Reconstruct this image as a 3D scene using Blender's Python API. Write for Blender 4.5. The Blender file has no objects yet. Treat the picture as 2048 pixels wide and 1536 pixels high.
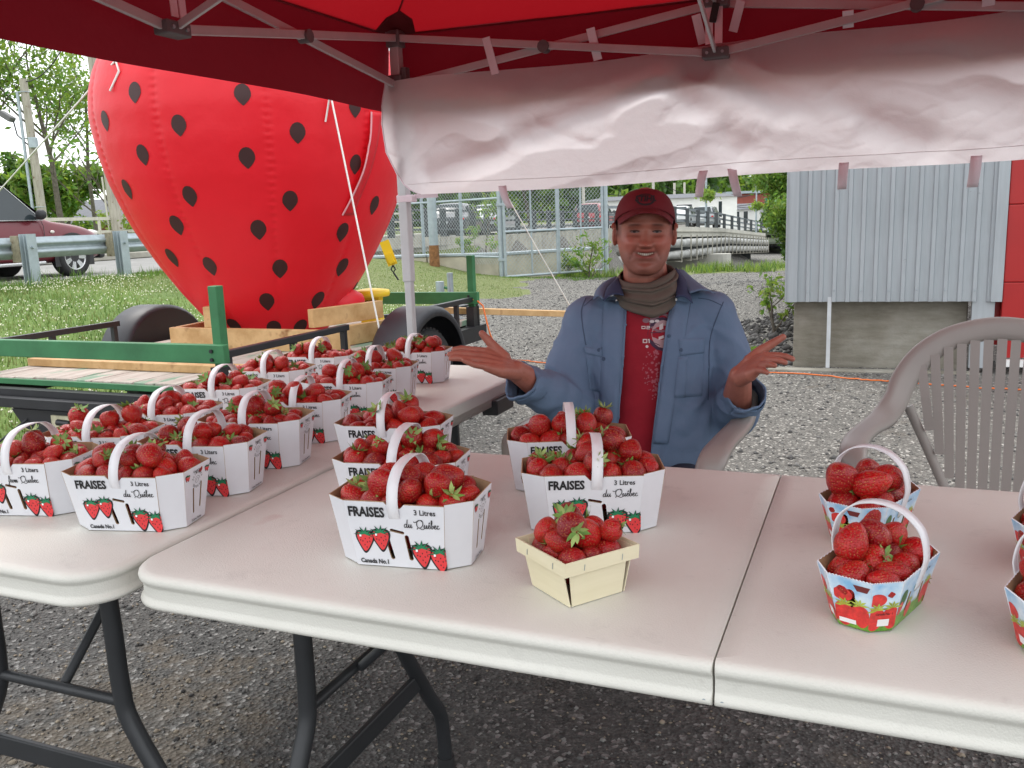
import bpy, bmesh, math, random
import numpy as np
from mathutils import Vector, Matrix, Quaternion, noise
from mathutils.geometry import tessellate_polygon
from mathutils.bvhtree import BVHTree
R=math.radians; PI=math.pi
scene=bpy.context.scene; COL=scene.collection
# ---------------------------------------------------------------- camera
F_PX=1769.0; PITCH=R(10.6); ROLL=R(-2.1); CAM_H=1.23
cam_d=bpy.data.cameras.new('camera'); cam=bpy.data.objects.new('camera',cam_d); COL.objects.link(cam)
cam_d.sensor_width=36.0; cam_d.sensor_fit='HORIZONTAL'; cam_d.lens=F_PX/2048*36; cam_d.clip_start=.05; cam_d.clip_end=2000
cam.matrix_world=Matrix.Translation((0,0,CAM_H))@Matrix.Rotation(PI/2-PITCH,4,'X')@Matrix.Rotation(ROLL,4,'Z')
scene.camera=cam
# ---------------------------------------------------------------- sky: bright overcast
SUN_EL=R(58); SUN_AZ=R(-35)
world=bpy.data.worlds.new('World'); scene.world=world; world.use_nodes=True
wn=world.node_tree.nodes; wl=world.node_tree.links; wn.clear()
sky=wn.new('ShaderNodeTexSky'); sky.sky_type='NISHITA'; sky.sun_disc=False; sky.sun_elevation=SUN_EL; sky.sun_rotation=SUN_AZ
mixs=wn.new('ShaderNodeMix'); mixs.data_type='RGBA'; mixs.inputs[0].default_value=.86
tc=wn.new('ShaderNodeTexCoord'); ns=wn.new('ShaderNodeTexNoise'); ns.inputs['Scale'].default_value=2.2; ns.inputs['Detail'].default_value=5
cr=wn.new('ShaderNodeValToRGB'); cr.color_ramp.elements[0].color=(11.5,12.0,12.6,1); cr.color_ramp.elements[1].color=(15.0,15.0,15.0,1)
bg=wn.new('ShaderNodeBackground'); bg.inputs[1].default_value=.09; out=wn.new('ShaderNodeOutputWorld')
wl.new(tc.outputs['Generated'],ns.inputs['Vector']); wl.new(ns.outputs[0],cr.inputs[0])
wl.new(sky.outputs[0],mixs.inputs[6]); wl.new(cr.outputs[0],mixs.inputs[7]); wl.new(mixs.outputs[2],bg.inputs[0]); wl.new(bg.outputs[0],out.inputs[0])
sd=bpy.data.lights.new('sun','SUN'); sd.energy=1.1; sd.angle=R(18); sd.color=(1,.965,.91)
sun=bpy.data.objects.new('sun',sd); COL.objects.link(sun)
_dir=Vector((math.sin(SUN_AZ)*math.cos(SUN_EL),math.cos(SUN_AZ)*math.cos(SUN_EL),math.sin(SUN_EL)))
sun.rotation_euler=_dir.to_track_quat('Z','Y').to_euler(); sun.location=_dir*40
vs=scene.view_settings; vs.view_transform='Standard'; vs.look='None'; vs.gamma=1; vs.exposure=0.84; vs.use_curve_mapping=False
scene.render.engine='CYCLES'
scene.cycles.max_bounces=7; scene.cycles.transparent_max_bounces=8; scene.cycles.use_denoising=True
# ---------------------------------------------------------------- measuring helper: a pixel of the photograph at a known distance y
def _ray(px,py):
    u=(px-1024)/F_PX; v=(py-768)/F_PX; c,s=math.cos(ROLL),math.sin(ROLL)
    X=u*c+v*s; Y=-u*s+v*c; c,s=math.cos(PITCH),math.sin(PITCH)
    return Vector((X,c-s*Y,-s-c*Y))
def at(px,py,y):
    r=_ray(px,py); return Vector((0,0,CAM_H))+r*(y/r.y)
def atz(px,py,z):
    r=_ray(px,py); return Vector((0,0,CAM_H))+r*((z-CAM_H)/r.z)
# ---------------------------------------------------------------- materials
def rgb(c): return (c[0],c[1],c[2],1)
class NT:
    def __init__(s,name):
        s.m=bpy.data.materials.new(name); s.m.use_nodes=True; s.t=s.m.node_tree; s.n=s.t.nodes; s.l=s.t.links
        s.b=s.n['Principled BSDF']; s.o=s.n['Material Output']
    def new(s,k,**kw):
        x=s.n.new(k)
        for a,b in kw.items(): setattr(x,a,b)
        return x
    def link(s,a,b): s.l.new(a,b)
    def coord(s,scale=(1,1,1),which='Object'):
        t=s.new('ShaderNodeTexCoord'); m=s.new('ShaderNodeMapping'); m.inputs['Scale'].default_value=scale
        s.link(t.outputs[which],m.inputs['Vector']); return m.outputs[0]
    def noise(s,co,scale,detail=4,rough=.55):
        x=s.new('ShaderNodeTexNoise'); x.inputs['Scale'].default_value=scale; x.inputs['Detail'].default_value=detail; x.inputs['Roughness'].default_value=rough
        s.link(co,x.inputs['Vector']); return x.outputs[0]
    def voro(s,co,scale,feature='F1',out='Distance',rand=1):
        x=s.new('ShaderNodeTexVoronoi',feature=feature); x.inputs['Scale'].default_value=scale; x.inputs['Randomness'].default_value=rand
        s.link(co,x.inputs['Vector']); return x.outputs[out]
    def ramp(s,fac,stops,interp='LINEAR'):
        x=s.new('ShaderNodeValToRGB'); e=x.color_ramp.elements; x.color_ramp.interpolation=interp
        while len(e)<len(stops): e.new(.5)
        for i,(p,c) in enumerate(stops): e[i].position=p; e[i].color=rgb(c) if hasattr(c,'__len__') else (c,c,c,1)
        s.link(fac,x.inputs[0]); return x.outputs[0]
    def mix(s,fac,a,b,mode='MIX'):
        x=s.new('ShaderNodeMix',data_type='RGBA',blend_type=mode)
        for sock,v in ((x.inputs[0],fac),(x.inputs[6],a),(x.inputs[7],b)):
            if isinstance(v,(int,float)): sock.default_value=v
            elif isinstance(v,(tuple,list)): sock.default_value=rgb(v)
            else: s.link(v,sock)
        return x.outputs[2]
    def math(s,op,a,b=0):
        x=s.new('ShaderNodeMath',operation=op)
        for i,v in enumerate((a,b)):
            if isinstance(v,(int,float)): x.inputs[i].default_value=v
            else: s.link(v,x.inputs[i])
        return x.outputs[0]
    def bump(s,h,strength=.3,dist=.01,prev=None):
        x=s.new('ShaderNodeBump'); x.inputs['Strength'].default_value=strength; x.inputs['Distance'].default_value=dist
        s.link(h,x.inputs['Height'])
        if prev is not None: s.link(prev,x.inputs['Normal'])
        s.link(x.outputs[0],s.b.inputs['Normal']); return x.outputs[0]
    def color(s,c):
        if isinstance(c,(tuple,list)): s.b.inputs['Base Color'].default_value=rgb(c)
        else: s.link(c,s.b.inputs['Base Color'])
    def set(s,**k):
        for a,v in k.items(): s.b.inputs[a.replace('_',' ')].default_value=v
def simple(name,c,rough=.5,metal=0,var=.12,scale=6,bump=.0,bscale=80,bd=.003,stretch=(1,1,1),spec=None,coat=0):
    t=NT(name); co=t.coord(stretch)
    n=t.noise(co,scale,5,.6)
    lo=tuple(x*(1-var) for x in c); hi=tuple(min(1,x*(1+var)) for x in c)
    t.color(t.ramp(n,[(.3,lo),(.7,hi)])); t.set(Roughness=rough,Metallic=metal)
    if coat: t.b.inputs['Coat Weight'].default_value=coat; t.b.inputs['Coat Roughness'].default_value=.08
    if spec is not None: t.b.inputs['Specular IOR Level'].default_value=spec
    if bump: t.bump(t.noise(co,bscale,3),bump,bd)
    return t.m
def cloth_tr(name,c,trans,rough=.8,tf=.5,bump=.3,bscale=7):
    """thin woven fabric that lets some light through"""
    t=NT(name); co=t.coord(); n=t.noise(co,5,4); n2=t.noise(co,bscale,5,.6)
    col=t.ramp(n,[(.3,tuple(x*.9 for x in c)),(.7,c)])
    t.color(col); t.set(Roughness=rough); bn=t.bump(n2,bump,.02)
    tr=t.new('ShaderNodeBsdfTranslucent'); tr.inputs[0].default_value=rgb(trans); t.link(bn,tr.inputs['Normal'])
    mx=t.new('ShaderNodeMixShader'); mx.inputs[0].default_value=tf
    t.link(t.b.outputs[0],mx.inputs[1]); t.link(tr.outputs[0],mx.inputs[2]); t.link(mx.outputs[0],t.o.inputs[0]); return t.m
def wood(name,c,dark,var=1,axis=(1,1,1),rough=.7):
    t=NT(name); co=t.coord(axis); n=t.noise(co,6,6,.65); n2=t.noise(t.coord((3,3,3)),2.2,3)
    a=t.ramp(n,[(.35,dark),(.6,c)]); b=t.ramp(n2,[(.62,(1,1,1)),(.72,(.45,.3,.2))])
    t.color(t.mix(1.0,a,b,'MULTIPLY')); t.set(Roughness=rough); t.bump(n,.25,.003); return t.m
# ---------------------------------------------------------------- mesh building
class MB:
    def __init__(s): s.v=[]; s.f=[]; s.mi=[]; s.sm=[]
    def add(s,vs,fs,mi=0,M=None,smooth=False):
        o=len(s.v)
        if M is not None: vs=[M@Vector(v) for v in vs]
        s.v.extend([tuple(v) for v in vs]); s.f.extend([tuple(i+o for i in f) for f in fs]); s.mi.extend([mi]*len(fs)); s.sm.extend([smooth]*len(fs)); return s
    def box(s,c,d,M=None,mi=0,bev=0):
        x,y,z=[q/2 for q in d]; cx,cy,cz=c
        if bev:
            b=min(bev,x*.95,y*.95,z*.95); vs=[];fs=[]
            bm=bmesh.new(); bmesh.ops.create_cube(bm,size=1)
            for v in bm.verts: v.co=Vector((v.co.x*2*x,v.co.y*2*y,v.co.z*2*z))
            bmesh.ops.bevel(bm,geom=bm.edges[:],offset=b,segments=2,affect='EDGES',profile=.5)
            bm.verts.index_update()
            vs=[(v.co.x+cx,v.co.y+cy,v.co.z+cz) for v in bm.verts]; fs=[[v.index for v in f.verts] for f in bm.faces]; bm.free()
            return s.add(vs,fs,mi,M)
        vs=[(cx+i*x,cy+j*y,cz+k*z) for i in(-1,1) for j in(-1,1) for k in(-1,1)]
        return s.add(vs,[(0,1,3,2),(4,6,7,5),(0,4,5,1),(2,3,7,6),(0,2,6,4),(1,5,7,3)],mi,M)
    def beam(s,a,b,w,h,up=(0,0,1),mi=0,bev=0):
        a=Vector(a);b=Vector(b);d=b-a;L=d.length;x=d/L;u=Vector(up);y=u.cross(x)
        if y.length<1e-5: y=Vector((0,1,0)).cross(x)
        y.normalize(); z=x.cross(y)
        M=Matrix((( x.x,y.x,z.x,(a.x+b.x)/2),(x.y,y.y,z.y,(a.y+b.y)/2),(x.z,y.z,z.z,(a.z+b.z)/2),(0,0,0,1)))
        return s.box((0,0,0),(L,w,h),M,mi,bev)
    def sweep(s,path,sec,up=(0,0,1),mi=0,closed=False,scale=None,smooth=True,caps=True):
        path=[Vector(p) for p in path]; n=len(path); k=len(sec); vs=[];fs=[]; up=Vector(up); prev=None
        for i,p in enumerate(path):
            if closed: t=path[(i+1)%n]-path[i-1]
            else: t=path[min(i+1,n-1)]-path[max(i-1,0)]
            t.normalize(); y=up.cross(t)
            if y.length<.15:
                y=(prev-t*prev.dot(t)) if prev is not None else Vector((1,0,0)).cross(t)
            y.normalize()
            if prev is not None and y.dot(prev)<0: y=-y
            prev=y; z=t.cross(y); q=scale[i] if scale else 1
            q=(q,q) if not hasattr(q,'__len__') else q
            for a,b in sec: vs.append(p+y*a*q[0]+z*b*q[1])
        for i in range(n if closed else n-1):
            for j in range(k):
                a=i*k+j;b=i*k+(j+1)%k;c=((i+1)%n)*k+(j+1)%k;d=((i+1)%n)*k+j; fs.append((a,b,c,d))
        s.add(vs,fs,mi,None,smooth)
        if caps and not closed: s.add(vs[:k],[tuple(range(k))[::-1]],mi); s.add(vs[-k:],[tuple(range(k))],mi)
        return s
    def tube(s,path,r,n=8,mi=0,closed=False,smooth=True,up=(0,0,1)):
        sec=[(math.cos(2*PI*i/n),math.sin(2*PI*i/n)) for i in range(n)]
        sc=r if hasattr(r,'__len__') else [r]*len(path)
        return s.sweep(path,sec,up,mi,closed,sc,smooth)
    def lathe(s,prof,n=24,M=None,mi=0,smooth=True,caps=True):
        vs=[];k=len(prof);fs=[]
        for i in range(n):
            a=2*PI*i/n
            for r,z in prof: vs.append((r*math.cos(a),r*math.sin(a),z))
        for i in range(n):
            for j in range(k-1):
                a=i*k+j;b=((i+1)%n)*k+j; fs.append((a,b,b+1,a+1))
        s.add(vs,fs,mi,M,smooth)
        if caps:
            if prof[0][0]>1e-4: s.add([vs[i*k] for i in range(n)],[tuple(range(n))[::-1]],mi,M)
            if prof[-1][0]>1e-4: s.add([vs[i*k+k-1] for i in range(n)],[tuple(range(n))],mi,M)
        return s
    def grid(s,fn,nu,nv,mi=0,smooth=True,M=None):
        vs=[fn(i/nu,j/nv) for j in range(nv+1) for i in range(nu+1)]
        fs=[(j*(nu+1)+i,j*(nu+1)+i+1,(j+1)*(nu+1)+i+1,(j+1)*(nu+1)+i) for j in range(nv) for i in range(nu)]
        return s.add(vs,fs,mi,M,smooth)
    def poly(s,pts,mi=0,M=None): return s.add(pts,[tuple(range(len(pts)))],mi,M)
    def prism(s,pts,h,M=None,mi=0):
        n=len(pts); vs=[(x,y,0) for x,y in pts]+[(x,y,h) for x,y in pts]
        fs=[tuple(range(n))[::-1],tuple(range(n,2*n))]+[(i,(i+1)%n,n+(i+1)%n,n+i) for i in range(n)]
        return s.add(vs,fs,mi,M)
    def sphere(s,c,r,n=12,m=8,mi=0,M=None):
        rr=r if hasattr(r,'__len__') else (r,r,r); vs=[(c[0],c[1],c[2]-rr[2])]; fs=[]
        for j in range(1,m):
            p=-PI/2+PI*j/m
            for i in range(n): a=2*PI*i/n; vs.append((c[0]+rr[0]*math.cos(p)*math.cos(a),c[1]+rr[1]*math.cos(p)*math.sin(a),c[2]+rr[2]*math.sin(p)))
        vs.append((c[0],c[1],c[2]+rr[2])); t=len(vs)-1
        for i in range(n): fs.append((0,1+(i+1)%n,1+i)); fs.append((t,1+(m-2)*n+i,1+(m-2)*n+(i+1)%n))
        for j in range(m-2):
            for i in range(n): a=1+j*n+i;b=1+j*n+(i+1)%n; fs.append((a,b,b+n,a+n))
        return s.add(vs,fs,mi,M,True)
    def mesh(s,name,mats=None):
        me=bpy.data.meshes.new(name); me.from_pydata(s.v,[],s.f)
        if mats is not None:
            for m in (mats if isinstance(mats,(list,tuple)) else [mats]): me.materials.append(m)
            if len(me.materials)>1: me.polygons.foreach_set('material_index',s.mi)
        me.polygons.foreach_set('use_smooth',s.sm); me.update(); return me
    def obj(s,name,mats,parent=None,**k): return link(name,s.mesh(name,mats),parent,**k)
def link(name,me,parent=None,M=None,**k):
    o=bpy.data.objects.new(name,me); COL.objects.link(o)
    if parent is not None: o.parent=parent
    if M is not None: o.matrix_local=M
    for a,v in k.items(): o[a]=v
    return o
def thing(name,label,cat,loc=(0,0,0),rz=0,group=None,M=None):
    o=bpy.data.objects.new(name,None); COL.objects.link(o); o.empty_display_size=.1
    if M is not None: o.matrix_world=M
    else: o.location=loc; o.rotation_euler=(0,0,rz)
    o['label']=label; o['category']=cat
    if group: o['group']=group
    return o
def tag(o,label,cat,group=None):
    o['label']=label; o['category']=cat
    if group: o['group']=group
    return o
def struct(o,kind='structure'): o['kind']=kind; return o
def copytree(o,parent=None):
    c=o.copy(); COL.objects.link(c); c.parent=parent
    for ch in list(o.children): copytree(ch,c)
    return c
def frame(loc,rz): return Matrix.Translation(loc)@Matrix.Rotation(rz,4,'Z')
def fast_mesh(name,V,Fc,mats,n=3,mi=None,smooth=False):
    """big meshes straight from numpy arrays; Fc is (k,n)"""
    me=bpy.data.meshes.new(name); V=np.asarray(V,np.float32); Fc=np.asarray(Fc,np.int32)
    me.vertices.add(len(V)); me.vertices.foreach_set('co',V.ravel()); me.loops.add(Fc.size); me.loops.foreach_set('vertex_index',Fc.ravel())
    me.polygons.add(len(Fc)); me.polygons.foreach_set('loop_start',np.arange(0,Fc.size,n,dtype=np.int32))
    for m in (mats if isinstance(mats,(list,tuple)) else [mats]): me.materials.append(m)
    if mi is not None: me.polygons.foreach_set('material_index',np.asarray(mi,np.int32))
    if smooth: me.polygons.foreach_set('use_smooth',np.ones(len(Fc),bool))
    me.update(calc_edges=True); me.validate(); return me
_tc={}
def text2d(s,size=1,bold=0,xs=1,shear=0,align='LEFT',res=2):
    """lettering as 2-D triangles: list of (x,y), list of faces"""
    key=(s,size,bold,xs,shear,align)
    if key in _tc: return _tc[key]
    cu=bpy.data.curves.new('t','FONT'); cu.body=s; cu.size=size; cu.offset=bold; cu.shear=shear; cu.align_x=align; cu.resolution_u=res
    o=bpy.data.objects.new('t',cu); COL.objects.link(o); dg=bpy.context.evaluated_depsgraph_get(); dg.update()
    me=bpy.data.meshes.new_from_object(o.evaluated_get(dg)); v=[(p.co.x*xs,p.co.y) for p in me.vertices]; f=[tuple(p.vertices) for p in me.polygons]
    bpy.data.objects.remove(o); bpy.data.meshes.remove(me); bpy.data.curves.remove(cu); _tc[key]=(v,f); return v,f
def ribbon2d(pts,w):
    """a pen stroke as flat quads"""
    P=[Vector(p) for p in pts]; vs=[];fs=[]
    for i,p in enumerate(P):
        t=(P[min(i+1,len(P)-1)]-P[max(i-1,0)]); t.normalize(); n=Vector((-t.y,t.x))
        ww=w*(.45+.55*abs(t.y)); vs+=[p+n*ww/2,p-n*ww/2]
    for i in range(len(P)-1): fs.append((2*i,2*i+1,2*i+3,2*i+2))
    return [(v.x,v.y) for v in vs],fs
def smooth2d(pts,k=5):
    out=[];P=[Vector(p) for p in pts];n=len(P)
    for i in range(n-1):
        p0=P[max(i-1,0)];p1=P[i];p2=P[i+1];p3=P[min(i+2,n-1)]
        for j in range(k):
            t=j/k; out.append(.5*((2*p1)+(p2-p0)*t+(2*p0-5*p1+4*p2-p3)*t*t+(3*p1-p0-3*p2+p3)*t**3))
    out.append(P[-1]); return out
def remesh(name,parts,voxel,mats,smooth=2):
    """union of closed pieces -> one continuous skin"""
    mb=MB()
    for vs,fs in parts: mb.add(vs,fs)
    me=mb.mesh(name); o=bpy.data.objects.new(name,me); COL.objects.link(o)
    m=o.modifiers.new('r','REMESH'); m.mode='VOXEL'; m.voxel_size=voxel; m.use_smooth_shade=True
    if smooth: s=o.modifiers.new('s','SMOOTH'); s.iterations=smooth; s.factor=.6
    dg=bpy.context.evaluated_depsgraph_get(); dg.update(); me2=bpy.data.meshes.new_from_object(o.evaluated_get(dg)); me2.name=name
    bpy.data.objects.remove(o); bpy.data.meshes.remove(me); me2.materials.clear()
    for mm in (mats if isinstance(mats,(list,tuple)) else [mats]): me2.materials.append(mm)
    return me2
def chain(pts,rads,n=14):
    """rounded tapered limb through joints, as closed overlapping pieces"""
    out=[];P=[Vector(p) for p in pts]
    for i,(p,r) in enumerate(zip(P,rads)):
        rr=r if hasattr(r,'__len__') else (r,r,r)
        m=MB(); m.sphere(p,rr,n,max(8,n*2//3)); out.append((m.v,m.f))
    for i in range(len(P)-1):
        a,b=P[i],P[i+1]; ra=rads[i];rb=rads[i+1]
        ra=sum(ra)/3 if hasattr(ra,'__len__') else ra; rb=sum(rb)/3 if hasattr(rb,'__len__') else rb
        m=MB(); m.tube([a,a.lerp(b,.5),b],[ra,(ra+rb)/2,rb],n); out.append((m.v,m.f))
    return out
def loft(secs,n=32,power=2.3):
    """closed torso-like loft: secs = (cx,cy,z,rx,ry)"""
    m=MB();vs=[];fs=[]
    for cx,cy,z,rx,ry in secs:
        for i in range(n):
            a=2*PI*i/n; c,s=math.cos(a),math.sin(a)
            vs.append((cx+rx*math.copysign(abs(c)**(2/power),c),cy+ry*math.copysign(abs(s)**(2/power),s),z))
    for j in range(len(secs)-1):
        for i in range(n): a=j*n+i;b=j*n+(i+1)%n; fs.append((a,b,b+n,a+n))
    fs.append(tuple(range(n))[::-1]); k=(len(secs)-1)*n; fs.append(tuple(range(k,k+n))); return vs,fs
# ================================================================ shared materials
M_black=simple('black painted steel',(.018,.019,.022),.42,0,.2,8)
M_galv=simple('galvanised steel',(.36,.42,.45),.45,.35,.12,9,.1,60)
M_conc=simple('weathered concrete',(.36,.345,.29),.9,0,.28,2.2,.4,40,.01)
M_green=simple('green painted board',(.035,.17,.065),.55,0,.22,5,.2,40)
M_pine=wood('fresh pine lumber',(.62,.40,.19),(.45,.26,.10),1,(1,1,1))
M_white=simple('white paint',(.78,.78,.77),.5,0,.05,4)
M_pole=wood('weathered pole wood',(.40,.38,.31),(.27,.25,.20),1,(4,4,.4),.9)
M_rub=simple('tyre rubber',(.02,.02,.021),.8,0,.2,20)
M_glass=simple('dark window glass',(.03,.04,.045),.08,0,.1,3)
M_leaf=[]
for i,(c1,c2) in enumerate([((.06,.13,.025),(.14,.26,.045)),((.028,.075,.018),(.08,.16,.03)),((.10,.19,.03),(.23,.34,.06)),((.02,.055,.018),(.055,.12,.03))]):
    t=NT('leaf green %s'%['mid','deep','light','pine'][i]); co=t.coord(); n=t.noise(co,1.3,4,.7); n2=t.voro(co,6,'F1','Color')
    t.color(t.mix(.35,t.ramp(n,[(.3,c1),(.7,c2)]),t.mix(1,n2,c2,'MULTIPLY'))); t.set(Roughness=.6)
    tr=t.new('ShaderNodeBsdfTranslucent'); tr.inputs[0].default_value=rgb((c2[0]*1.6,c2[1]*1.5,c2[2])); mx=t.new('ShaderNodeMixShader'); mx.inputs[0].default_value=.4
    t.link(t.b.outputs[0],mx.inputs[1]); t.link(tr.outputs[0],mx.inputs[2]); t.link(mx.outputs[0],t.o.inputs[0]); M_leaf.append(t.m)
M_bark=simple('tree bark',(.11,.095,.075),.95,0,.35,9,.6,30,.01)
# ================================================================ terrain
TA=(.366,.931)      # direction of the road and its guard rail
def rail_s(x,y): return (x+6.87)*TA[1]-(y-12.9)*TA[0]
def sst(a,b,x): x=min(1,max(0,(x-a)/(b-a))); return x*x*(3-2*x)
def ground_z(x,y):
    s=rail_s(x,y); bank=.52*(1-sst(1.0,7.2,s))*sst(3.0,8.5,y+max(0,-x-3)*.2)
    z=bank*(1-sst(16,19,y)*sst(2.5,5,s))
    xb=float(np.interp(y,[14,24,32,47,52,97],[-6.2,-4.35,-.43,5.5,9.6,27.8]))
    if y>18.6: z-=4.7*sst(.2,3.0,x-xb)*sst(18.9,23.5,y)
    if y>44: z-=4.6*sst(-6,-1,x-xb)*sst(44,48,y)*(1-sst(.3,4.2,x-xb))
    m=sst(1.5,3.4,x)*sst(6.9,8.2,y)*(1-sst(12,16,y)); z+=.22*m
    z-=.14*(1-sst(-1.1,-.6,s))
    z+=.012*noise.noise(Vector((x*.9,y*.9,0)))+.004*noise.noise(Vector((x*4,y*4,1)))
    return z
xs=list(np.concatenate([[-300,-150,-80,-50,-30,-20],np.arange(-14,8.01,.14),[9,11,14,18,25,40,80,150,300]])); ys=list(np.concatenate([[-300,-60,-15,-5,-2],np.arange(0,30.01,.16),[33,38,45,60,90,150,300,600]]))
V=[(x,y,ground_z(x,y)) for y in ys for x in xs]; nx=len(xs)
Fq=[(j*nx+i,j*nx+i+1,(j+1)*nx+i+1,(j+1)*nx+i) for j in range(len(ys)-1) for i in range(nx-1)]
t=NT('old asphalt and gravel'); co=t.coord()
big=t.noise(co,.55,4,.6); mid=t.noise(co,3.5,5,.65); v1=t.voro(co,85,'F1','Color'); vd=t.voro(co,85,'F1','Distance'); v2=t.voro(co,210,'F1','Color'); v0=t.voro(co,34,'F1','Color')
gr=t.ramp(v1,[(.0,(.035,.034,.034)),(.45,(.085,.083,.08)),(.72,(.19,.185,.175)),(1,(.46,.45,.43))])
gr2=t.ramp(v2,[(0,(.05,.05,.05)),(.6,(.13,.128,.12)),(1,(.42,.41,.39))]); gr3=t.ramp(v0,[(0,(.05,.05,.05)),(1,(.30,.29,.28))])
near=t.mix(.45,gr,gr2); near=t.mix(.18,near,gr3)
# the lot behind the stall is paler crushed stone, the strip under the tables is bare old asphalt
sep=t.new('ShaderNodeSeparateXYZ'); t.link(co,sep.inputs[0])
d=t.math('ADD',t.math('MULTIPLY',sep.outputs[0],.383),t.math('MULTIPLY',sep.outputs[1],.924))
wob=t.math('ADD',d,t.math('MULTIPLY',mid,.8)); fac=t.ramp(t.math('MULTIPLY',wob,.1),[(.23,0),(.34,1)])
near=t.mix(1.0,near,(.55,.55,.545),'MULTIPLY'); chip=t.ramp(v1,[(.80,0),(.84,.75)]); near=t.mix(chip,near,(.27,.265,.255)); pale=t.mix(1.0,near,(2.0,1.95,1.85),'MULTIPLY'); base=t.mix(fac,near,pale)
dirt=t.mix(.5,(.17,.135,.09),near); dfac=t.ramp(mid,[(.56,0),(.68,.85)]); dm=t.math('MULTIPLY',dfac,t.ramp(big,[(.5,0),(.6,1)])); base=t.mix(dm,base,dirt)
st=t.ramp(t.noise(co,.9,3),[(.60,0),(.7,.6)]); base=t.mix(st,base,(.075,.07,.06))

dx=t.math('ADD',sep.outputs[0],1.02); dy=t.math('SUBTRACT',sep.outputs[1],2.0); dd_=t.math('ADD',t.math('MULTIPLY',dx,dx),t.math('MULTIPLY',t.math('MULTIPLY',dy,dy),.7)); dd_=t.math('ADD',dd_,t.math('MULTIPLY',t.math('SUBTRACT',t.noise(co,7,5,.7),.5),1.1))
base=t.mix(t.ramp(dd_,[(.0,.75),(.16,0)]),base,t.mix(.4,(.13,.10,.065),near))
at_=t.new('ShaderNodeAttribute'); at_.attribute_name='grass'
gn=t.noise(co,1.1,5,.6); gn2=t.noise(co,24,4,.7)
gcol=t.mix(.5,t.ramp(gn,[(.3,(.075,.14,.02)),(.55,(.13,.21,.035)),(.75,(.21,.24,.07))]),t.ramp(gn2,[(.3,(.05,.10,.015)),(.7,(.19,.29,.06))]))
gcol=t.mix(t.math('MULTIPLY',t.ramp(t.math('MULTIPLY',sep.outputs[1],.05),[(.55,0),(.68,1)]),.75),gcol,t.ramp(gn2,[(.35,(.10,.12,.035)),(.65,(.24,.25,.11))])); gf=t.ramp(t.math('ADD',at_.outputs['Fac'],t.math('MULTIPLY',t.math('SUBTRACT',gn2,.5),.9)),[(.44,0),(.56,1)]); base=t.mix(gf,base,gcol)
t.color(base); t.set(Roughness=.93); h=t.mix(.5,vd,mid); b1=t.bump(vd,.9,.012); t.bump(mid,.5,.03,b1)
M_lot=t.m
t=NT('clover lawn soil'); co=t.coord(); n=t.noise(co,1.1,5,.6); n2=t.noise(co,24,4,.7)
t.color(t.mix(.5,t.ramp(n,[(.3,(.075,.14,.02)),(.55,(.13,.21,.035)),(.75,(.21,.24,.07))]),t.ramp(n2,[(.3,(.04,.09,.012)),(.7,(.17,.27,.05))]))); t.set(Roughness=.95); t.bump(n2,.8,.03); M_lawn=t.m
def is_grass(x,y):
    s=rail_s(x,y); w=.35*noise.noise(Vector((x*1.3,y*1.3,5)))+.12*noise.noise(Vector((x*6,y*6,5)))
    left=(x< -1.0-.33*max(0,8.2-y)+w*1.2) and y>5.0-.30*(x+4)+w and s<12 and x<-1.0
    if x<-3.0 and y>6.35+w*.8: left=True
    back=(y>13.4+w*1.5 and x<.7-.12*(18.6-y)+w and s<9)
    far=(y>17.9+w*1.2 and s>2.2)
    return left or back or far or (s<1.3 and y>9)
mi=[]
for f in Fq:
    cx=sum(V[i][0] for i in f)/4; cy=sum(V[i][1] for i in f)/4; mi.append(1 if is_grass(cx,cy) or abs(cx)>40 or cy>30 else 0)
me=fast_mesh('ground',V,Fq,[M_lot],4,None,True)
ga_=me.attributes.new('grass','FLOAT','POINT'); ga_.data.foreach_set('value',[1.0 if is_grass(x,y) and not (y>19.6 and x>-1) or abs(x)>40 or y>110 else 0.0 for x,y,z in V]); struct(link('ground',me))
# grass blades
rng=np.random.RandomState(7)
def blades(name,n,xr,yr,cond,h,w,mats,lean=.5,zoff=0):
    P=[];k=0
    pts=np.c_[rng.uniform(*xr,n),rng.uniform(*yr,n)]
    pts=[(x,y) for x,y in pts if cond(x,y)]
    m=len(pts); X=np.array([p[0] for p in pts]);Y=np.array([p[1] for p in pts]);Z=np.array([ground_z(x,y) for x,y in pts])+zoff
    a=rng.uniform(0,2*PI,m); hh=h*(1-.6*np.array([sst(9,12,y)*sst(-6,-3,x) if h<.1 else 0 for x,y in pts]))*rng.uniform(.4,1.25,m)*(.6+.8*np.array([max(0,noise.noise(Vector((x*.8,y*.8,9)))+.5) for x,y in pts])); ww=w*rng.uniform(.6,1.3,m); la=rng.uniform(0,2*PI,m); le=hh*lean*rng.uniform(0,1,m)
    A=np.c_[X+np.cos(a)*ww,Y+np.sin(a)*ww,Z-.01];B=np.c_[X-np.cos(a)*ww,Y-np.sin(a)*ww,Z-.01];C=np.c_[X+np.cos(la)*le,Y+np.sin(la)*le,Z+hh]
    Vv=np.stack([A,B,C],1).reshape(-1,3); Fc=np.arange(3*m).reshape(-1,3); mi=rng.randint(0,len(mats),m)
    return struct(link(name,fast_mesh(name,Vv,Fc,mats,3,mi)),'stuff')
def vis_left(x,y): return is_grass(x,y) and x>-.68*y-.3 and x<(-.02 if y>9 else -.12)*y+.5
M_gr=[simple('grass blade %s'%k,c,.7,0,.3,1.2) for k,c in (('mid',(.095,.19,.03)),('pale',(.19,.27,.055)),('dry',(.24,.25,.085)))]
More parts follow.
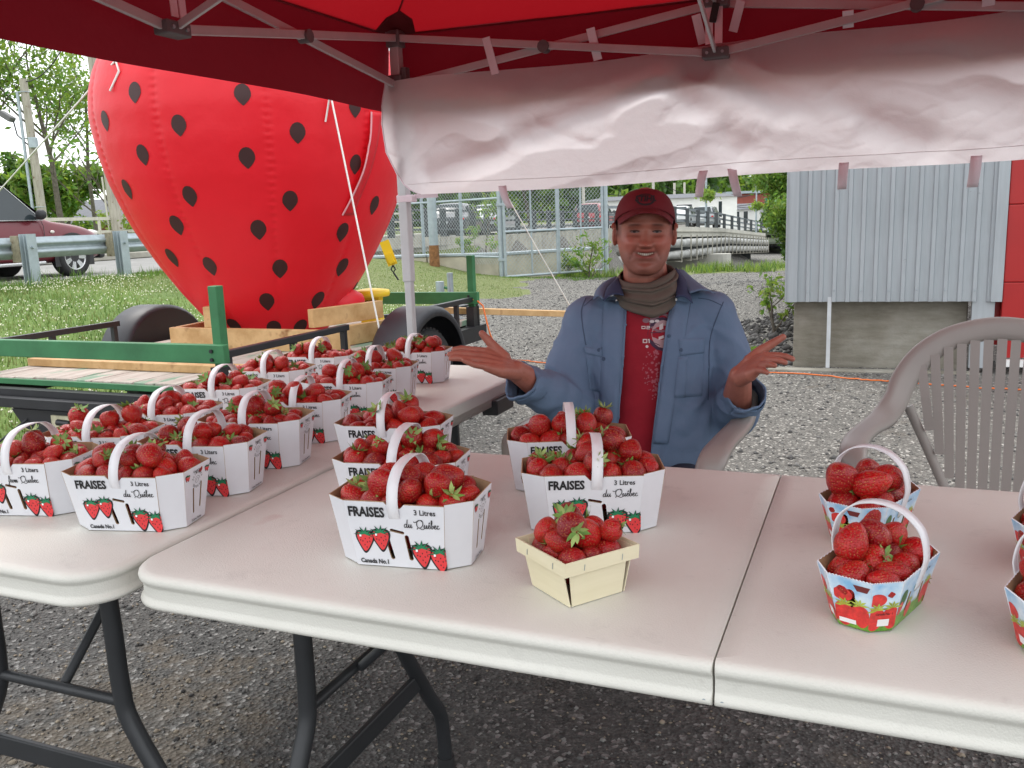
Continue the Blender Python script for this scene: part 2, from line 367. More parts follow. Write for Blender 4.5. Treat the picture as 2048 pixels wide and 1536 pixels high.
o=blades('grass',95000,(-10,1.2),(4.5,18.5),vis_left,.058,.006,[M_gr[0],M_gr[0],M_gr[1],M_gr[1],M_gr[2]]); tag(o,'clover lawn grass growing on the bank below the guard rail','grass')
def fnear(x,y): return is_grass(x,y) and x>-.66*y and x<-.45*y+.5 or rail_s(x,y)<1.1 and rail_s(x,y)>.0
o=blades('tall_grass',9000,(-9,-3),(10,19),lambda x,y:-.1<rail_s(x,y)<.75,.17,.007,[M_gr[0],M_leaf[0]],.7); tag(o,'longer grass left uncut around the guard rail posts','grass')
o=blades('crest_weeds',9000,(1.0,9),(17.6,19.6),lambda x,y:noise.noise(Vector((x*1.3,y*.9,3)))+.4*noise.noise(Vector((x*5,y*3,6)))>.06,.15,.012,[M_gr[1],M_gr[0],M_leaf[2]],.7); tag(o,'yellow green weeds along the crest of the gravel lot','weeds')
o=blades('gate_weeds',3500,(-.6,2.6),(16.7,18.2),lambda x,y:noise.noise(Vector((x*1.7,y*2,8)))>.0,.07,.010,[M_gr[0],M_leaf[0]],.7); tag(o,'low green weeds at the foot of the mesh gate','weeds')
# clover heads
pts=[]
while len(pts)<3000:
    x,y=rng.uniform(-8.5,-1.0),rng.uniform(5.4,14)
    if vis_left(x,y) and noise.noise(Vector((x*.9,y*.9,2)))+.25*noise.noise(Vector((x*3,y*3,4)))>-.12+.3*rng.rand()-.15: pts.append((x,y,ground_z(x,y)+.05+.03*rng.rand()))
Pn=np.array(pts); oc=np.array([(1,0,0),(0,1,0),(-1,0,0),(0,-1,0),(0,0,1),(0,0,-1)])*.0085
Vv=(Pn[:,None,:]+oc[None]*rng.uniform(.7,1.3,(len(Pn),1,1))).reshape(-1,3); tri=np.array([(0,1,4),(1,2,4),(2,3,4),(3,0,4),(1,0,5),(2,1,5),(3,2,5),(0,3,5)])
Fc=(np.arange(len(Pn))[:,None,None]*6+tri[None]).reshape(-1,3)
o=struct(link('clover_flowers',fast_mesh('clover_flowers',Vv,Fc,[simple('clover head',(.72,.72,.55),.8)],3)),'stuff'); tag(o,'white clover heads dotted through the lawn','flowers')
# loose stones
def stones(name,n,xr,yr,cond,s,mats):
    pts=[(x,y) for x,y in np.c_[rng.uniform(*xr,n),rng.uniform(*yr,n)] if cond(x,y)]
    P=np.array([(x,y,ground_z(x,y)+.002) for x,y in pts]); m=len(P); sz=s*np.exp(rng.normal(0,.4,m))
    b=np.array([(1,0,0),(.3,.9,0),(-.8,.5,0),(-.7,-.6,0),(.4,-.9,0),(.1,.1,.75),(0,0,-.5)])
    Q=b[None]*rng.uniform(.65,1.25,(m,7,3)); a=rng.uniform(0,2*PI,m); c,s_=np.cos(a)[:,None],np.sin(a)[:,None]
    Q=np.stack([Q[...,0]*c-Q[...,1]*s_,Q[...,0]*s_+Q[...,1]*c,Q[...,2]],-1)*sz[:,None,None]+P[:,None,:]
    tri=np.array([(0,1,5),(1,2,5),(2,3,5),(3,4,5),(4,0,5),(1,0,6),(2,1,6),(3,2,6),(4,3,6),(0,4,6)])
    Fc=(np.arange(m)[:,None,None]*7+tri[None]).reshape(-1,3)
    return struct(link(name,fast_mesh(name,Q.reshape(-1,3),Fc,mats,3,np.repeat(rng.randint(0,len(mats),m),10))),'stuff')
M_st=[simple('stone %s'%k,c,.9,0,.25,40) for k,c in (('dark',(.04,.038,.037)),('grey',(.095,.093,.09)),('pale',(.20,.195,.185)),('buff',(.25,.21,.16)))]
nogr=lambda x,y: not is_grass(x,y) and abs(x)<.64*y+.3
o=stones('gravel',42000,(-4,7),(2.6,18.3),nogr,.008,[M_st[1],M_st[2],M_st[1],M_st[2]]); tag(o,'loose crushed stone lying over the grey lot','gravel')
o=stones('grit',16000,(-1.9,1.8),(1.2,3.2),nogr,.0035,[M_st[1],M_st[2],M_st[3],M_st[0]]); tag(o,'fine grit on the worn asphalt under the tables','grit')
o=stones('rubble',1500,(1.6,3.0),(6.9,9.0),lambda x,y:x<2.2+.36*(y-6.8),.026,[M_st[0],M_st[1],M_st[0]]); tag(o,'coarse dark stones heaped beside the building corner','gravel')
# ================================================================ road, kerbs
def road_z(x,y): return .45
def along(s0,L,z): return Vector((-6.87+TA[1]*s0+TA[0]*L,12.9-TA[0]*s0+TA[1]*L,z))
M_road=simple('worn road asphalt',(.23,.225,.215),.9,0,.15,1.4,.4,120,.006)
Ls=[-30,-12,0,8,16,24,32]
mb=MB(); mb.grid(lambda u,v:along(-.95-7.3*u,-30+62*v,.485),4,24); o=mb.obj('road',M_road); struct(o)
mb=MB()
for L in range(-8,16): mb.beam(along(-8.35,L*2+.02,.58),along(-8.35,L*2+1.98,.58),.2,.17,bev=.02)
o=mb.obj('far_kerb',M_conc); struct(o)
mb=MB(); mb.grid(lambda u,v:along(-8.45-1.6*u,-30+62*v,.65),2,20); struct(mb.obj('far_pavement',simple('pavement concrete',(.34,.33,.30),.9,0,.15,2)))
mb=MB(); mb.grid(lambda u,v:along(-10.05-30*u,-30+62*v,.64-.2*u),6,20); struct(mb.obj('far_verge',M_lawn))
# ================================================================ guard rail beside the road
def wbeam(mb,a,b,h=.31,d=.075,mi=0,flip=1):
    """W-profile beam from a to b"""
    a=Vector(a);b=Vector(b);x=(b-a).normalized();n=Vector((x.y,-x.x,0))*flip;th=.006
    prof=[(-h/2,0),(-h/2+.03,.0),(-h/2+.07,d),(-h/2+.11,d),(-.02,.012),(.02,.012),(h/2-.11,d),(h/2-.07,d),(h/2-.03,0),(h/2,0)]
    vs=[];k=len(prof)
    for p in (a,b):
        for z,o in prof: vs.append(p+n*o+Vector((0,0,z)))
        for z,o in prof: vs.append(p+n*(o-th)+Vector((0,0,z)))
    fs=[]
    for off in (0,k):
        for i in range(k-1): q=(off+i,off+i+1,2*k+off+i+1,2*k+off+i); fs.append(q if off else q[::-1])
    fs.append((0,k,3*k,2*k)); fs.append((k-1,3*k-1+0,4*k-1,2*k-1))
    mb.add(vs,fs,mi,None,True)
g=thing('guard_rail','galvanised W beam guard rail on steel posts along the near edge of the road','guard rail',along(0,0,.52))
gi=g.matrix_world.inverted() if False else Matrix.Translation(-along(0,0,.52))
M_block=wood('grey timber block',(.30,.27,.19),(.20,.18,.13),1,(3,3,3),.9)
for k in range(-3,5):
    L=k*1.74; p=along(0,L,.40)-along(0,0,.52)
    mb=MB(); X=Vector((TA[1],-TA[0],0)); T=Vector((TA[0],TA[1],0))
    for o,w,h in ((-.07,.012,.15),(.07,.012,.15)): mb.beam(p+X*o,p+X*o+Vector((0,0,.86)),h if False else .16,w,up=X)
    mb.beam(p,p+Vector((0,0,.86)),.012,.135,up=T)
    mb.obj('post',M_galv,g)
    mb=MB(); c=p-X*.165; mb.beam(c+Vector((0,0,.46)),c+Vector((0,0,.84)),.16,.17,up=T,bev=.006); mb.obj('timber_block',M_block,g)
    mb=MB(); mb.tube([c+X*.28+Vector((0,0,.67)),c+X*.24+Vector((0,0,.67))],.022,6); mb.obj('bolt',M_galv,g)
for k in range(-1,2):
    mb=MB(); a=along(-.30,k*5.22-1.74,1.06)-along(0,0,.52); b=along(-.30,(k+1)*5.22-1.74,1.06)-along(0,0,.52); wbeam(mb,a,b); mb.obj('rail',M_galv,g)
# far side pipe rail
g=thing('pipe_rail','thin two bar metal railing along the far pavement of the road','railing',along(-9.3,0,.65)); o0=along(-9.3,0,.65)
M_rail2=simple('cream painted rail',(.50,.49,.40),.6,.1,.12,5)
for z in (1.0,.62):
    mb=MB()
    mb.beam(along(-9.3,-10,.65+z)-o0,along(-9.3,30,.65+z)-o0,.05,.09); mb.obj('rail',M_rail2,g)
for k in range(-4,12):
    mb=MB(); p=along(-9.3,k*2.6,.62)-o0; mb.beam(p,p+Vector((0,0,1.07)),.06,.06); mb.obj('post',M_rail2,g)
# ================================================================ cars
def car_paint(name,c): 
    t=NT(name); co=t.coord(); n=t.noise(co,3,3); t.color(t.ramp(n,[(.3,tuple(x*.9 for x in c)),(.7,c)])); t.set(Roughness=.32,Metallic=.1); t.b.inputs['Coat Weight'].default_value=.35; t.b.inputs['Coat Roughness'].default_value=.06; return t.m
M_tail=simple('red lamp lens',(.5,.02,.02),.2,0,.1,10,coat=.6); M_lamp=simple('clear lamp lens',(.7,.65,.6),.12,0,.1,10,coat=.6)
M_chrome=simple('bright alloy',(.62,.62,.63),.25,.7,.08,8); M_plast=simple('grey black plastic',(.03,.03,.032),.6,0,.2,9)
M_pl=simple('number plate',(.7,.72,.74),.5)
def car(name,label,loc,rz,L,W,H,paint,suv=True,detail=True,group=None):
    """x forward, y left; outline lofted along x, glass and lamps as parts"""
    t=thing(name,label,'car',loc,rz,group); wr=.36 if suv else .31
    gc=.24 if suv else .18; belt=H*.60; hood=H*.585
    xf=L/2; xr=-L/2
    # stations: x, z bottom, z shoulder, half width, z roof or bonnet, roof half width
    st=[(xr,.42,belt-.12,W*.43,belt-.06,W*.40),(xr+.06,.34,belt-.02,W*.485,belt+.02,W*.44),(xr+.30,gc,belt,W*.5,H-.10,W*.36),(xr+.75,gc,belt,W*.5,H-.01,W*.365),(-.25*L+.7,gc,belt,W*.5,H,W*.37),(.02*L,gc,belt,W*.5,H-.02,W*.365),
        (.13*L,gc,belt-.01,W*.5,H-.16,W*.36),(.235*L,gc,belt-.03,W*.5,hood+.05,W*.42),(.26*L,gc,hood-.04,W*.5,hood+.02,W*.43),(.36*L,gc,hood-.10,W*.495,hood-.03,W*.41),(.45*L,.26,hood-.18,W*.475,hood-.10,W*.36),(xf-.05,.30,hood-.30,W*.43,hood-.22,W*.30),(xf,.38,hood-.38,W*.38,hood-.36,W*.28)]
    if not suv: st[0]=(xr,.40,belt-.10,W*.42,belt-.04,W*.38); st[2]=(xr+.45,gc,belt,W*.5,belt+.08,W*.40); st[3]=(xr+.95,gc,belt,W*.5,H-.05,W*.36)
    # bonnet-only stations have roof==bonnet so windows exist only where roof is high
    mb=MB(); secs=[]
    for x,zb,zs,hw,zr,rw in st:
        secs.append([(x,-hw*.93,zb),(x,-hw,zb+.14),(x,-hw,(zb+zs)/2+.05),(x,-hw*.975,zs),(x,-(hw*.3+rw*.7),zs+(zr-zs)*.45),(x,-rw,zs+(zr-zs)*.88),(x,-rw*.72,zr),(x,0,zr+.015),(x,rw*.72,zr),(x,rw,zs+(zr-zs)*.88),(x,(hw*.3+rw*.7),zs+(zr-zs)*.45),(x,hw*.975,zs),(x,hw,(zb+zs)/2+.05),(x,hw,zb+.14),(x,hw*.93,zb)])
    k=15; vs=[p for s in secs for p in s]; fs=[]
    for i in range(len(secs)-1):
        for j in range(k): a=i*k+j;b=i*k+(j+1)%k; fs.append((a,a+k,b+k,b))
    fs.append(tuple(range(k))); fs.append(tuple(range(len(vs)-k,len(vs)))[::-1]); mb.add(vs,fs,0,None,True)
    body=mb.obj('body',paint,t)
    bm=bmesh.new(); bm.from_mesh(body.data); bmesh.ops.recalc_face_normals(bm,faces=bm.faces); bm.to_mesh(body.data); bm.free()
    s=body.modifiers.new('s','SUBSURF'); s.levels=s.render_levels=2
    # wheel arches and wheels
    for sx,wx in ((1,.325*L),(-1,-.30*L)):
        for sy in (1,-1):
            mb=MB(); n=18
            arch=[(wx+math.cos(PI*i/n)*(wr+.075),sy*(W/2+.004),wr+math.sin(PI*i/n)*(wr+.075)) for i in range(n+1)]
            arch2=[(x,sy*(W/2-.16),z) for x,y,z in arch]
            mb.add(arch+[arch[0][:2]+(gc-.04,),arch[-1][:2]+(gc-.04,)],[tuple(range(n+1))+(n+2,n+1)] if sy>0 else [(tuple(range(n+1))+(n+2,n+1))[::-1]],0)
            mb.obj('wheel_arch',M_plast,t)
            M=Matrix.Translation((wx,sy*(W/2-.10),wr))@Matrix.Rotation(-sy*PI/2,4,'X')
            w=bpy.data.objects.new('wheel',None); COL.objects.link(w); w.parent=t; w.matrix_local=M
            mb=MB(); mb.lathe([(wr*.66,-.11),(wr*.9,-.12),(wr*.985,-.09),(wr,0),(wr*.985,.10),(wr*.9,.13),(wr*.68,.125),(wr*.66,.09)],36); mb.obj('tyre',M_rub,w)
            mb=MB(); mb.lathe([(wr*.60,.02),(wr*.67,.12),(wr*.63,.125),(wr*.58,.05)],30); mb.lathe([(0,.09),(wr*.14,.095),(wr*.16,.06)],12,caps=False)
            for q in range(7):
                a=2*PI*q/7
                for da in (-.10,.10): mb.beam((math.cos(a)*wr*.12,math.sin(a)*wr*.12,.085),(math.cos(a+da)*wr*.63,math.sin(a+da)*wr*.63,.10),.05*wr/.36,.03)
            mb.obj('rim',M_chrome,w)
            mb=MB(); mb.lathe([(0,.0),(wr*.6,.0)],20,caps=False); mb.obj('hub_shadow_plate',M_plast,w)
    # side glass
    for sy in (1,-1):
        for (x0,x1,xt0,xt1) in ((.0*L+.02,.20*L,.0*L+.02,.085*L),(-.215*L,-.01*L,-.20*L,-.01*L),(-.40*L,-.235*L,-.36*L,-.22*L)):
            if not suv and x0<-.3*L: continue
            zb=belt+.005; zt=H-.105; yb=sy*(W*.489); yt=sy*(W*.395)
            pts=[(x0,yb,zb),(x1,yb,zb),(xt1,yt,zt),(xt0,yt,zt)]; mb=MB(); q=[Vector(p)+Vector((0,sy*.018,0)) for p in pts]
            mb.add(pts+q,[(4,5,6,7) if sy<0 else (7,6,5,4),(0,1,5,4),(1,2,6,5),(2,3,7,6),(3,0,4,7)]); mb.obj('side_window',M_glass,t)
            mb=MB(); mb.tube([Vector(p)+Vector((0,sy*.02,0)) for p in pts],.011,5,closed=True); mb.obj('window_trim',M_chrome,t)
        mb=MB(); mb.beam((-.17*L,sy*(W/2+.005),gc+.05),(.19*L,sy*(W/2+.005),gc+.05),.05,.06,bev=.02); mb.obj('side_step',M_chrome if suv else M_plast,t)
        if suv:
            mb=MB(); mb.sphere((.175*L,sy*(W/2+.12),belt+.10),(.07,.11,.09),12,8); mb.beam((.175*L,sy*(W/2-.03),belt+.03),(.175*L,sy*(W/2+.08),belt+.07),.05,.04); mb.obj('door_mirror',M_plast,t)
            mb=MB(); mb.sphere((.238*L,sy*(W/2-.005),belt-.20),(.05,.02,.028),10,6); mb.obj('indicator',M_lamp,t)
            mb=MB(); 
            for xx in (.20*L,-.005*L,-.22*L): mb.tube([(xx,sy*(W/2+.003),gc+.15),(xx,sy*(W/2+.006),belt-.1),(xx-(.02 if xx>0 else 0),sy*(W*.492),belt)],.005,5)
            mb.obj('door_gap',M_plast,t)
        mb=MB(); mb.sphere((xf-.19,sy*W*.37,hood-.22),(.17,.10,.07),12,8); mb.obj('headlight',M_lamp,t)
        mb=MB(); mb.sphere((xr+.07,sy*W*.40,belt-.12),(.06,.13,.09),12,8); mb.obj('tail_light',M_tail,t)
    mb=MB(); zb=belt+.05; mb.add([(.235*L+.0,-W*.40,hood+.07),(.235*L,W*.40,hood+.07),(.105*L,W*.33,H-.10),(.105*L,-W*.33,H-.10)],[(0,1,2,3)],M=Matrix.Translation((.03,0,.03))); mb.obj('windscreen',M_glass,t)
    xg=xr+(.10 if suv else .55); xt=xr+(.28 if suv else .98)
    mb=MB(); mb.add([(xg,-W*.38,belt+.08),(xg,W*.38,belt+.08),(xt,W*.32,H-.11),(xt,-W*.32,H-.11)],[(3,2,1,0)],M=Matrix.Translation((-.03,0,.03))); mb.obj('rear_window',M_glass,t)
    mb=MB(); mb.box((xr-.01,0,.45),(.12,W*.9,.22),bev=.05); mb.obj('rear_bumper',M_plast,t)
    mb=MB(); mb.box((xf-.02,0,.42),(.14,W*.84,.24),bev=.05); mb.obj('front_bumper',M_plast if suv else paint,t)
    mb=MB(); mb.box((xr-.02,0,belt-.20),(.02,.32,.14)); mb.obj('number_plate',M_pl,t)
    return t
rd=math.atan2(TA[1],TA[0])
P_red=car_paint('dark red car paint',(.15,.008,.018))
# front wheel of the red car stands at pixel 147,555
wh=at(147,553,16.4); Lr=4.75
c0=Vector((wh.x,wh.y,.47))-Vector((TA[0],TA[1],0))*(.325*Lr)+Vector((-TA[1],TA[0],0))*(.86)
car('red_car','dark red four by four driving on the road behind the guard rail at the left','',rd,Lr,1.9,1.74,P_red) if False else None
RC=car('red_car','dark red four by four on the road behind the guard rail at the left edge',c0,rd,Lr,1.9,1.70,P_red)
# ================================================================ utility poles
def pole(name,label,base,top,r0,r1,conduit=False):
    t=thing(name,label,'pole',base); d=Vector(top)-Vector(base)
    mb=MB(); mb.tube([Vector((0,0,-.3)),d*.5,d],[r0,(r0+r1)/2,r1],14); mb.obj('shaft',M_pole,t); return t,d
b=at(87,440,27); tp=at(46,158,27); b.z=.5
t,d=pole('utility_pole','shorter weathered wooden pole with a flood lamp and grey conduit behind the red car',b,tp,.14,.11)
mb=MB(); mb.tube([Vector((-.22,-.1,0)),d*.5+Vector((-.20,-.1,0)),d*.93+Vector((-.17,-.1,0))],.045,8); mb.obj('conduit',M_galv,t)
mb=MB(); q=d*.72; mb.box(q+Vector((.12,-.16,-.35)),(.22,.16,.3),bev=.02); mb.obj('junction_box',M_galv,t)
mb=MB(); mb.tube([d*.62,d*.68+Vector((-.35,-.1,.1)),d*.80+Vector((-.42,-.1,0))],.022,6); mb.obj('lamp_arm',M_black,t)
mb=MB(); mb.box((0,0,0),(.40,.30,.16),Matrix.Translation(d*.80+Vector((-.55,-.15,.0)))@Matrix.Rotation(R(35),4,'Y'),bev=.03); mb.obj('flood_lamp',simple('grey lamp housing',(.12,.12,.12),.5),t)
for f in (.93,.68,.30):
    mb=MB(); mb.tube([d*f+Vector((math.cos(a)*.15-.03,math.sin(a)*.15,0)) for a in np.linspace(0,2*PI,13)[:-1]],.014,5,closed=True); mb.obj('strap',M_galv,t)
b=at(238,470,26.5); b.z=.5; dd=at(185,98,26.5)-at(238,470,26.5); tp=b+dd*1.28
t,d=pole('utility_pole','tall grey leaning wooden pole standing just left of the giant strawberry',b,tp,.17,.15)
mb=MB(); mb.tube([Vector((-.2,-.1,0)),d*.35+Vector((-.19,-.1,0))],.03,6); mb.obj('conduit',M_rail2,t)
M_wire=simple('black cable',(.02,.02,.02),.6)
def cable(label,a,b,sag,r=.012,n=14):
    a=Vector(a);b=Vector(b); mb=MB(); mb.tube([a.lerp(b,i/n)+Vector((0,0,-sag*4*(i/n)*(1-i/n))) for i in range(n+1)],r,5)
    return tag(mb.obj('overhead_cable',M_wire),label,'cable')
cable('black cable sagging down from under the canopy edge to the shorter wooden pole',at(52,163,27),at(150,40,24),.35,.018)
cable('thin cable crossing the sky above the red car to the tall pole',at(80,250,27),at(205,110,26.5),.5,.01)
# ================================================================ trees
def tree(name,label,base,H,spread,mat,seed,nleaf=5200,leaf=.13,trunk=.13,lean=(0,0),cat='tree',crown_lo=.28,group=None,droop=0):
    rs=random.Random(seed); t=thing(name,label,cat,base,0,group); tips=[]; mb=MB()
    def limb(p,d,L,r,depth):
        n=4; pts=[p]; q=p.copy(); dd=d.copy()
        for i in range(n):
            dd=(dd+Vector((rs.uniform(-1,1),rs.uniform(-1,1),rs.uniform(-.4,.9)-droop))*.16).normalized(); q=q+dd*L/n; pts.append(q.copy())
            if depth>=1 : tips.append((q.copy(),depth))
        mb.tube(pts,[r*(1-.6*i/n) for i in range(n+1)],7 if depth<2 else 5)
        if depth<3:
            for k in range(rs.randint(3,4) if depth else rs.randint(6,8)):
                f=rs.uniform(.35,1) if depth else rs.uniform(crown_lo,1); i=min(n-1,int(f*n)); a=rs.uniform(0,2*PI)
                side=Vector((math.cos(a),math.sin(a),rs.uniform(.1,.8)-droop)); nd=(dd*.45+side*.8).normalized(); limb(pts[i].lerp(pts[i+1],f*n-i) if i<n else q,nd,L*rs.uniform(.38,.6)*(spread if depth==0 else 1),r*.42*(1-.3*f),depth+1)
    limb(Vector((0,0,-.2)),Vector((lean[0],lean[1],1)).normalized(),H*.86,trunk,0); mb.obj('trunk',M_bark,t)
    rn=np.random.RandomState(seed); T=np.array([tuple(p) for p,d in tips if d>=2 or rs.random()<.25]); idx=rn.randint(0,len(T),nleaf)
    C=T[idx]+rn.normal(0,.32,(nleaf,3))*H/9*np.array([1,1,.75]); U=rn.normal(0,1,(nleaf,3)); U/=np.linalg.norm(U,axis=1)[:,None]; W=np.cross(U,rn.normal(0,1,(nleaf,3))); W/=np.linalg.norm(W,axis=1)[:,None]; s=(leaf*rn.uniform(.5,1.3,nleaf))[:,None]
    Q=np.stack([C-U*s,C+W*s*.42,C+U*s,C-W*s*.42],1).reshape(-1,3); link('crown',fast_mesh('crown',Q,np.arange(4*nleaf).reshape(-1,4),mat,4,rn.randint(0,len(mat),nleaf) if len(mat)>1 else None),t); return t
tree('street_tree','loose leafy tree just right of the shorter wooden pole',at(132,470,34).xy.to_3d()+Vector((0,0,.4)),8.6,.9,[M_leaf[0],M_leaf[2]],3,3800,.11,.13)
tree('street_tree','leafy tree at the left edge of the photo above the red car',at(-45,470,33).xy.to_3d()+Vector((0,0,.4)),8.0,.85,[M_leaf[0],M_leaf[2]],5,4600,.11,.15)
tree('street_tree','thin tree whose top shows beside the tall leaning pole',at(195,470,38).xy.to_3d()+Vector((0,0,.4)),8.5,.8,[M_leaf[0],M_leaf[2]],8,2400,.10,.10)
tree('bushy_tree','low dense tree behind the two poles',at(130,470,42).xy.to_3d()+Vector((0,0,-1.4)),4.4,1.6,[M_leaf[0],M_leaf[2]],11,5000,.19,.16,crown_lo=.12)
tree('bushy_tree','low dense tree behind the bonnet of the red car',at(60,470,46).xy.to_3d()+Vector((0,0,-1.4)),4.6,1.5,[M_leaf[0],M_leaf[1]],12,7000,.19,.16,crown_lo=.12)
tree('dead_tree','nearly bare leaning tree between the tall pole and the strawberry',at(205,470,31).xy.to_3d()+Vector((0,0,.4)),4.0,1.5,[M_leaf[0]],21,260,.12,.09,(.5,0))
# ================================================================ houses across the road
M_brick=simple('brick',(.30,.13,.09),.9,0,.3,30); M_roof=simple('grey shingle roof',(.13,.135,.15),.85,0,.2,6); M_wwall=simple('white siding',(.74,.75,.72),.7,0,.06,1.5)
def house(label,cx,cy,z0,w,d,h,rh,rz,wall,windows,name='house',cat='house'):
    t=thing(name,label,cat,(cx,cy,z0),rz)
    mb=MB(); mb.box((0,0,h/2),(w,d,h)); mb.obj('wall',wall,t)
    mb=MB(); e=.35
    mb.add([(-w/2-e,-d/2-e,h),(w/2+e,-d/2-e,h),(w/2+e,d/2+e,h),(-w/2-e,d/2+e,h),(-w/2+w*.12,0,h+rh),(w/2-w*.12,0,h+rh)],[(0,1,5,4),(2,3,4,5),(1,2,5),(3,0,4),(3,2,1,0)]); mb.obj('roof',M_roof,t)
    for x,z,ww,hh in windows:
        mb=MB(); mb.box((x,-d/2-.02,z),(ww+.16,.06,hh+.16)); f=mb.obj('window',M_white,t)
        mb=MB(); mb.box((x,-d/2-.045,z),(ww,.03,hh)); mb.obj('pane',M_glass,f)
    return t
p=at(255,450,52); house('low brick house with a dark grey roof behind the tall leaning pole',p.x,p.y,-.2,9,7,1.9,1.0,R(15),M_brick,[(.3,1.0,.9,1.2),(3,1.0,1.2,1.2)])
p=at(195,440,64); house('grey roofed house further back behind the leafy tree',p.x,p.y,-.2,12,8,2.4,1.3,R(15),M_brick,[(1,1.2,1,1.2)])
p=at(232,400,75); house('white house glimpsed between the tall pole and the strawberry',p.x,p.y,-.2,5,6,3.2,1.0,R(5),M_wwall,[(0,2.2,1.4,1.1)])
tree('garden_shrub','small yellow green shrub between the pole and the brick house',at(268,462,27).xy.to_3d()+Vector((0,0,.55)),1.1,1.6,[M_leaf[2]],31,1100,.06,.03,crown_lo=.05,cat='shrub')
# ================================================================ retaining walls behind the mesh fence
def wall_line(mb,a,b,z0,z1,w): 
    a=Vector(a);b=Vector(b); mb.beam(Vector((a.x,a.y,(z0+z1)/2)),Vector((b.x,b.y,(z0+z1)/2)),w,z1-z0,bev=.02)
W1=[at(742,530,18.9),at(858,530,18.6),at(1002,545,18.1),at(1180,545,19.4)]
t=thing('low_concrete_wall','low stained concrete wall at the top of the mossy bank behind the mesh fence','wall',(W1[0].x,W1[0].y,.1)); o0=t.location.copy()
for i in range(3):
    a,b=W1[i].copy(),W1[i+1].copy(); a.z=b.z=0; a-=Vector((o0.x,o0.y,0)); b-=Vector((o0.x,o0.y,0)); dd=(b-a).normalized()*.015
    mb=MB(); wall_line(mb,a+dd,b-dd,-.5-.1,.50-.1,.22); mb.obj('wall_section',simple('stained cream concrete',(.46,.43,.34),.9,0,.3,1.6,.4,30,.01) if i==0 else bpy.data.materials['stained cream concrete'],t)
    mb=MB(); aa=a+dd;bb=b-dd; aa.z=bb.z=.432; mb.beam(aa,bb,.27,.055,bev=.01); mb.obj('metal_capping',M_galv,t)
B=[Vector((-9.0,14.6,0)),Vector((-3.7,25,0)),Vector((9.6,52,0))]
BW=[at(700,470,24),at(1000,470,32),at(1232,445,47)]
t=thing('road_barrier_wall','long grey concrete barrier between the mesh fence and the raised road','barrier',(BW[0].x,BW[0].y,.4)); o0=t.location.copy()
zt=[.84,.67,.54]
for i in range(2):
    for k in range(4):
        a=BW[i].lerp(BW[i+1],k/4);b=BW[i].lerp(BW[i+1],(k+1)/4); za=zt[i]+(zt[i+1]-zt[i])*k/4; zb=zt[i]+(zt[i+1]-zt[i])*(k+1)/4
        a=Vector((a.x-o0.x,a.y-o0.y,0));b=Vector((b.x-o0.x,b.y-o0.y,0)); dd=(b-a).normalized()*.02; a+=dd;b-=dd
        mb=MB(); n=Vector((dd.y,-dd.x,0)).normalized()*.2
        vs=[]
        for p,z in ((a,za-.4),(b,zb-.4)): vs+=[p+n+Vector((0,0,-3)),p-n+Vector((0,0,-3)),p-n*.6+Vector((0,0,z)),p+n*.8+Vector((0,0,z))]
        mb.add(vs,[(0,1,2,3),(7,6,5,4),(0,4,5,1),(1,5,6,2),(2,6,7,3),(3,7,4,0)]); mb.obj('barrier_section',M_conc,t)
# steel rail on top of the barrier, timber-grey posts
M_dk=simple('dark weathered steel rail',(.075,.085,.09),.6,.2,.3,6)
t=thing('bridge_approach_rail','dark three bar steel rail on the road barrier behind the mesh fence','railing',(BW[0].x,BW[0].y,.9)); o0=t.location.copy()
for k in range(0,19):
    f=k/18; i=0 if f<.5 else 1; ff=(f*2)%1 if f<1 else 1; p=BW[i].lerp(BW[i+1],ff); z=zt[i]+(zt[i+1]-zt[i])*ff
    p=Vector((p.x-o0.x,p.y-o0.y,z-.9)); mb=MB(); mb.box(p+Vector((0,0,.4)),(.20,.2,.95)); mb.obj('post',M_dk,t)
for hz in (.22,.50,.80):
    for i in range(2):
        a=BW[i]-o0;b=BW[i+1]-o0; a.z=zt[i]-.9+hz; b.z=zt[i+1]-.9+hz; n=Vector(((b-a).y,-(b-a).x,0)).normalized()*.13
        mb=MB(); mb.beam(a+n,b+n,.05,.065); mb.obj('rail',M_dk,t)
# ================================================================ bridge
D0=at(1215,452,45.5); D1=at(1351,455,52); D2=at(1445,460,70); D3=at(1531,472,97)
BZ=[(D0,.52),(D1,.44),(D2,-.10),(D3,-1.35)]
t=thing('road_bridge','concrete road bridge with a steel railing, pipes slung below it and one round pier','bridge',(D1.x,D1.y,0)); o0=t.location.copy()
pts=[Vector((p.x,p.y,z))-o0 for p,z in BZ]
side=Vector((-TA[1],TA[0],0))
mb=MB()
for i in range(3):
    a,b=pts[i],pts[i+1]; th0=.62;th1=.62
    vs=[a,b,b-Vector((0,0,th1)),a-Vector((0,0,th0)),a+side*9,b+side*9,b+side*9-Vector((0,0,th1)),a+side*9-Vector((0,0,th0))]
    mb.add(vs,[(0,3,2,1),(0,1,5,4),(3,7,6,2),(4,5,6,7)])
mb.obj('deck',simple('bridge deck concrete',(.50,.49,.43),.9,0,.15,.6,.3,8,.02),t)
mb=MB()
for i in range(3):
    a=pts[i]-Vector((0,0,.30))-side*.06;b=pts[i+1]-Vector((0,0,.30))-side*.06; mb.beam(a,b,.08,.05)
mb.obj('drip_edge',M_conc,t)
mb=MB()
for i in range(3):
    for o in (.5,3.5,6.5):
        a=pts[i]+side*o-Vector((0,0,1.25));b=pts[i+1]+side*o-Vector((0,0,1.15)); mb.beam(a,b,.35,1.2)
mb.obj('girder',simple('dark girder steel',(.04,.045,.045),.8,0,.3,1),t)
def dk(f):
    f*=3; i=min(2,int(f)); return pts[i].lerp(pts[i+1],f-i)
n=[]
def arc(L0=0): return
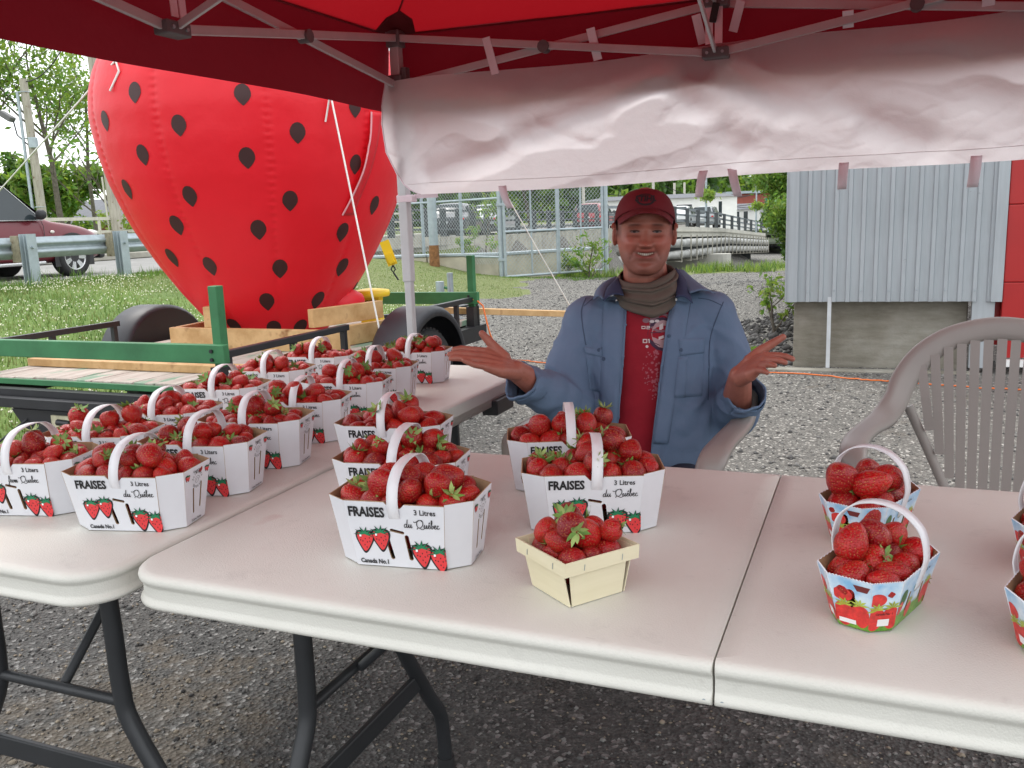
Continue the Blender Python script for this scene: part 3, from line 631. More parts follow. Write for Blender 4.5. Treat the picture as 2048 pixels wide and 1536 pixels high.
# railing posts evenly along the deck
tot=sum((pts[i+1]-pts[i]).length for i in range(3)); cum=[0]
for i in range(3): cum.append(cum[-1]+(pts[i+1]-pts[i]).length)
def dl(s):
    for i in range(3):
        if s<=cum[i+1] or i==2: return pts[i].lerp(pts[i+1],(s-cum[i])/(cum[i+1]-cum[i]))
s=0
while s<tot:
    p=dl(s); mb=MB(); mb.box(p+side*.08+Vector((0,0,.55)),(.20,.20,1.15)); mb.obj('railing_post',M_dk,t); s+=4.1
for hz,w in ((.35,.12),(.72,.12),(1.10,.14)):
    mb=MB()
    for i in range(3): mb.beam(pts[i]+side*.26+Vector((0,0,hz)),pts[i+1]+side*.26+Vector((0,0,hz)),.08,w)
    mb.obj('railing_bar',simple('galvanised bridge rail',(.23,.26,.28),.5,.3,.12,2) if hz==.35 else bpy.data.materials['galvanised bridge rail'],t)
M_pipe=simple('grey foil pipe lagging',(.42,.42,.40),.6,.1,.35,1.4,.5,3,.05)
for dz in (.98,1.62):
    mb=MB(); k=70; path=[dl(tot*.965*i/k)-side*.35-Vector((0,0,dz+ (.0 if i<60 else 0))) for i in range(k+1)]
    mb.tube(path,[.24*(1+.13*math.sin(i*2.1)) for i in range(k+1)],10); mb.obj('pipe',M_pipe,t)
s=1.0
while s<tot*.97:
    p=dl(s)-side*.66; mb=MB(); mb.beam(p-Vector((0,0,.5)),p-Vector((0,0,2.05)),.07,.07); mb.beam(p-Vector((0,0,2.0)),p+side*.9-Vector((0,0,2.0)),.07,.06); mb.obj('pipe_hanger',M_conc,t); s+=2.1
# pier
pc=at(1437,520,61); pz=Vector((pc.x,pc.y,0))-o0
mb=MB(); M=Matrix.Translation(pz)@Matrix.Rotation(math.atan2(side.y,side.x),4,'Z')
pr=[(-.1+.75*math.cos(a),.75*math.sin(a)) for a in np.linspace(PI/2,3*PI/2,9)]+[(8,-.75),(8,.75)]
mb.prism(pr,2.6,Matrix.Translation((0,0,-4.25))@M); mb.prism([(x*1.06 if x<1 else x,y*1.25) for x,y in pr],1.6,Matrix.Translation((0,0,-5.8))@M); mb.obj('pier',simple('pale pier concrete',(.47,.46,.41),.9,0,.12,.8),t)
mb=MB(); ab=dl(tot)-o0*0; mb.box(dl(tot*.985)+side*6-Vector((0,0,4.2)),(7,9,5)); mb.obj('abutment',bpy.data.materials['dark girder steel'],t)
mb=MB(); mb.grid(lambda u,v:(-30+150*u,28+140*v,-4.4),2,2); struct(mb.obj('river',simple('dark river water',(.025,.03,.025),.75,spec=.1)))
# cars on the raised road and bridge (distance, size from the photograph)
P_dk=car_paint('dark grey car paint',(.06,.065,.07)); P_r2=car_paint('faded red car paint',(.28,.04,.05)); P_w=car_paint('white car paint',(.62,.65,.66)); P_s=car_paint('silver car paint',(.35,.38,.39))
def place(px,y,z): p=at(px,450,y); return Vector((p.x,p.y,z))
car('dark_car','dark hatchback with red tail lights seen through the mesh fence',place(912,38,.50),R(80),4.3,1.8,1.46,P_dk,False,group='cars on the raised road')
car('silver_car','silver car just beyond the dark hatchback behind the fence',place(985,44,.45),R(75),4.4,1.8,1.5,P_s,False,group='cars on the raised road')
car('small_red_car','red estate car behind the mesh gate, left of the man',place(1190,54,.33),R(72),4.3,1.8,1.62,P_r2,True,group='cars on the raised road')
car('white_car','white car behind the bridge railing near the cap of the man',place(1362,64,.18),R(70),4.4,1.8,1.5,P_w,False,group='cars on the raised road')
car('pale_van','pale blue grey minivan on the bridge behind the street lamp',place(1412,74,-.15),R(70),4.7,1.9,1.8,P_s,True,group='cars on the raised road')
# ================================================================ buildings past the bridge
p=at(1322,420,100); house('long white flat fronted building beyond the bridge, right of the cap',p.x,p.y,-.6,16,9,3.3,.5,R(-12),M_wwall,[(2.6,2.2,1.6,.8),(6.3,2.0,.35,1.6)],'white_building','building')
p=at(1478,420,112); house('small white shop with tall narrow windows and a grey roof beyond the bridge',p.x,p.y,-1.2,4.6,5,2.5,.7,R(-10),M_wwall,[(-1.4,1.5,.5,1.5),(-.4,1.5,.5,1.5),(.6,1.5,.5,1.5)],'small_shop','building')
p=at(1513,420,116); house('low white shed with an orange crate by its door beyond the bridge',p.x,p.y,-1.4,3.6,4,2.3,.4,R(-10),M_wwall,[(1,1.2,1,1.8)],'shed','building')
p=at(1562,400,140); t=thing('brick_building','wide red brick building with a flat metal edged roof beyond the bridge','building',(p.x,p.y,-1),R(-8))
mb=MB(); mb.box((0,0,2.3),(17,12,4.6)); mb.obj('wall',simple('red brick far',(.30,.085,.065),.9,0,.15,2),t); mb=MB(); mb.box((0,0,4.8),(18,13,.35)); mb.obj('roof_edge',M_galv,t)
mb=MB(); mb.box((-2.2,-6.1,.9),(2.6,.4,2.4)); mb.obj('side_panel',simple('pale yellow panel',(.55,.52,.30),.8),t)
mb=MB(); mb.box((-4.4,-6.1,.9),(1.8,.3,2.4)); mb.obj('doorway',simple('dark doorway',(.05,.045,.04),.8),t)
# street lamps with hanging baskets
def street_lamp(label,px,y,h,arm,z0):
    p=place(px,y,z0); t=thing('street_lamp',label,'street lamp',p,0,'street lamps with flower baskets on the bridge')
    mb=MB(); mb.tube([(0,0,0),(0,0,h*.6),(0,0,h)],[.10,.08,.07],8); mb.obj('post',M_galv,t)
    mb=MB(); mb.tube([(0,0,h-.1),(arm*.3,0,h+.75),(arm*.7,0,h+1.15),(arm,0,h+1.2)],.05,6); mb.obj('lamp_arm',M_galv,t)
    mb=MB(); mb.sphere((arm+.3,0,h+1.2),(.42,.16,.10),10,6); mb.obj('lamp_head',simple('lamp white',(.7,.72,.72),.4) if 'lamp white' not in bpy.data.materials else bpy.data.materials['lamp white'],t)
    rn=np.random.RandomState(int(px)); n=420; C=rn.normal(0,1,(n,3))*np.array([.27,.27,.20])+np.array([.1,0,h*.62]); U=rn.normal(0,.07,(n,3));W=rn.normal(0,.07,(n,3)); Q=np.stack([C-U,C+W,C+U,C-W],1).reshape(-1,3)
    link('flower_basket',fast_mesh('flower_basket',Q,np.arange(4*n).reshape(-1,4),M_leaf[2],4),t,kind='stuff')
street_lamp('curved street lamp with a flower basket on the bridge, left of the brick building',1412,66,4.1,2.6,-.15)
street_lamp('street lamp with a flower basket in front of the red brick building',1512,88,4.2,-.8,-1.0)
def far_pole(label,px,y,ptop):
    p=place(px,y,-1); tp=at(px-2,ptop,y); t=thing('utility_pole',label,'pole',p); mb=MB(); mb.tube([(0,0,0),(0,0,tp.z-p.z)],.16,8); mb.obj('shaft',simple('pale pole',(.52,.50,.44),.8) if 'pale pole' not in bpy.data.materials else bpy.data.materials['pale pole'],t); return tp
tops=[far_pole('pale wooden pole just right of the cap of the man',1349,120,366),far_pole('slimmer pale pole right of the first one beyond the bridge',1369,128,365),far_pole('tall pale pole whose top is cut by the banner above the cap',1307,105,335),far_pole('thin pole beyond the mesh gate',1168,90,350)]
for i,(pa,pb) in enumerate([((1200,385),(1590,372)),((1215,398),(1590,392)),((1215,408),(1590,365)),((1330,372),(1590,410))]):
    cable(['upper','second','lower','lowest'][i]+' of the thin cables strung in front of the wooded hill',at(pa[0],pa[1],100),at(pb[0],pb[1],110),1.2,.035)
p=place(1552,84,0); t=thing('road_sign','green direction sign on two posts at the far end of the bridge','sign',p,R(-5))
mb=MB(); mb.box((0,0,1.6),(2.0,.08,1.3)); mb.obj('sign_panel',simple('sign green',(.01,.19,.12),.5),t); mb=MB(); mb.box((-.7,.08,.4),(.1,.1,2.6)); mb.obj('post',M_galv,t); mb=MB(); mb.box((.7,.08,.4),(.1,.1,2.6)); mb.obj('post',M_galv,t)
# wooded hill and near trees on the right
def hill_z(x,y): 
    a=sst(146,240,y); return -3+46*a*sst(-.22,-.10,x/max(y,1))*(.8+.2*noise.noise(Vector((x*.01,y*.01,0))))
mb=MB(); mb.grid(lambda u,v:(-130+380*u,110+190*v,hill_z(-130+380*u,110+190*v)),40,24); struct(mb.obj('hill',simple('forest floor',(.03,.045,.02),.95)))
rn=np.random.RandomState(4); Q=[];mi=[]
for k in range(620):
    y=rn.uniform(152,245); x=rn.uniform(-.14*y,.40*y+14); rr=rn.uniform(2.2,4.4); z=hill_z(x,y)+rr*1.0; con=rn.rand()<.45; n=190
    D=rn.normal(0,1,(n,3)); D/=np.linalg.norm(D,axis=1)[:,None]; D=D*rn.uniform(.55,1.05,(n,1))
    if con: h=rn.rand(n); D=np.c_[D[:,0]*(1-h)*.8,D[:,1]*(1-h)*.8,-1+2.9*h]
    C=D*rr+np.array([x,y,z]); U=rn.normal(0,.36,(n,3));W=rn.normal(0,.36,(n,3)); Q.append(np.stack([C-U,C+W,C+U,C-W],1).reshape(-1,3)); mi+= [rn.choice([0,1,1,3,3] if con else [0,0,1,2,1])]*n
Q=np.concatenate(Q); o=struct(link('wooded_hillside',fast_mesh('wooded_hillside',Q,np.arange(len(Q)).reshape(-1,4),M_leaf,4,mi)),'stuff'); tag(o,'dense mixed forest covering the hill beyond the bridge','forest')
tree('riverside_tree','tall light green tree overhanging the right end of the bridge beside the metal building',place(1606,44,-3.2),9.6,.55,[M_leaf[0],M_leaf[0],M_leaf[2]],41,30000,.12,.22,crown_lo=.2)
tree('riverside_tree','dense dark shrubby tree below the right end of the bridge',place(1583,47,-4.6),5.6,.8,[M_leaf[1],M_leaf[1],M_leaf[0]],42,24000,.13,.2,crown_lo=.05)
tree('riverside_tree','green tree between the road sign and the metal building',place(1604,66,-4.2),9.0,.6,[M_leaf[0],M_leaf[1]],43,18000,.17,.2,crown_lo=.1)
tree('fence_side_tree','dark green tree beyond the raised road behind the mesh fence',place(1060,95,-1),9,1.5,[M_leaf[1],M_leaf[0]],44,9000,.3,.2,crown_lo=.1)
tree('fence_side_tree','leafy tree beyond the raised road near the tent leg',place(870,80,-1),9,1.6,[M_leaf[1],M_leaf[0]],45,9000,.3,.2,crown_lo=.1)
tree('fence_side_tree','broad tree beyond the raised road behind the strawberry',place(740,78,-1),10,1.6,[M_leaf[1],M_leaf[0]],46,8000,.3,.2,crown_lo=.1)
# young shrubs and weeds at the fence
def weed(label,base,h,seed,n=500,leaf=.05): tree('wild_shrub',label,base,h,1.2,[M_leaf[2],M_leaf[0]],seed,n,leaf,.02,crown_lo=.05,cat='shrub')
q=at(1180,545,17.6); weed('sprawling green weeds growing through the mesh gate',Vector((q.x,q.y,0)),.95,51,420)
q=at(1130,548,18.2); weed('low bush in front of the concrete wall behind the mesh gate',Vector((q.x,q.y,0)),.6,52,350)
q=at(970,500,21); weed('bright green bush growing between the two concrete walls',Vector((q.x,q.y,.35)),1.25,53,700)
q=at(925,495,21); weed('small bush between the two concrete walls near the thick pole',Vector((q.x,q.y,.35)),.75,54,400)
q=at(1555,645,8.0); weed('leafy weeds against the corner of the metal building',Vector((q.x,q.y,.12)),.55,55,260,.035)
q=at(1515,690,7.3); weed('small weed in the rubble beside the metal building',Vector((q.x,q.y,.05)),.22,56,90,.03)
# ================================================================ chain link fence and gate
M_wiremesh=simple('galvanised wire',(.42,.46,.47),.5,.4,.1,6)
def mesh_panel(a,b,z0,z1,pitch=.085,r=.0035):
    """woven diamonds: two families of slanting wires as thin prisms"""
    a=Vector(a);b=Vector(b);L=(b-a).length;H=z1-z0;x=(b-a)/L;n=Vector((x.y,-x.x,0)); V=[];F=[]
    def seg(p,q):
        k=len(V); d=(q-p).normalized(); s=d.cross(n)*r
        for c in (p,q): V.extend([c+s,c+n*r*1.2,c-s])
        F.extend([(k,k+1,k+4,k+3),(k+1,k+2,k+5,k+4),(k+2,k,k+3,k+5)])
    m=int((L+H)/pitch)+1
    for i in range(m):
        o=i*pitch
        # rising wire: from (o-H..)
        s0=max(0,o-H);e0=min(L,o)
        if e0>s0:
            seg(a+x*s0+Vector((0,0,z0+(s0-(o-H)))),a+x*e0+Vector((0,0,z0+(e0-(o-H)))))
            seg(a+x*s0+Vector((0,0,z1-(s0-(o-H)))),a+x*e0+Vector((0,0,z1-(e0-(o-H)))))
    mb=MB(); mb.add(V,F); return mb
def P2(px,y): q=at(px,500,y); return Vector((q.x,q.y,0))
t=thing('mesh_fence','tall galvanised chain link fence of several panels left of the gate','fence',P2(1000,17.3)); o0=t.location.copy()
fp=[P2(760,23.5),P2(848,21.5),P2(958,23.5),P2(1000,17.3)]; fp=[P2(735,20.2),P2(848,19.2),P2(925,18.3),P2(1002,17.3)]
top=[2.15,2.1,2.02,1.98]
for i in range(4):
    p=fp[i]-o0; mb=MB(); r=.035 if i<3 else .05; mb.tube([p+Vector((0,0,-.2)),p+Vector((0,0,top[i]+.05))],r,10); mb.sphere(p+Vector((0,0,top[i]+.06)),r*1.25,10,6); mb.obj('post',M_galv,t)
for i in range(3):
    mesh_panel(fp[i]-o0,fp[i+1]-o0,.35,1.98).obj('wire_mesh',M_wiremesh,t)
    for z in (.5,1.62): mb=MB(); mb.tube([fp[i]-o0+Vector((0,0,z)),fp[i+1]-o0+Vector((0,0,z))],.022,8); mb.obj('cross_rail',M_galv,t)
q=P2(868,18.15); t=thing('thick_steel_pole','thick grey steel pole with a rusty foot behind the mesh fence','pole',q)
mb=MB(); mb.tube([(0,0,.75),(0,0,1.4),(0,0,2.6)],.095,14); mb.obj('shaft',M_galv,t); mb=MB(); mb.tube([(0,0,-.1),(0,0,.752)],[.115,.10],14); mb.obj('rusty_foot',simple('rusty casing',(.23,.11,.045),.95,0,.5,12),t)
ga=P2(1010,17.25); gb=P2(1212,18.4); t=thing('mesh_gate','closed chain link double gate with a welded pipe frame left of the man','gate',ga); d=(gb-ga); x=d.normalized()
gz0=.12; gh=1.83
mb=MB(); mb.tube([d+Vector((0,0,-.2)),d+Vector((0,0,gh+.25))],.05,12); mb.sphere(d+Vector((0,0,gh+.27)),.062,10,6); mb.obj('hinge_post',M_galv,t)
for f0,f1 in ((.0,.505),(.52,.965)):
    a=d*f0;b=d*f1
    for z in (gz0,.98,gh): mb=MB(); mb.tube([a+Vector((0,0,z)),b+Vector((0,0,z))],.024,8); mb.obj('frame_rail',M_galv,t)
    for ff in (0,.5,1): c=a.lerp(b,ff); mb=MB(); mb.tube([c+Vector((0,0,gz0)),c+Vector((0,0,gh+(.12 if ff==.5 else 0)))],.026 if ff!=.5 else .018,8); mb.obj('frame_upright',M_galv,t)
    mesh_panel(a,b,gz0,gh+.1,.085).obj('wire_mesh',M_wiremesh,t)
for z in (.45,1.5): mb=MB(); mb.box(Vector((-.06,0,z)),(.16,.05,.05)); mb.obj('latch',M_galv,t)
# steel stub and hose coupling in the lawn behind the trailer
q=atz(880,578,.3); q=at(880,575,11.5); t=thing('pipe_stub','short grey pipe with a green hose bend standing behind the trailer','pipe',Vector((q.x,q.y,ground_z(q.x,q.y))))
mb=MB(); mb.tube([(0,0,-.05),(0,0,.42)],.055,12); mb.obj('pipe',M_galv,t); mb=MB(); mb.tube([(.05,0,.34),(.12,0,.33),(.145,0,.28),(.14,0,.15)],.016,8); mb.obj('hose_bend',M_green,t)
# ================================================================ metal clad building at the right
def siding_mat():
    t=NT('pale grey metal siding'); co=t.coord(); n=t.noise(co,1.4,4); n2=t.noise(t.coord((14,14,.8)),3,4,.6); n3=t.noise(co,30,3,.6); n4=t.noise(co,7,5,.75)
    c=t.ramp(n,[(.3,(.355,.39,.415)),(.7,(.41,.445,.47))]); c=t.mix(.5,c,t.mix(1,c,t.ramp(n2,[(.35,.80),(.6,1)]),'MULTIPLY')); sc=t.ramp(n4,[(.70,0),(.73,.6)]); c=t.mix(sc,c,(.22,.23,.23))
    t.color(c); t.set(Roughness=.45,Metallic=.15); t.bump(n,.2,.03); return t.m
BA=R(-20); bo=Vector((2.16,6.80,0)); t=thing('metal_clad_building','building clad in grey ribbed metal on a concrete base with red doors at the right','building',bo,BA)
M_sid=siding_mat()
ZS=.545; ZT=4.2; WL=1.40
# foundation and core
mb=MB(); mb.box((WL/2-.06,3.0,ZS/2-.1),(WL-.24+.06,5.8,ZS+.2),bev=.01)
def conc_stain():
    tt=NT('stained foundation concrete'); co=tt.coord(); n=tt.noise(co,2.2,6,.65); n2=tt.noise(tt.coord((1,1,5)),5,6,.6); n3=tt.noise(co,60,3)
    c=tt.ramp(n,[(.3,(.12,.108,.08)),(.5,(.22,.205,.165)),(.7,(.33,.32,.28))]); c=tt.mix(.4,c,tt.ramp(n2,[(.3,(.14,.128,.095)),(.7,(.34,.325,.28))])); tt.color(c); tt.set(Roughness=.92); tt.bump(tt.mix(.5,n2,n3),.5,.015); return tt.m
mb.obj('foundation',conc_stain(),t)
mb=MB(); mb.box((WL/2,3.0,(ZS+ZT)/2),(WL+.02,5.9,ZT-ZS)); mb.obj('wall_core',M_sid,t)
# ribbed sheets, each a part
def rib_sheet(x0,x1):
    pts=[]; x=x0; p=.0945; 
    prof=[(0,0),(.058,0),(.064,-.018),(.088,-.018),(.0945,0)]
    xs=[]; k=0
    while x0+k*p<x1-1e-3:
        for a,b in prof[:-1]: xs.append((x0+k*p+a,b))
        k+=1
    xs.append((x1,0)); vs=[(a,b-.035,z) for z in (ZS-.02,ZT) for a,b in xs]+[(a,b-.031,z) for z in (ZS-.02,ZT) for a,b in xs]; n=len(xs)
    fs=[(i,i+1,n+i+1,n+i) for i in range(n-1)]+[(2*n+i,3*n+i,3*n+i+1,2*n+i+1) for i in range(n-1)]+[(i,2*n+i,2*n+i+1,i+1) for i in range(n-1)]
    mb=MB(); mb.add(vs,fs); return mb
for k in range(2): rib_sheet(.055+k*.6615,.055+(k+1)*.6615).obj('siding_sheet',M_sid,t)
mb=MB(); mb.box((.02,-.042,(ZS+ZT)/2-.01),(.07,.05,ZT-ZS+.02)); mb.box((-.02,.4,(ZS+ZT)/2-.01),(.03,.9,ZT-ZS+.02)); mb.obj('corner_trim',M_sid,t)
mb=MB(); mb.box((WL+.004,-.045,(ZS+ZT)/2-.01),(.072,.06,ZT-ZS+.02)); mb.obj('corner_trim',M_sid,t)
mb=MB(); mb.box((WL-.07,-.01,ZS/2+.01),(.145,.05,ZS-.06)); mb.obj('skirt_panel',M_sid,t)
mb=MB(); mb.box((.29,-.032,.29),(.028,.024,.54)); mb.obj('conduit',simple('pale plastic conduit',(.55,.58,.60),.5),t)
mb=MB()
for k in range(14):
    if k%2==0: mb.sphere((.055+.0945*k+.0755,-.057,ZS+.06+.004*(k%3)),.006,6,4); mb.sphere((.055+.0945*k+.0755,-.057,1.62),.006,6,4)
mb.obj('screws',M_galv,t,kind='stuff')
mb=MB(); mb.box((WL*.42,-.085,.0),(WL*1.05,.10,.035),bev=.01); mb.obj('footing',bpy.data.materials['stained foundation concrete'],t)
M_reddoor=simple('glossy red door panel',(.38,.012,.012),.35,0,.06,3,.08,9)
for i,(a,b) in enumerate(((.12,.66),(.66,1.20),(1.20,1.75),(1.75,2.3))):
    mb=MB(); mb.box((WL+1.62,-.03,(a+b)/2),(3.15,.05,b-a-.003),bev=.006); mb.obj('door_panel',M_reddoor,t)
mb=MB(); mb.box((WL+1.62,-.05,.085),(3.15,.07,.05)); mb.obj('door_sill',M_white,t)
mb=MB(); mb.box((WL+1.62,.3,2.2),(3.3,.5,4.0)); mb.obj('door_bay_wall',M_reddoor,t)
# orange extension cord along the building and across the lot
M_cord=simple('orange cord',(.75,.17,.03),.5,0,.1,5)
def gz(p,dz=.006): return Vector((p.x,p.y,ground_z(p.x,p.y)+dz))
def cordpath(pix,z=.0,wig=.01,seed=1,k=6):
    rs=random.Random(seed); P=[atz(x,y,z) for x,y in pix]; out=[]
    for i in range(len(P)-1):
        for j in range(k): q=P[i].lerp(P[i+1],j/k); out.append(gz(q+Vector((rs.uniform(-wig,wig),rs.uniform(-wig,wig),0))))
    out.append(gz(P[-1])); return out
mb=MB(); mb.tube(cordpath([(2120,788),(2048,781),(1960,778),(1880,772),(1800,766),(1740,763),(1690,758),(1650,752),(1600,749),(1560,747),(1500,745),(1300,735),(1110,727),(1060,724)],0,.012,3),.0055,6); tag(mb.obj('extension_cord',M_cord),'orange extension cord lying along the building base and across the lot','cord')
# ================================================================ trailer
TY=R(23.5); t0=Vector((-1.375,4.10,0)); TR=thing('flatbed_trailer','black flatbed trailer with a painted plank deck and green end gates under the strawberry','trailer',t0,PI/2-TY)
# local frame: +x forward along the bed (away from the camera), +y to the left, z up ; origin below the near right corner
DL=2.72; DW=1.66; DZ=.50
def deck_mat():
    tt=NT('flaking painted deck'); co=tt.coord((1.2,9,1)); n=tt.noise(co,2.5,5,.7); n2=tt.noise(tt.coord((1,3,1)),2.4,4,.6)
    c=tt.ramp(n,[(.35,(.36,.30,.26)),(.6,(.50,.45,.40))]); f=tt.ramp(n2,[(.55,0),(.60,.8)]); tt.color(tt.mix(f,c,(.16,.30,.20))); tt.set(Roughness=.85); tt.bump(n,.4,.004); return tt.m
MD=deck_mat(); rs=random.Random(2); n=12; w=DW/n
for i in range(n):
    mb=MB(); mb.box((DL/2+rs.uniform(-.012,.012),(i+.5)*w,DZ-.02+rs.uniform(-.002,.002)),(DL,w-.008,.038),bev=.004); mb.obj('deck_plank',MD,TR)
mb=MB(); mb.box((-.010,DW/2,DZ-.024),(.018,DW+.02,.030),bev=.003); mb.obj('deck_end_strip',M_green,TR)
mb=MB()
for y in (-.045,DW+.045): mb.beam((-.05,y,DZ-.10),(DL+.1,y,DZ-.10),.07,.11)
for x in (-.055,DL+.05): mb.beam((x,-.07,DZ-.10),(x,DW+.07,DZ-.10),.06,.10)
mb.beam((-.13,-.05,DZ-.105),(-.13,DW+.05,DZ-.105),.05,.045)
mb.beam((.6,0,DZ-.1),(.6,DW,DZ-.1),.06,.08); mb.obj('chassis_frame',M_black,TR)
mb=MB(); mb.beam((DL,.0,DZ-.1),(DL+1.2,DW/2,DZ-.1),.07,.09); mb.beam((DL,DW,DZ-.1),(DL+1.2,DW/2,DZ-.1),.07,.09); mb.beam((DL+1.1,DW/2,DZ-.1),(DL+1.7,DW/2,DZ-.1),.08,.09); mb.obj('drawbar',M_black,TR)
mb=MB(); mb.tube([(DL+1.5,DW/2+.1,-.0),(DL+1.5,DW/2+.1,.75)],.03,8); mb.obj('jack_stand',M_galv,TR)
# side rails on short posts
for y in (-.045,DW+.045):
    for a,b in ((.0,1.02),(1.98,DL+.02)): mb=MB(); mb.beam((a,y,DZ+.155),(b,y,DZ+.155),.035,.035,bev=.004); mb.obj('side_rail',M_black,TR)
    for x in (.02,.52,.98,2.02,2.4,DL): mb=MB(); mb.beam((x,y,DZ-.06),(x,y,DZ+.14),.03,.03,up=(1,0,0)); mb.obj('rail_post',M_black,TR)
    # fender and wheel
    s=-1 if y<0 else 1; yc=(-.235 if s<0 else DW+.235); xc=1.50; rf=.37
    mb=MB(); N=20
    ang=[PI*(-.06+1.12*i/N) for i in range(N+1)]
    vs=[];fs=[]
    for a in ang:
        for yy,rr in ((yc-.125,rf-.035),(yc-.125,rf),(yc-.10,rf+.02),(yc+.10,rf+.02),(yc+.125,rf),(yc+.125,rf-.035)): vs.append((xc-math.cos(a)*rr*1.06,yy,.33+math.sin(a)*rr))
    for i in range(N):
        for j in range(5): k=i*6+j; fs.append((k,k+1,k+7,k+6))
    mb.add(vs,fs,0,None,True)
    # inner cheek plate
    yi=yc+(.125 if s<0 else -.125); pl=[(xc-math.cos(a)*rf*1.05,yi,.33+math.sin(a)*rf) for a in ang]; mb.add(pl,[tuple(range(len(pl)))])
    o=mb.obj('fender',simple('dull black plastic',(.022,.023,.028),.5,0,.15,3,.1,120,.002) if s<0 else bpy.data.materials['dull black plastic'],TR)
    so=o.modifiers.new('t','SOLIDIFY'); so.thickness=.006
    M=Matrix.Translation((xc,yc,.30))@Matrix.Rotation(s*-PI/2,4,'X'); wr=.29
    w_=bpy.data.objects.new('wheel',None); COL.objects.link(w_); w_.parent=TR; w_.matrix_local=M
    mb=MB(); mb.lathe([(wr*.6,-.085),(wr*.92,-.09),(wr,-.06),(wr,.06),(wr*.92,.09),(wr*.6,.085)],32); 
    for q in range(40):
        a=2*PI*q/40; 
        for zz in (-.038,.038): mb.box((math.cos(a)*wr,math.sin(a)*wr,zz),(.012,.028,.05),Matrix.Identity(4) if False else Matrix.Translation((math.cos(a)*wr,math.sin(a)*wr,zz))@Matrix.Rotation(a,4,'Z')@Matrix.Translation((-math.cos(a)*wr,-math.sin(a)*wr,-zz)))
    mb.obj('tyre',M_rub,w_); mb=MB(); mb.lathe([(0,.05),(wr*.25,.06),(wr*.3,.03),(wr*.55,.03),(wr*.6,.08)],20,caps=False); mb.obj('rim',M_white,w_)
    mb=MB(); mb.tube([(xc-.36,yc+(.0),.24),(xc-.40,yc,.24)],.02,8); mb.obj('marker_lamp',M_chrome,TR)
# green end gates
for x,zoff in ((.0,0),(DL-.02,0)):
    for y in (-.03,DW+.03):
        mb=MB(); mb.beam((x,y,DZ+.03),(x,y,DZ+.475),.050,.05,up=(0,1,0),bev=.004); mb.obj('gate_post',M_green,TR)
        mb=MB(); mb.beam((x,y,DZ-.14),(x,y,DZ+.10),.10,.06,up=(0,1,0)); mb.obj('stake_pocket',M_black,TR)
    xo=-.045 if x<1 else -.04
    mb=MB(); mb.beam((x+xo,-.10,DZ+.165),(x+xo,DW+.12,DZ+.160),.038,.088,bev=.004); mb.obj('gate_board',M_green,TR)
    for y in (-.03,DW+.03):
        for dz in (.14,.18): mb=MB(); mb.tube([(x+xo-.02,y,DZ+dz),(x+xo-.028,y,DZ+dz)],.009,8); mb.obj('bolt',M_black,TR)
# lamp bracket
mb=MB(); mb.add([(-.10,DW-.35,DZ-.15),(-.10,.15,DZ-.15),(-.10,.25,DZ-.27),(-.10,DW-.45,DZ-.27),(-.06,DW-.35,DZ-.15),(-.06,.15,DZ-.15),(-.06,.25,DZ-.27),(-.06,DW-.45,DZ-.27)],[(0,1,2,3),(7,6,5,4),(0,4,5,1),(1,5,6,2),(2,6,7,3),(3,7,4,0)]); mb.obj('lamp_bracket',M_black,TR)
mb=MB(); mb.box((-.107,.75,DZ-.205),(.012,.52,.075)); mb.obj('lamp_plate',simple('yellowed chipped plate',(.55,.52,.36),.7,0,.35,14),TR)
mb=MB(); mb.box((-.117,.62,DZ-.205),(.012,.10,.05),bev=.004); mb.obj('lamp_lens',simple('dull red lens',(.22,.02,.02),.4),TR)
for y in (.93,.78): mb=MB(); mb.tube([(-.112,y-.05,DZ-.205),(-.118,y+.03,DZ-.20)],.017,8); mb.obj('bulb_socket',M_black,TR)
mb=MB(); mb.tube([(-.1,1.2,DZ-.2),(-.3,1.35,.12),(-.35,1.6,.02),(-.1,1.9,.05),(.2,2.1,.2)],.006,6); mb.obj('loose_wire',M_black,TR)
def T(x,y,z): return TR.matrix_basis@Vector((x,y,z)) if False else frame(t0,PI/2-TY)@Vector((x,y,z))
def board(label,a,b,w,h,cat='board',name='pine_board',up=(0,0,1)):
    a=T(*a);b=T(*b); m=(a+b)/2; mb=MB(); mb.beam(a-m,b-m,w,h,up=up,bev=.003); o=mb.obj(name,M_pine); o.location=m; return tag(o,label,cat,'pine boards on the trailer')
z=DZ
board('long pine board lying across the near end of the deck behind the green board',(.33,-.02,z+.022),(.33,1.64,z+.022),.09,.042)
board('pine board on edge across the deck in front of the strawberry',(1.06,-.02,z+.065),(1.06,1.30,z+.065),.04,.13)
board('upper pine board running back beside the right side of the strawberry base',(1.10,.26,z+.19),(1.66,.12,z+.19),.045,.11)
board('lower pine board running back beneath the one beside the strawberry',(1.10,.20,z+.065),(1.72,.06,z+.065),.045,.12)
board('pine board running back along the left side of the strawberry base',(1.10,1.28,z+.065),(2.3,1.42,z+.065),.045,.13)
board('short pine block standing left of the strawberry foot',(1.12,1.00,z+.13),(1.12,1.00,z+.26),.10,.10,'block','pine_block',(1,0,0))
qa=at(835,619,6.55);qb=at(1152,628,7.05); mid_=(qa+qb)/2; mb=MB(); mb.beam(qa-mid_,qb-mid_,.09,.045,bev=.003); o=mb.obj('pine_board',M_pine); o.location=mid_; tag(o,'long pine outrigger board sticking out to the right from the far end of the trailer','board')
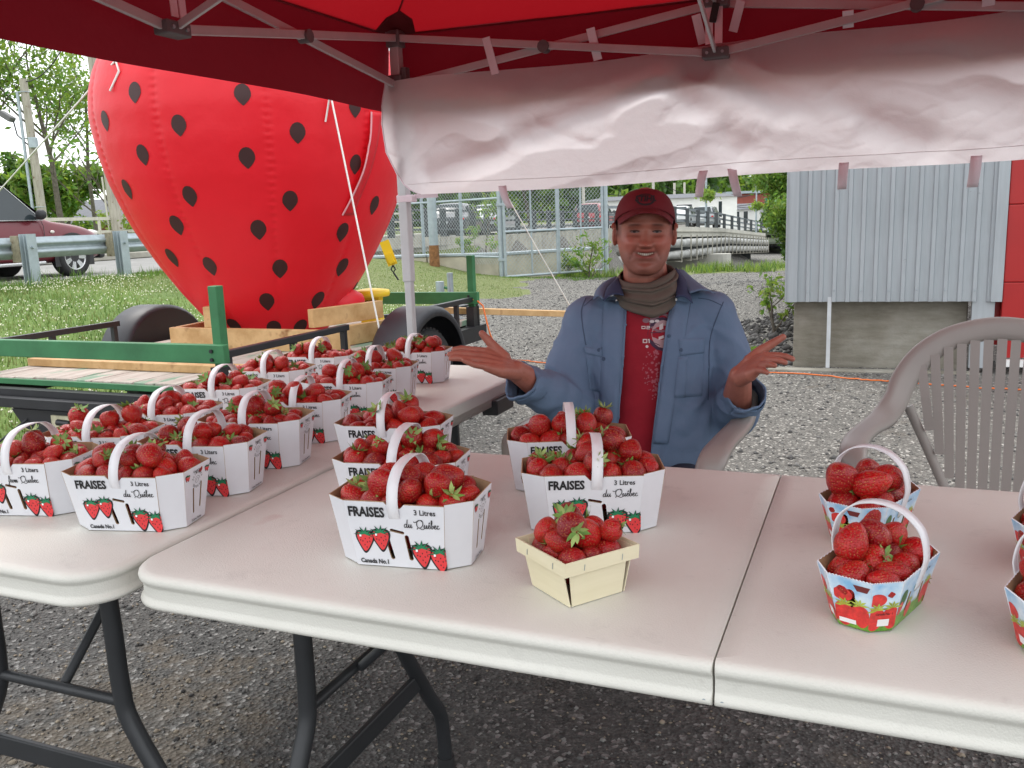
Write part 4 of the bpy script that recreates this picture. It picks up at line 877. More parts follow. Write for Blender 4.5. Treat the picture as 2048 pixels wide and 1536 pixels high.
# ================================================================ inflatable strawberry
SC=T(1.64,.95,0); SC=Vector((SC.x,SC.y,0))
SD=SC.y
prof=[]
for py,l,r_px in ((662,445,645),(630,405,672),(575,368,722),(520,332,762),(460,292,795),(420,262,806),(360,229,822),(300,206,832),(240,191,836),(195,192,832),(155,201,820),(118,215,800),(60,248,760),(0,288,712),(-50,335,656),(-85,385,600),(-105,430,550),(-112,484,492)):
    c=at((l+r_px)/2,py,SD); ra=_ray(l,py); rb=_ray(r_px,py); ha=(math.atan2(rb.x,rb.y)-math.atan2(ra.x,ra.y))/2; prof.append((math.sin(ha)*math.hypot(SC.x,SC.y),c.z))
prof[0]=(prof[0][0],DZ+.01)
prof.insert(0,(prof[0][0]*.7,DZ+.005))
NP=len(prof); zz=[p[1] for p in prof]; rr=[p[0] for p in prof]
def berry_r(z):
    return float(np.interp(z,zz[1:],rr[1:]))
NG=10
def gore(a): 
    u=(a/(2*PI)*NG)%1; return abs(u-.5)*2     # 1 at the seams
def berry_pt(a,z,off=0):
    r=berry_r(z); g=gore(a); r=r*(1-.012*g**8)+off
    pk=.0052*math.sin(z*150+3*math.sin(a*NG))*g**26*(.3+.4*math.sin(z*3+round(a*NG/6.283)*2)**2)
    return Vector((SC.x+math.cos(a)*(r+pk),SC.y+math.sin(a)*(r+pk),z))
from bisect import bisect
BT=thing('inflatable_strawberry','giant red inflatable strawberry with dark seeds standing on the trailer','inflatable',(SC.x,SC.y,DZ)); BI=Matrix.Translation((-SC.x,-SC.y,-DZ))
nu,nv=320,380; fine=np.linspace(zz[1],zz[-1],nv)
# smooth the radius profile
fr=np.interp(fine,zz[1:],rr[1:]); 
for _ in range(30): fr[1:-1]=fr[1:-1]*.5+(fr[:-2]+fr[2:])*.25
zz=[zz[1]-.001]+list(fine); rr=[rr[1]]+list(fr)
mb=MB(); vs=[berry_pt(2*PI*i/nu,z) for z in fine for i in range(nu)]; fs=[(j*nu+i,j*nu+(i+1)%nu,(j+1)*nu+(i+1)%nu,(j+1)*nu+i) for j in range(nv-1) for i in range(nu)]
mb.add(vs,fs,0,BI,True); mb.poly([berry_pt(2*PI*i/nu,fine[0]) for i in range(nu)][::-1],0,BI); mb.poly([berry_pt(2*PI*i/nu,fine[-1]) for i in range(nu)],0,BI)
def nylon():
    tt=NT('red inflated nylon'); co=tt.coord((1,1,1)); n=tt.noise(co,2.2,4); n2=tt.noise(tt.coord((6,6,60)),2,3); n3=tt.noise(co,9,4,.5)
    tt.color(tt.ramp(n,[(.3,(.80,.010,.024)),(.7,(.86,.014,.032))])); tt.set(Roughness=.46); tt.b.inputs['Sheen Weight'].default_value=.08; tt.b.inputs['Sheen Tint'].default_value=(1,.6,.65,1); b=tt.bump(n3,.25,.02); tt.bump(n2,.10,.004,b)
    tr=tt.new('ShaderNodeBsdfTranslucent'); tr.inputs[0].default_value=(.9,.02,.02,1); mx=tt.new('ShaderNodeMixShader'); mx.inputs[0].default_value=.22
    tt.link(tt.b.outputs[0],mx.inputs[1]); tt.link(tr.outputs[0],mx.inputs[2]); tt.link(mx.outputs[0],tt.o.inputs[0]); return tt.m
M_ny=nylon(); mb.obj('skin',M_ny,BT)
# printed seeds at the pixels of the photograph
M_seed=simple('dark printed seed',(.045,.012,.012),.55,0,.1,9)
seeds=[(270,184),(485,188),(710,214),(211,241),(358,250),(595,265),(286,309),(494,315),(711,328),(255,378),(380,392),(580,401),(748,410),(354,450),(517,459),(685,464),(345,515),(420,532),(560,537),(684,534),(432,592),(534,603),(635,600),(470,653),(548,657),(777,462),(706,580),(600,655)]
def on_berry(px,py):
    r=_ray(px,py); o=Vector((0,0,CAM_H)); best=None
    prev=None
    for i in range(900):
        y=SD-1.4+i*.0022; p=o+r*(y/r.y); dd=math.hypot(p.x-SC.x,p.y-SC.y)-berry_r(p.z)
        if dd<=0: return math.atan2(p.y-SC.y,p.x-SC.x),p.z
    return None
def seed_at(a,z,s=1.0):
    mb=MB(); n=18; pts=[]
    for i in range(n):
        th=2*PI*i/n; u=math.sin(th)*.045*s; v=math.cos(th)*.055*s
        if v<0: u*=1-.68*(-v/(.055*s))**1.9; v*=1.10
        pts.append((u,v))
    r=berry_r(z); rings=[berry_pt(a,z,.003)]+[berry_pt(a+u*.55/max(r,.2),z+v*.55,.003) for u,v in pts]+[berry_pt(a+u/max(r,.2),z+v,.003) for u,v in pts]
    fs=[(0,1+i,1+(i+1)%n) for i in range(n)]+[(1+i,1+n+i,1+n+(i+1)%n,1+(i+1)%n) for i in range(n)]
    mb.add(rings,fs,0,BI,True); mb.obj('seed',M_seed,BT)
used=[]
for px,py in seeds:
    q=on_berry(px,py)
    if q: seed_at(q[0],q[1]); used.append(q)
rs=random.Random(5)
for row in range(13):
    z=fine[0]+.12+row*.235
    if z>fine[-1]-.25: break
    k=max(4,int(2*PI*berry_r(z)/.46))
    for i in range(k):
        a=2*PI*(i+(row%2)*.5)/k+rs.uniform(-.06,.06); w=Vector((math.cos(a),math.sin(a),0)); c=(Vector((0,0,0))-SC).normalized()
        if w.dot(c)>.12 and z<3.0: continue
        seed_at(a,z+rs.uniform(-.03,.03))
# seams, zipped flap, tube, tethers
mb=MB()
for g in range(NG):
    a=2*PI*(g)/NG
    mb.tube([berry_pt(a,z,.002) for z in fine[::3]],.0035,4)
mb.obj('seam',simple('red seam thread',(.42,.01,.02),.6),BT)
q1=on_berry(752,225); q2=on_berry(695,430)
if q1 and q2:
    mb=MB(); N=26
    def fl(u,v):
        a=q1[0]+(q2[0]-q1[0])*v; z=q1[1]+(q2[1]-q1[1])*v; bulge=math.sin(PI*v)*.05; r=berry_r(z)
        return berry_pt(a+bulge*.5+(u-.5)*.085/r,z,.006+.05*math.sin(PI*v)*(1-u)**2*.6)
    mb.grid(fl,4,N,0,True,BI); o=mb.obj('zip_flap',M_ny,BT); sm=o.modifiers.new('t','SOLIDIFY'); sm.thickness=.004
    mb=MB(); mb.tube([BI@(fl(0,v/N)+Vector((0,-.004,0))) for v in range(N+1)],.006,5); mb.obj('flap_edge',simple('pink webbing edge',(.75,.35,.38),.7),BT)
tb=at(690,608,SD-.15); te=at(724,598,SD+.1)
mb=MB(); mb.tube([SC+Vector((.28,-.1,.78)),at(680,610,SD-.05),at(705,603,SD),at(722,596,SD+.05)],[.10,.11,.10,.04],14); mb.v=[tuple(BI@Vector(v)) for v in mb.v]; mb.obj('inflation_tube',M_ny,BT)
M_cordw=simple('white cord',(.8,.78,.74),.7)
def rope(label,P,r=.005,name='guy_rope',mat=None,cat='rope'):
    mb=MB(); mb.tube(P,r,6); return tag(mb.obj(name,mat or M_cordw),label,cat)
qa=on_berry(655,200); pa=berry_pt(qa[0],qa[1],.02)
qb=on_berry(238,122) or on_berry(255,140) or on_berry(275,170); pb=berry_pt(qb[0],qb[1],.02)
rope('white rope from the right side of the strawberry down to the trailer fender',[pa+Vector((-.03,0,-.12)),pa,pa+Vector((.015,-.02,.01)),T(1.25,-.13,DZ+.02)],.0055)
g0=at(-140,540,9.0); rope('white rope running from the left top of the strawberry out to the lawn',[pb+Vector((-.05,0,-.16)),pb+Vector((.02,-.02,-.06)),pb,at(0,380,8.1),Vector((g0.x,g0.y,ground_z(g0.x,g0.y)))],.006)
pe=at(800,150,SD+.1); rope('thin white rope from under the banner down to the end of the outrigger board',[at(960,320,6.7),at(1010,385,6.8),at(1146,622,7.05)],.0045)
# yellow blower and strap
bp=at(765,640,6.0); bp=T(2.35,.62,DZ); t=thing('air_blower','yellow plastic air blower standing on the trailer right of the strawberry','blower',bp)
M_yel=simple('yellow plastic',(.80,.56,.02),.45,0,.06,6)
mb=MB(); mb.lathe([(.105,0),(.10,.02),(.085,.12),(.10,.20),(.105,.21)],4,Matrix.Rotation(R(40),4,'Z'),smooth=False); mb.obj('housing',M_yel,t)
mb=MB(); mb.lathe([(.0,.20),(.13,.205),(.138,.225),(.132,.25),(.05,.262),(0,.263)],30,caps=False); mb.obj('lid',M_yel,t)
for k in range(-3,4): mb=MB(); mb.box((k*.014,-.083,.16),(.005,.012,.05)); mb.obj('vent_slot',M_black,t)
a=at(768,482,8.4);b=at(786,530,8.4);c=at(797,560,8.4)
t=thing('yellow_strap','yellow webbing strap with a hook hanging behind the strawberry','strap',a); mb=MB(); mb.beam((0,0,0),b-a,.09,.012,up=(0,1,0)); mb.beam((.03,-.02,-.12),b-a+Vector((.0,-.02,.02)),.05,.03,up=(0,1,0)); mb.obj('webbing',M_yel,t)
mb=MB(); mb.tube([b-a,b-a+Vector((-.02,0,-.04)),b-a+Vector((0,0,-.07)),b-a+Vector((.02,0,-.04)),b-a],.008,6); mb.tube([b-a+Vector((0,0,-.07)),c-a],.009,6); mb.obj('hook',M_black,t)
# cord draped over the trailer rail
P=[at(890,613,6.3),at(925,609,6.35),at(945,600,6.45),at(957,600,6.45),at(968,618,6.4),at(975,650,6.3),at(980,670,6.3)]; q=atz(1000,700,.01); P+=[Vector((q.x-.3,q.y-.9,.15)),]
P=[at(870,615,6.25),at(905,610,6.35),at(938,600,6.5),at(952,599,6.5),at(966,612,6.45),at(974,645,6.4),at(980,668,6.35),at(990,690,6.4)]; e=atz(1010,720,0); P.append(Vector((e.x,e.y,.01))); e2=atz(1060,724,0); P.append(Vector((e2.x,e2.y,.01)))
rope('orange cord looping over the far corner of the trailer down to the ground',P,.0065,'draped_cord',M_cord,'cord')
# ================================================================ folding tables
FZ=R(-22.5); FR=frame((.21,.90,0),FZ)
def FP(x,y,z=0): return FR@Vector((x,y,z))
def hdpe():
    t=NT('cream plastic table top'); co=t.coord(); n=t.noise(co,3,5,.6); n2=t.noise(co,420,2); n3=t.noise(co,11,5,.7); n4=t.noise(co,90,3,.7)
    c=t.ramp(n,[(.3,(.61,.60,.545)),(.7,(.67,.66,.605))]); sm=t.ramp(n3,[(.30,.80),(.42,1)]); sp=t.ramp(n4,[(.235,.45),(.265,1)])
    c=t.mix(.5,c,t.mix(1,c,sm,'MULTIPLY')); c=t.mix(.6,c,t.mix(1,c,sp,'MULTIPLY')); sw=t.noise(t.coord((1,14,1)),16,3,.6); c=t.mix(t.ramp(sw,[(.70,0),(.74,.28)]),c,(.30,.26,.22)); js=t.noise(co,5.5,2,.5); c=t.mix(t.ramp(js,[(.735,0),(.76,.22)]),c,(.42,.16,.14)); t.color(c); t.set(Roughness=.5); t.b.inputs['Specular IOR Level'].default_value=.4; t.bump(n2,.4,.0016); return t.m
M_top=hdpe()
def rrect(x0,x1,y0,y1,rad,ins,k=8):
    """outline, counter-clockwise; rad = radii at (x0y0, x1y0, x1y1, x0y1)"""
    if rad[0]>.01 or ins>.0299: x0+=ins
    if rad[1]>.01 or ins>.0299: x1-=ins
    y0+=ins;y1-=ins; out=[]
    for (cx,cy,sx,sy,a0,r) in ((x0,y0,1,1,PI,rad[0]),(x1,y0,-1,1,1.5*PI,rad[1]),(x1,y1,-1,-1,0,rad[2]),(x0,y1,1,-1,.5*PI,rad[3])):
        r=max(.001,r-ins)
        for i in range(k+1): a=a0+.5*PI*i/k; out.append((cx+sx*r+r*math.cos(a),cy+sy*r+r*math.sin(a)))
    return out
def table_half(x0,x1,y0,y1,rad,H=.74):
    prof=[(.03,0),(.013,0),(.006,-.0012),(.0015,-.005),(0,-.010),(.0012,-.015),(.0048,-.0185),(.0057,-.0215),(.0058,-.0225),(.0056,-.0365),(.0055,-.0375),(.0045,-.0405),(.0015,-.0435),(0,-.047),(.0012,-.051),(.005,-.0535),(.012,-.054),(.014,-.03),(.03,-.028)]
    vs=[];n=36
    for ins,dz in prof: vs+=[(x,y,H+dz) for x,y in rrect(x0,x1,y0,y1,rad,ins)]
    fs=[(j*n+i,(j+1)*n+i,(j+1)*n+(i+1)%n,j*n+(i+1)%n) for j in range(len(prof)-1) for i in range(n)]
    mb=MB(); mb.add(vs,fs,0,None,True); mb.add(vs[:n],[tuple(range(n))]); k=(len(prof)-1)*n; mb.add(vs[k:k+n],[tuple(range(n))[::-1]]); return mb
M_leg=simple('charcoal powder coated tube',(.028,.030,.033),.45,.1,.15,8,.1,200,.001)
def leg_frame(t,M,half=.38):
    """two bent legs in the local y-z plane at x=0"""
    for s in (-1,1):
        c=half; P=[(0,c+s*.145,.70),(0,c+s*.150,.55),(0,c+s*.152,.45),(0,c+s*.168,.38),(0,c+s*.27,.215),(0,c+s*.318,.14),(0,c+s*.330,.03)]
        Q=[M@Vector(p) for p in smooth3(P,4)]; mb=MB(); mb.tube(Q,.0158,12,up=(1,0,0)); mb.obj('leg',M_leg,t)
        q=M@Vector((0,c+s*.331,0)); mb=MB(); mb.tube([q,q+Vector((0,0,.035))],.0195,12); mb.obj('foot_cap',M_rub,t)
    mb=MB(); mb.tube([M@Vector((0,half-.15,.425)),M@Vector((0,half+.15,.425))],.010,8); mb.obj('upper_stretcher',M_leg,t)
    mb=MB(); mb.beam(M@Vector((0,half-.225,.275)),M@Vector((0,half+.225,.275)),.012,.042,bev=.003); mb.obj('lower_stretcher',M_leg,t)
    mb=MB(); mb.tube([M@Vector((0,half-.25,.695)),M@Vector((0,half+.25,.695))],.013,8); mb.obj('pivot_bar',M_leg,t)
    mb=MB(); mb.tube([M@Vector((0.01,half,.425)),M@Vector((.30*(1 if M[0][0]>0 else 1),half,.70))],.009,8); mb.obj('folding_brace',M_leg,t)
def smooth3(pts,k=5):
    out=[];P=[Vector(p) for p in pts];n=len(P)
    for i in range(n-1):
        p0=P[max(i-1,0)];p1=P[i];p2=P[i+1];p3=P[min(i+2,n-1)]
        for j in range(k):
            t=j/k; out.append(.5*((2*p1)+(p2-p0)*t+(2*p0-5*p1+4*p2-p3)*t*t+(3*p1-p0-3*p2+p3)*t**3))
    out.append(P[-1]); return out
T1=thing('folding_table','front cream plastic folding table with a centre fold, running across the photo','folding table',(.21,.90,0),FZ,'folding tables of the stall')
r_=.075
table_half(-.872,-.0012,0,.76,(r_,.004,.004,r_)).obj('table_top_half',M_top,T1)
table_half(.0012,.872,0,.76,(.004,r_,r_,.004)).obj('table_top_half',M_top,T1)
for x in (-.010,.010): mb=MB(); mb.tube([(x,.004,.6935),(x,.0005,.6935)],.0022,8); mb.obj('rivet',M_galv,T1)
leg_frame(T1,Matrix.Translation((-.715,0,0)),.372); leg_frame(T1,Matrix.Translation((.715,0,0))@Matrix.Scale(-1,4,(1,0,0)),.372)
T2=thing('folding_table','left cream plastic folding table running away from the camera, covered in two rows of baskets','folding table',tuple(FP(-1.64,-.035)),FZ,'folding tables of the stall')
for y0_,y1_,rd_ in ((0,.9144,(r_,r_,.004,.004)),(.9156,1.845,(.004,.004,r_,r_))):
    table_half(0,.757,y0_,y1_,rd_).obj('table_top_half',M_top,T2)
for yy in (.17,1.66): leg_frame(T2,Matrix.Translation((.757,yy,0))@Matrix.Rotation(PI/2,4,'Z') if yy<1 else Matrix.Translation((0,yy,0))@Matrix.Rotation(-PI/2,4,'Z'),.31 if yy<1 else .38)
mb=MB(); mb.box((.75,1.52,.682),(.05,.13,.045),bev=.004); mb.obj('leg_bracket',M_leg,T2)
# ================================================================ pop-up canopy
CC=Vector((-.39,3.50,0)); E1=Vector((.9239,-.3827,0)); E2=Vector((-.3827,-.9239,0)); CS=2.38
def tp(a,b,z): return CC+E1*a+E2*b+Vector((0,0,z))
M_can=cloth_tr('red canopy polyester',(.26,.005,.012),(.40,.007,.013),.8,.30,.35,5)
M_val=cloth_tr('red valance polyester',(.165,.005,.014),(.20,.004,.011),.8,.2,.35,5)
M_alu=simple('light grey powder coated bar',(.52,.52,.53),.45,.2,.08,8)
M_brk=simple('grey plastic bracket',(.13,.13,.135),.5,0,.15,12)
CN=thing('pop_up_canopy','red pop up canopy on a grey scissor frame over the tables','canopy',CC)
CI=Matrix.Translation(-CC)
ZE=1.935; ZP=2.66; pk=tp(CS/2,CS/2,ZP)
cor=[tp(-.05,-.05,ZE),tp(CS+.05,-.05,ZE),tp(CS+.05,CS+.05,ZE),tp(-.05,CS+.05,ZE)]
def q3(p): return CI@Vector(p)
for i in range(4):
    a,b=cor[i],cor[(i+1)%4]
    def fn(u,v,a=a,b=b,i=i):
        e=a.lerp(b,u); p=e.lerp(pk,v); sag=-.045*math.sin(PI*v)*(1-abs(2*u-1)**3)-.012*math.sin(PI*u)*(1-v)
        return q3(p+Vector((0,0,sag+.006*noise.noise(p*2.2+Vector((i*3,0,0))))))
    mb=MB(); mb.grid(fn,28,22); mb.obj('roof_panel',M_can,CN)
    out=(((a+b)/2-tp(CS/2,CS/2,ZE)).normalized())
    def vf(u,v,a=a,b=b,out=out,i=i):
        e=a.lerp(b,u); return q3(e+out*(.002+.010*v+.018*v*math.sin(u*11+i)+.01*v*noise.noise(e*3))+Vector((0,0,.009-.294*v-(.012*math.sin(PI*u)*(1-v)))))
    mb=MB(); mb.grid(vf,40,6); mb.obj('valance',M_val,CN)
mb=MB()
for i in range(4):
    a,b=cor[i],cor[(i+1)%4]; mb.tube([q3(a.lerp(b,j/12)+Vector((0,0,-.004-.012*math.sin(PI*j/12)))) for j in range(13)],.0035,4)
    mb.tube([q3(cor[i]),q3(pk)],.004,4)
mb.obj('seam_binding',simple('dark red binding',(.15,.004,.01),.8),CN)
# corner patches inside the roof
for i in range(4):
    c=cor[i]; a=cor[(i+1)%4];b=cor[(i-1)%4]
    P=[c,c.lerp(a,.045),c.lerp(a,.03).lerp(pk,.05),c.lerp(pk,.085),c.lerp(b,.03).lerp(pk,.05),c.lerp(b,.045)]
    mb=MB(); mb.poly([q3(p-Vector((0,0,.006))) for p in P]); mb.obj('corner_patch',simple('dark red patch',(.10,.004,.008),.9) if i==0 else bpy.data.materials['dark red patch'],CN)
# legs
cin=[tp(.0,.0,0),tp(CS,0,0),tp(CS,CS,0),tp(0,CS,0)]
ctr=tp(CS/2,CS/2,0)
for i,c in enumerate(cin):
    mb=MB(); a=q3(c); mb.beam(a+Vector((0,0,.02)),a+Vector((0,0,1.62)),.030,.030,up=E1,bev=.004); mb.beam(a+Vector((0,0,1.0)),a+Vector((0,0,1.92)),.038,.038,up=E1,bev=.004)
    l=mb.obj('leg',M_alu,CN)
    mb=MB(); mb.box(a+Vector((0,0,.01)),(.09,.09,.012)); mb.obj('foot_plate',M_brk,l)
    mb=MB(); mb.box((0,0,0),(.056,.056,.06),Matrix.Translation(a+Vector((0,0,1.905)))@Matrix.Rotation(FZ,4,'Z'),bev=.005); mb.obj('top_bracket',M_brk,CN)
    mb=MB(); mb.box((0,0,0),(.056,.056,.06),Matrix.Translation(a+Vector((0,0,1.745)))@Matrix.Rotation(FZ,4,'Z'),bev=.005); mb.box((.035,.0,.02),(.02,.03,.07),Matrix.Translation(a+Vector((0,0,1.745)))@Matrix.Rotation(FZ,4,'Z')); mb.obj('slider',M_brk,CN)
def bar(p,q,w=.012,h=.026,mat=None,name='truss_bar'):
    mb=MB(); mb.beam(q3(p),q3(q),w,h,bev=.002); return mb.obj(name,mat or M_alu,CN)
sides=[(tp(0,0,0),tp(CS,0,0)),(tp(CS,0,0),tp(CS,CS,0)),(tp(CS,CS,0),tp(0,CS,0)),(tp(0,CS,0),tp(0,0,0))]
Zt,Zl=1.905,1.742
for a,b in sides:
    m=(a+b)/2; inw=(ctr-m).normalized(); Z=Vector((0,0,1))
    for c,s in ((a,1),(b,-1)):
        u=(m-c).normalized()
        bar(c+u*.02+Z*Zt+inw*.012,m+Z*(Zl-.006)+inw*.012)
        bar(c+u*.02+Z*Zl-inw*.004,m+Z*(Zt-.012)-inw*.004)
        mid=(c+m)/2+Z*1.817; mb=MB(); mb.tube([q3(mid-inw*.012),q3(mid+inw*.026)],.021,12); mb.obj('pivot_cap',M_brk,CN)
    for z,h in ((Zl-.006,.036),(Zt-.012,.036)):
        mb=MB(); mb.box((0,0,0),(.085,.05,h),Matrix.Translation(q3(m+Z*z+inw*.012))@Matrix.Rotation(math.atan2(u.y,u.x),4,'Z'),bev=.005); mb.obj('centre_bracket',M_brk,CN)
        mb=MB(); 
        for k in (-.025,.025): mb.tube([q3(m+Z*z+u*k+inw*.036),q3(m+Z*z+u*k+inw*.041)],.005,8)
        mb.obj('rivet',M_galv,CN)
    # struts to the middle of the roof
    bar(m+Z*(Zl)+inw*.03,ctr+Z*2.16-inw*.05,.010,.020); bar(m+Z*(Zt-.01)+inw*.03,ctr+Z*1.93-inw*.05,.010,.020)
mb=MB(); a=q3(ctr); mb.tube([a+Vector((0,0,1.90)),a+Vector((0,0,2.62))],.02,10); mb.obj('centre_pole',M_alu,CN)
mb=MB(); mb.box(a+Vector((0,0,1.93)),(.1,.1,.06),bev=.008); mb.box(a+Vector((0,0,2.16)),(.1,.1,.06),bev=.008); mb.obj('hub',M_brk,CN)
M_velc=simple('pinkish white webbing',(.76,.64,.69),.8,0,.06,9)
# velcro tie tabs with black buckles hanging near the middle joints
for m,u in ((tp(CS/2,0,0),E1),(tp(0,CS/2,0),E2)):
    inw=(ctr-m).normalized()
    mb=MB()
    for k,dx in ((-.02,-.045),(.012,.03)):
        p0=m+Vector((0,0,1.90))+u*k+inw*.03; p1=m+Vector((0,0,1.762))+u*dx*.4+inw*.035
        mb.beam(q3(p0),q3(p1),.024,.003,up=inw)
    mb.obj('tie_strap',M_velc,CN)
    mb=MB(); c=m+Vector((0,0,1.855))+inw*.045; mb.box((0,0,0),(.022,.012,.06),Matrix.Translation(q3(c))@Matrix.Rotation(math.atan2(u.y,u.x),4,'Z')@Matrix.Rotation(R(12),4,'Y'),bev=.003); mb.obj('buckle',M_rub,CN)
# ================================================================ white half wall banner
BN=thing('white_banner','long pinkish white fabric half wall strapped to the far truss of the canopy','banner',tp(0,-.03,1.33))
BNI=Matrix.Translation(-tp(0,-.03,1.33))
def hitplane(px,py,off=-.03):
    r=_ray(px,py); n=Vector((.3827,.9239,0)); c=n.dot(CC-E2*0+(-E2)*(-off)*-1) if False else n.dot(tp(0,off,0)); k=c/(n.x*r.x+n.y*r.y); P=Vector((0,0,CAM_H))+r*k; return (P-CC).dot(E1),P.z
rs=random.Random(9)
folds=[]
def addfold(px0,py0,px1,py1,w,A): a=hitplane(px0,py0);b=hitplane(px1,py1); folds.append((Vector(a),Vector(b),w,A))
addfold(880,355,1330,150,.045,.030); addfold(960,385,1420,250,.05,-.022); addfold(1290,110,1480,300,.05,.022); addfold(1480,150,1850,290,.055,.030); addfold(1560,110,2040,140,.05,-.028)
addfold(800,190,1100,330,.05,-.016); addfold(780,200,1000,210,.05,.018); addfold(1500,120,1700,250,.04,-.02); addfold(1900,60,2100,330,.06,.02); addfold(1100,140,1300,95,.045,.016); addfold(1990,30,1700,110,.05,.02); addfold(820,340,900,250,.03,-.014); addfold(1440,110,1250,240,.05,-.016); addfold(1440,110,1560,230,.035,.014); addfold(1080,250,1200,300,.02,.006); addfold(1660,180,1720,130,.02,.006)
def bdisp(a,z):
    d=0; p=Vector((a,z))
    for A0,B0,w,A in folds:
        ab=B0-A0; L=ab.length; t=max(0,min(1,(p-A0).dot(ab)/(L*L))); dist=(p-A0-ab*t).length; d+=A*math.exp(-(dist/w)**2)
    d+=.006*noise.noise(Vector((a*7,z*9,0)))+.0016*noise.noise(Vector((a*24,z*30,2))); q1_=noise.noise(Vector((a*5+z*3,z*7-a*2,4))); q2_=noise.noise(Vector((a*11-z*5,z*12,7))); d+=.010*max(0,1-abs(q1_)*9)**1.5*.10+.004*max(0,1-abs(q2_)*8)**1.5*.3
    return max(-.010,d*1.35)
def bleft(v): return float(np.interp(v,[0,.12,.35,.6,.8,.93,1],[-.035,-.045,-.062,-.05,-.012,.03,.09]))
def bpt(u,v):
    a0=bleft(v); a=a0+(2.33-a0)*u; zt=1.752+.0125*a+.006*math.sin(a*6); zb=1.326+.012*a+.004*math.sin(a*5+1)
    z=zt+(zb-zt)*v; hem=0
    bb=.032-.062*sst(.06,.42,a); return BNI@(tp(a,bb,0)+Vector((0,0,z))-E2*(-(bdisp(a,z)*min(1,v*5)*.9+hem)))
M_ban=cloth_tr('pinkish white polyester',(.84,.79,.80),(.92,.88,.89),.75,.52,.12,26)
mb=MB(); mb.grid(bpt,360,90); mb.obj('fabric',M_ban,BN)
mb=MB(); mb.tube([bpt(i/160,.905)+E2*.001 for i in range(161)],.0011,4); mb.obj('hem_stitching',M_ban,BN)
mb=MB(); mb.tube([bpt(0,v/20) for v in range(21)],.0028,5); mb.obj('edge_piping',M_velc,BN)
for px0,y0,px1,y1,w in ((984,80,996,150,.030),(1190,62,1200,122,.030),(1398,36,1408,90,.028),(1487,8,1468,66,.028),(1697,28,1697,58,.032),(1974,-6,1974,22,.034)):
    a0,z0=hitplane(px0,y0);a1,z1=hitplane(px1,y1); mb=MB()
    for off in (.026,): mb.beam(BNI@tp(a0,off,z0),BNI@tp(a1,-.006,z1),w,.003,up=(.3827,.9239,0))
    mb.obj('loop_strap',M_velc,BN)
for px0,y0,px1,y1,w in ((1005,372,1020,416,.032),(1407,342,1398,394,.030),(1464,338,1476,392,.030),(1688,326,1684,378,.030),(1953,312,1945,374,.032)):
    a0,z0=hitplane(px0,y0);a1,z1=hitplane(px1,y1); mb=MB()
    P=[BNI@(tp(a0+(a1-a0)*t,-.03+.012*math.sin(t*3.5),z0+(z1-z0)*t)) for t in np.linspace(0,1,7)]
    vs=[]; 
    for i,p in enumerate(P): tw=E1*math.cos(i*.07)*w/2+E2*math.sin(i*.07)*w/2; vs+=[p-tw,p+tw]
    mb.add(vs,[(2*i,2*i+1,2*i+3,2*i+2) for i in range(6)],0,None,True); o=mb.obj('hanging_strap',M_velc,BN); s=o.modifiers.new('t','SOLIDIFY'); s.thickness=.003
mb=MB(); a0,z0=hitplane(812,396); mb.box((0,0,0),(.07,.04,.028),Matrix.Translation(BNI@tp(.01,0,z0-.004))@Matrix.Rotation(FZ,4,'Z'),bev=.004); mb.box((0,0,0),(.10,.003,.016),Matrix.Translation(BNI@tp(.09,-.01,z0+.004))@Matrix.Rotation(FZ,4,'Z')); mb.obj('leg_strap',M_velc,BN)
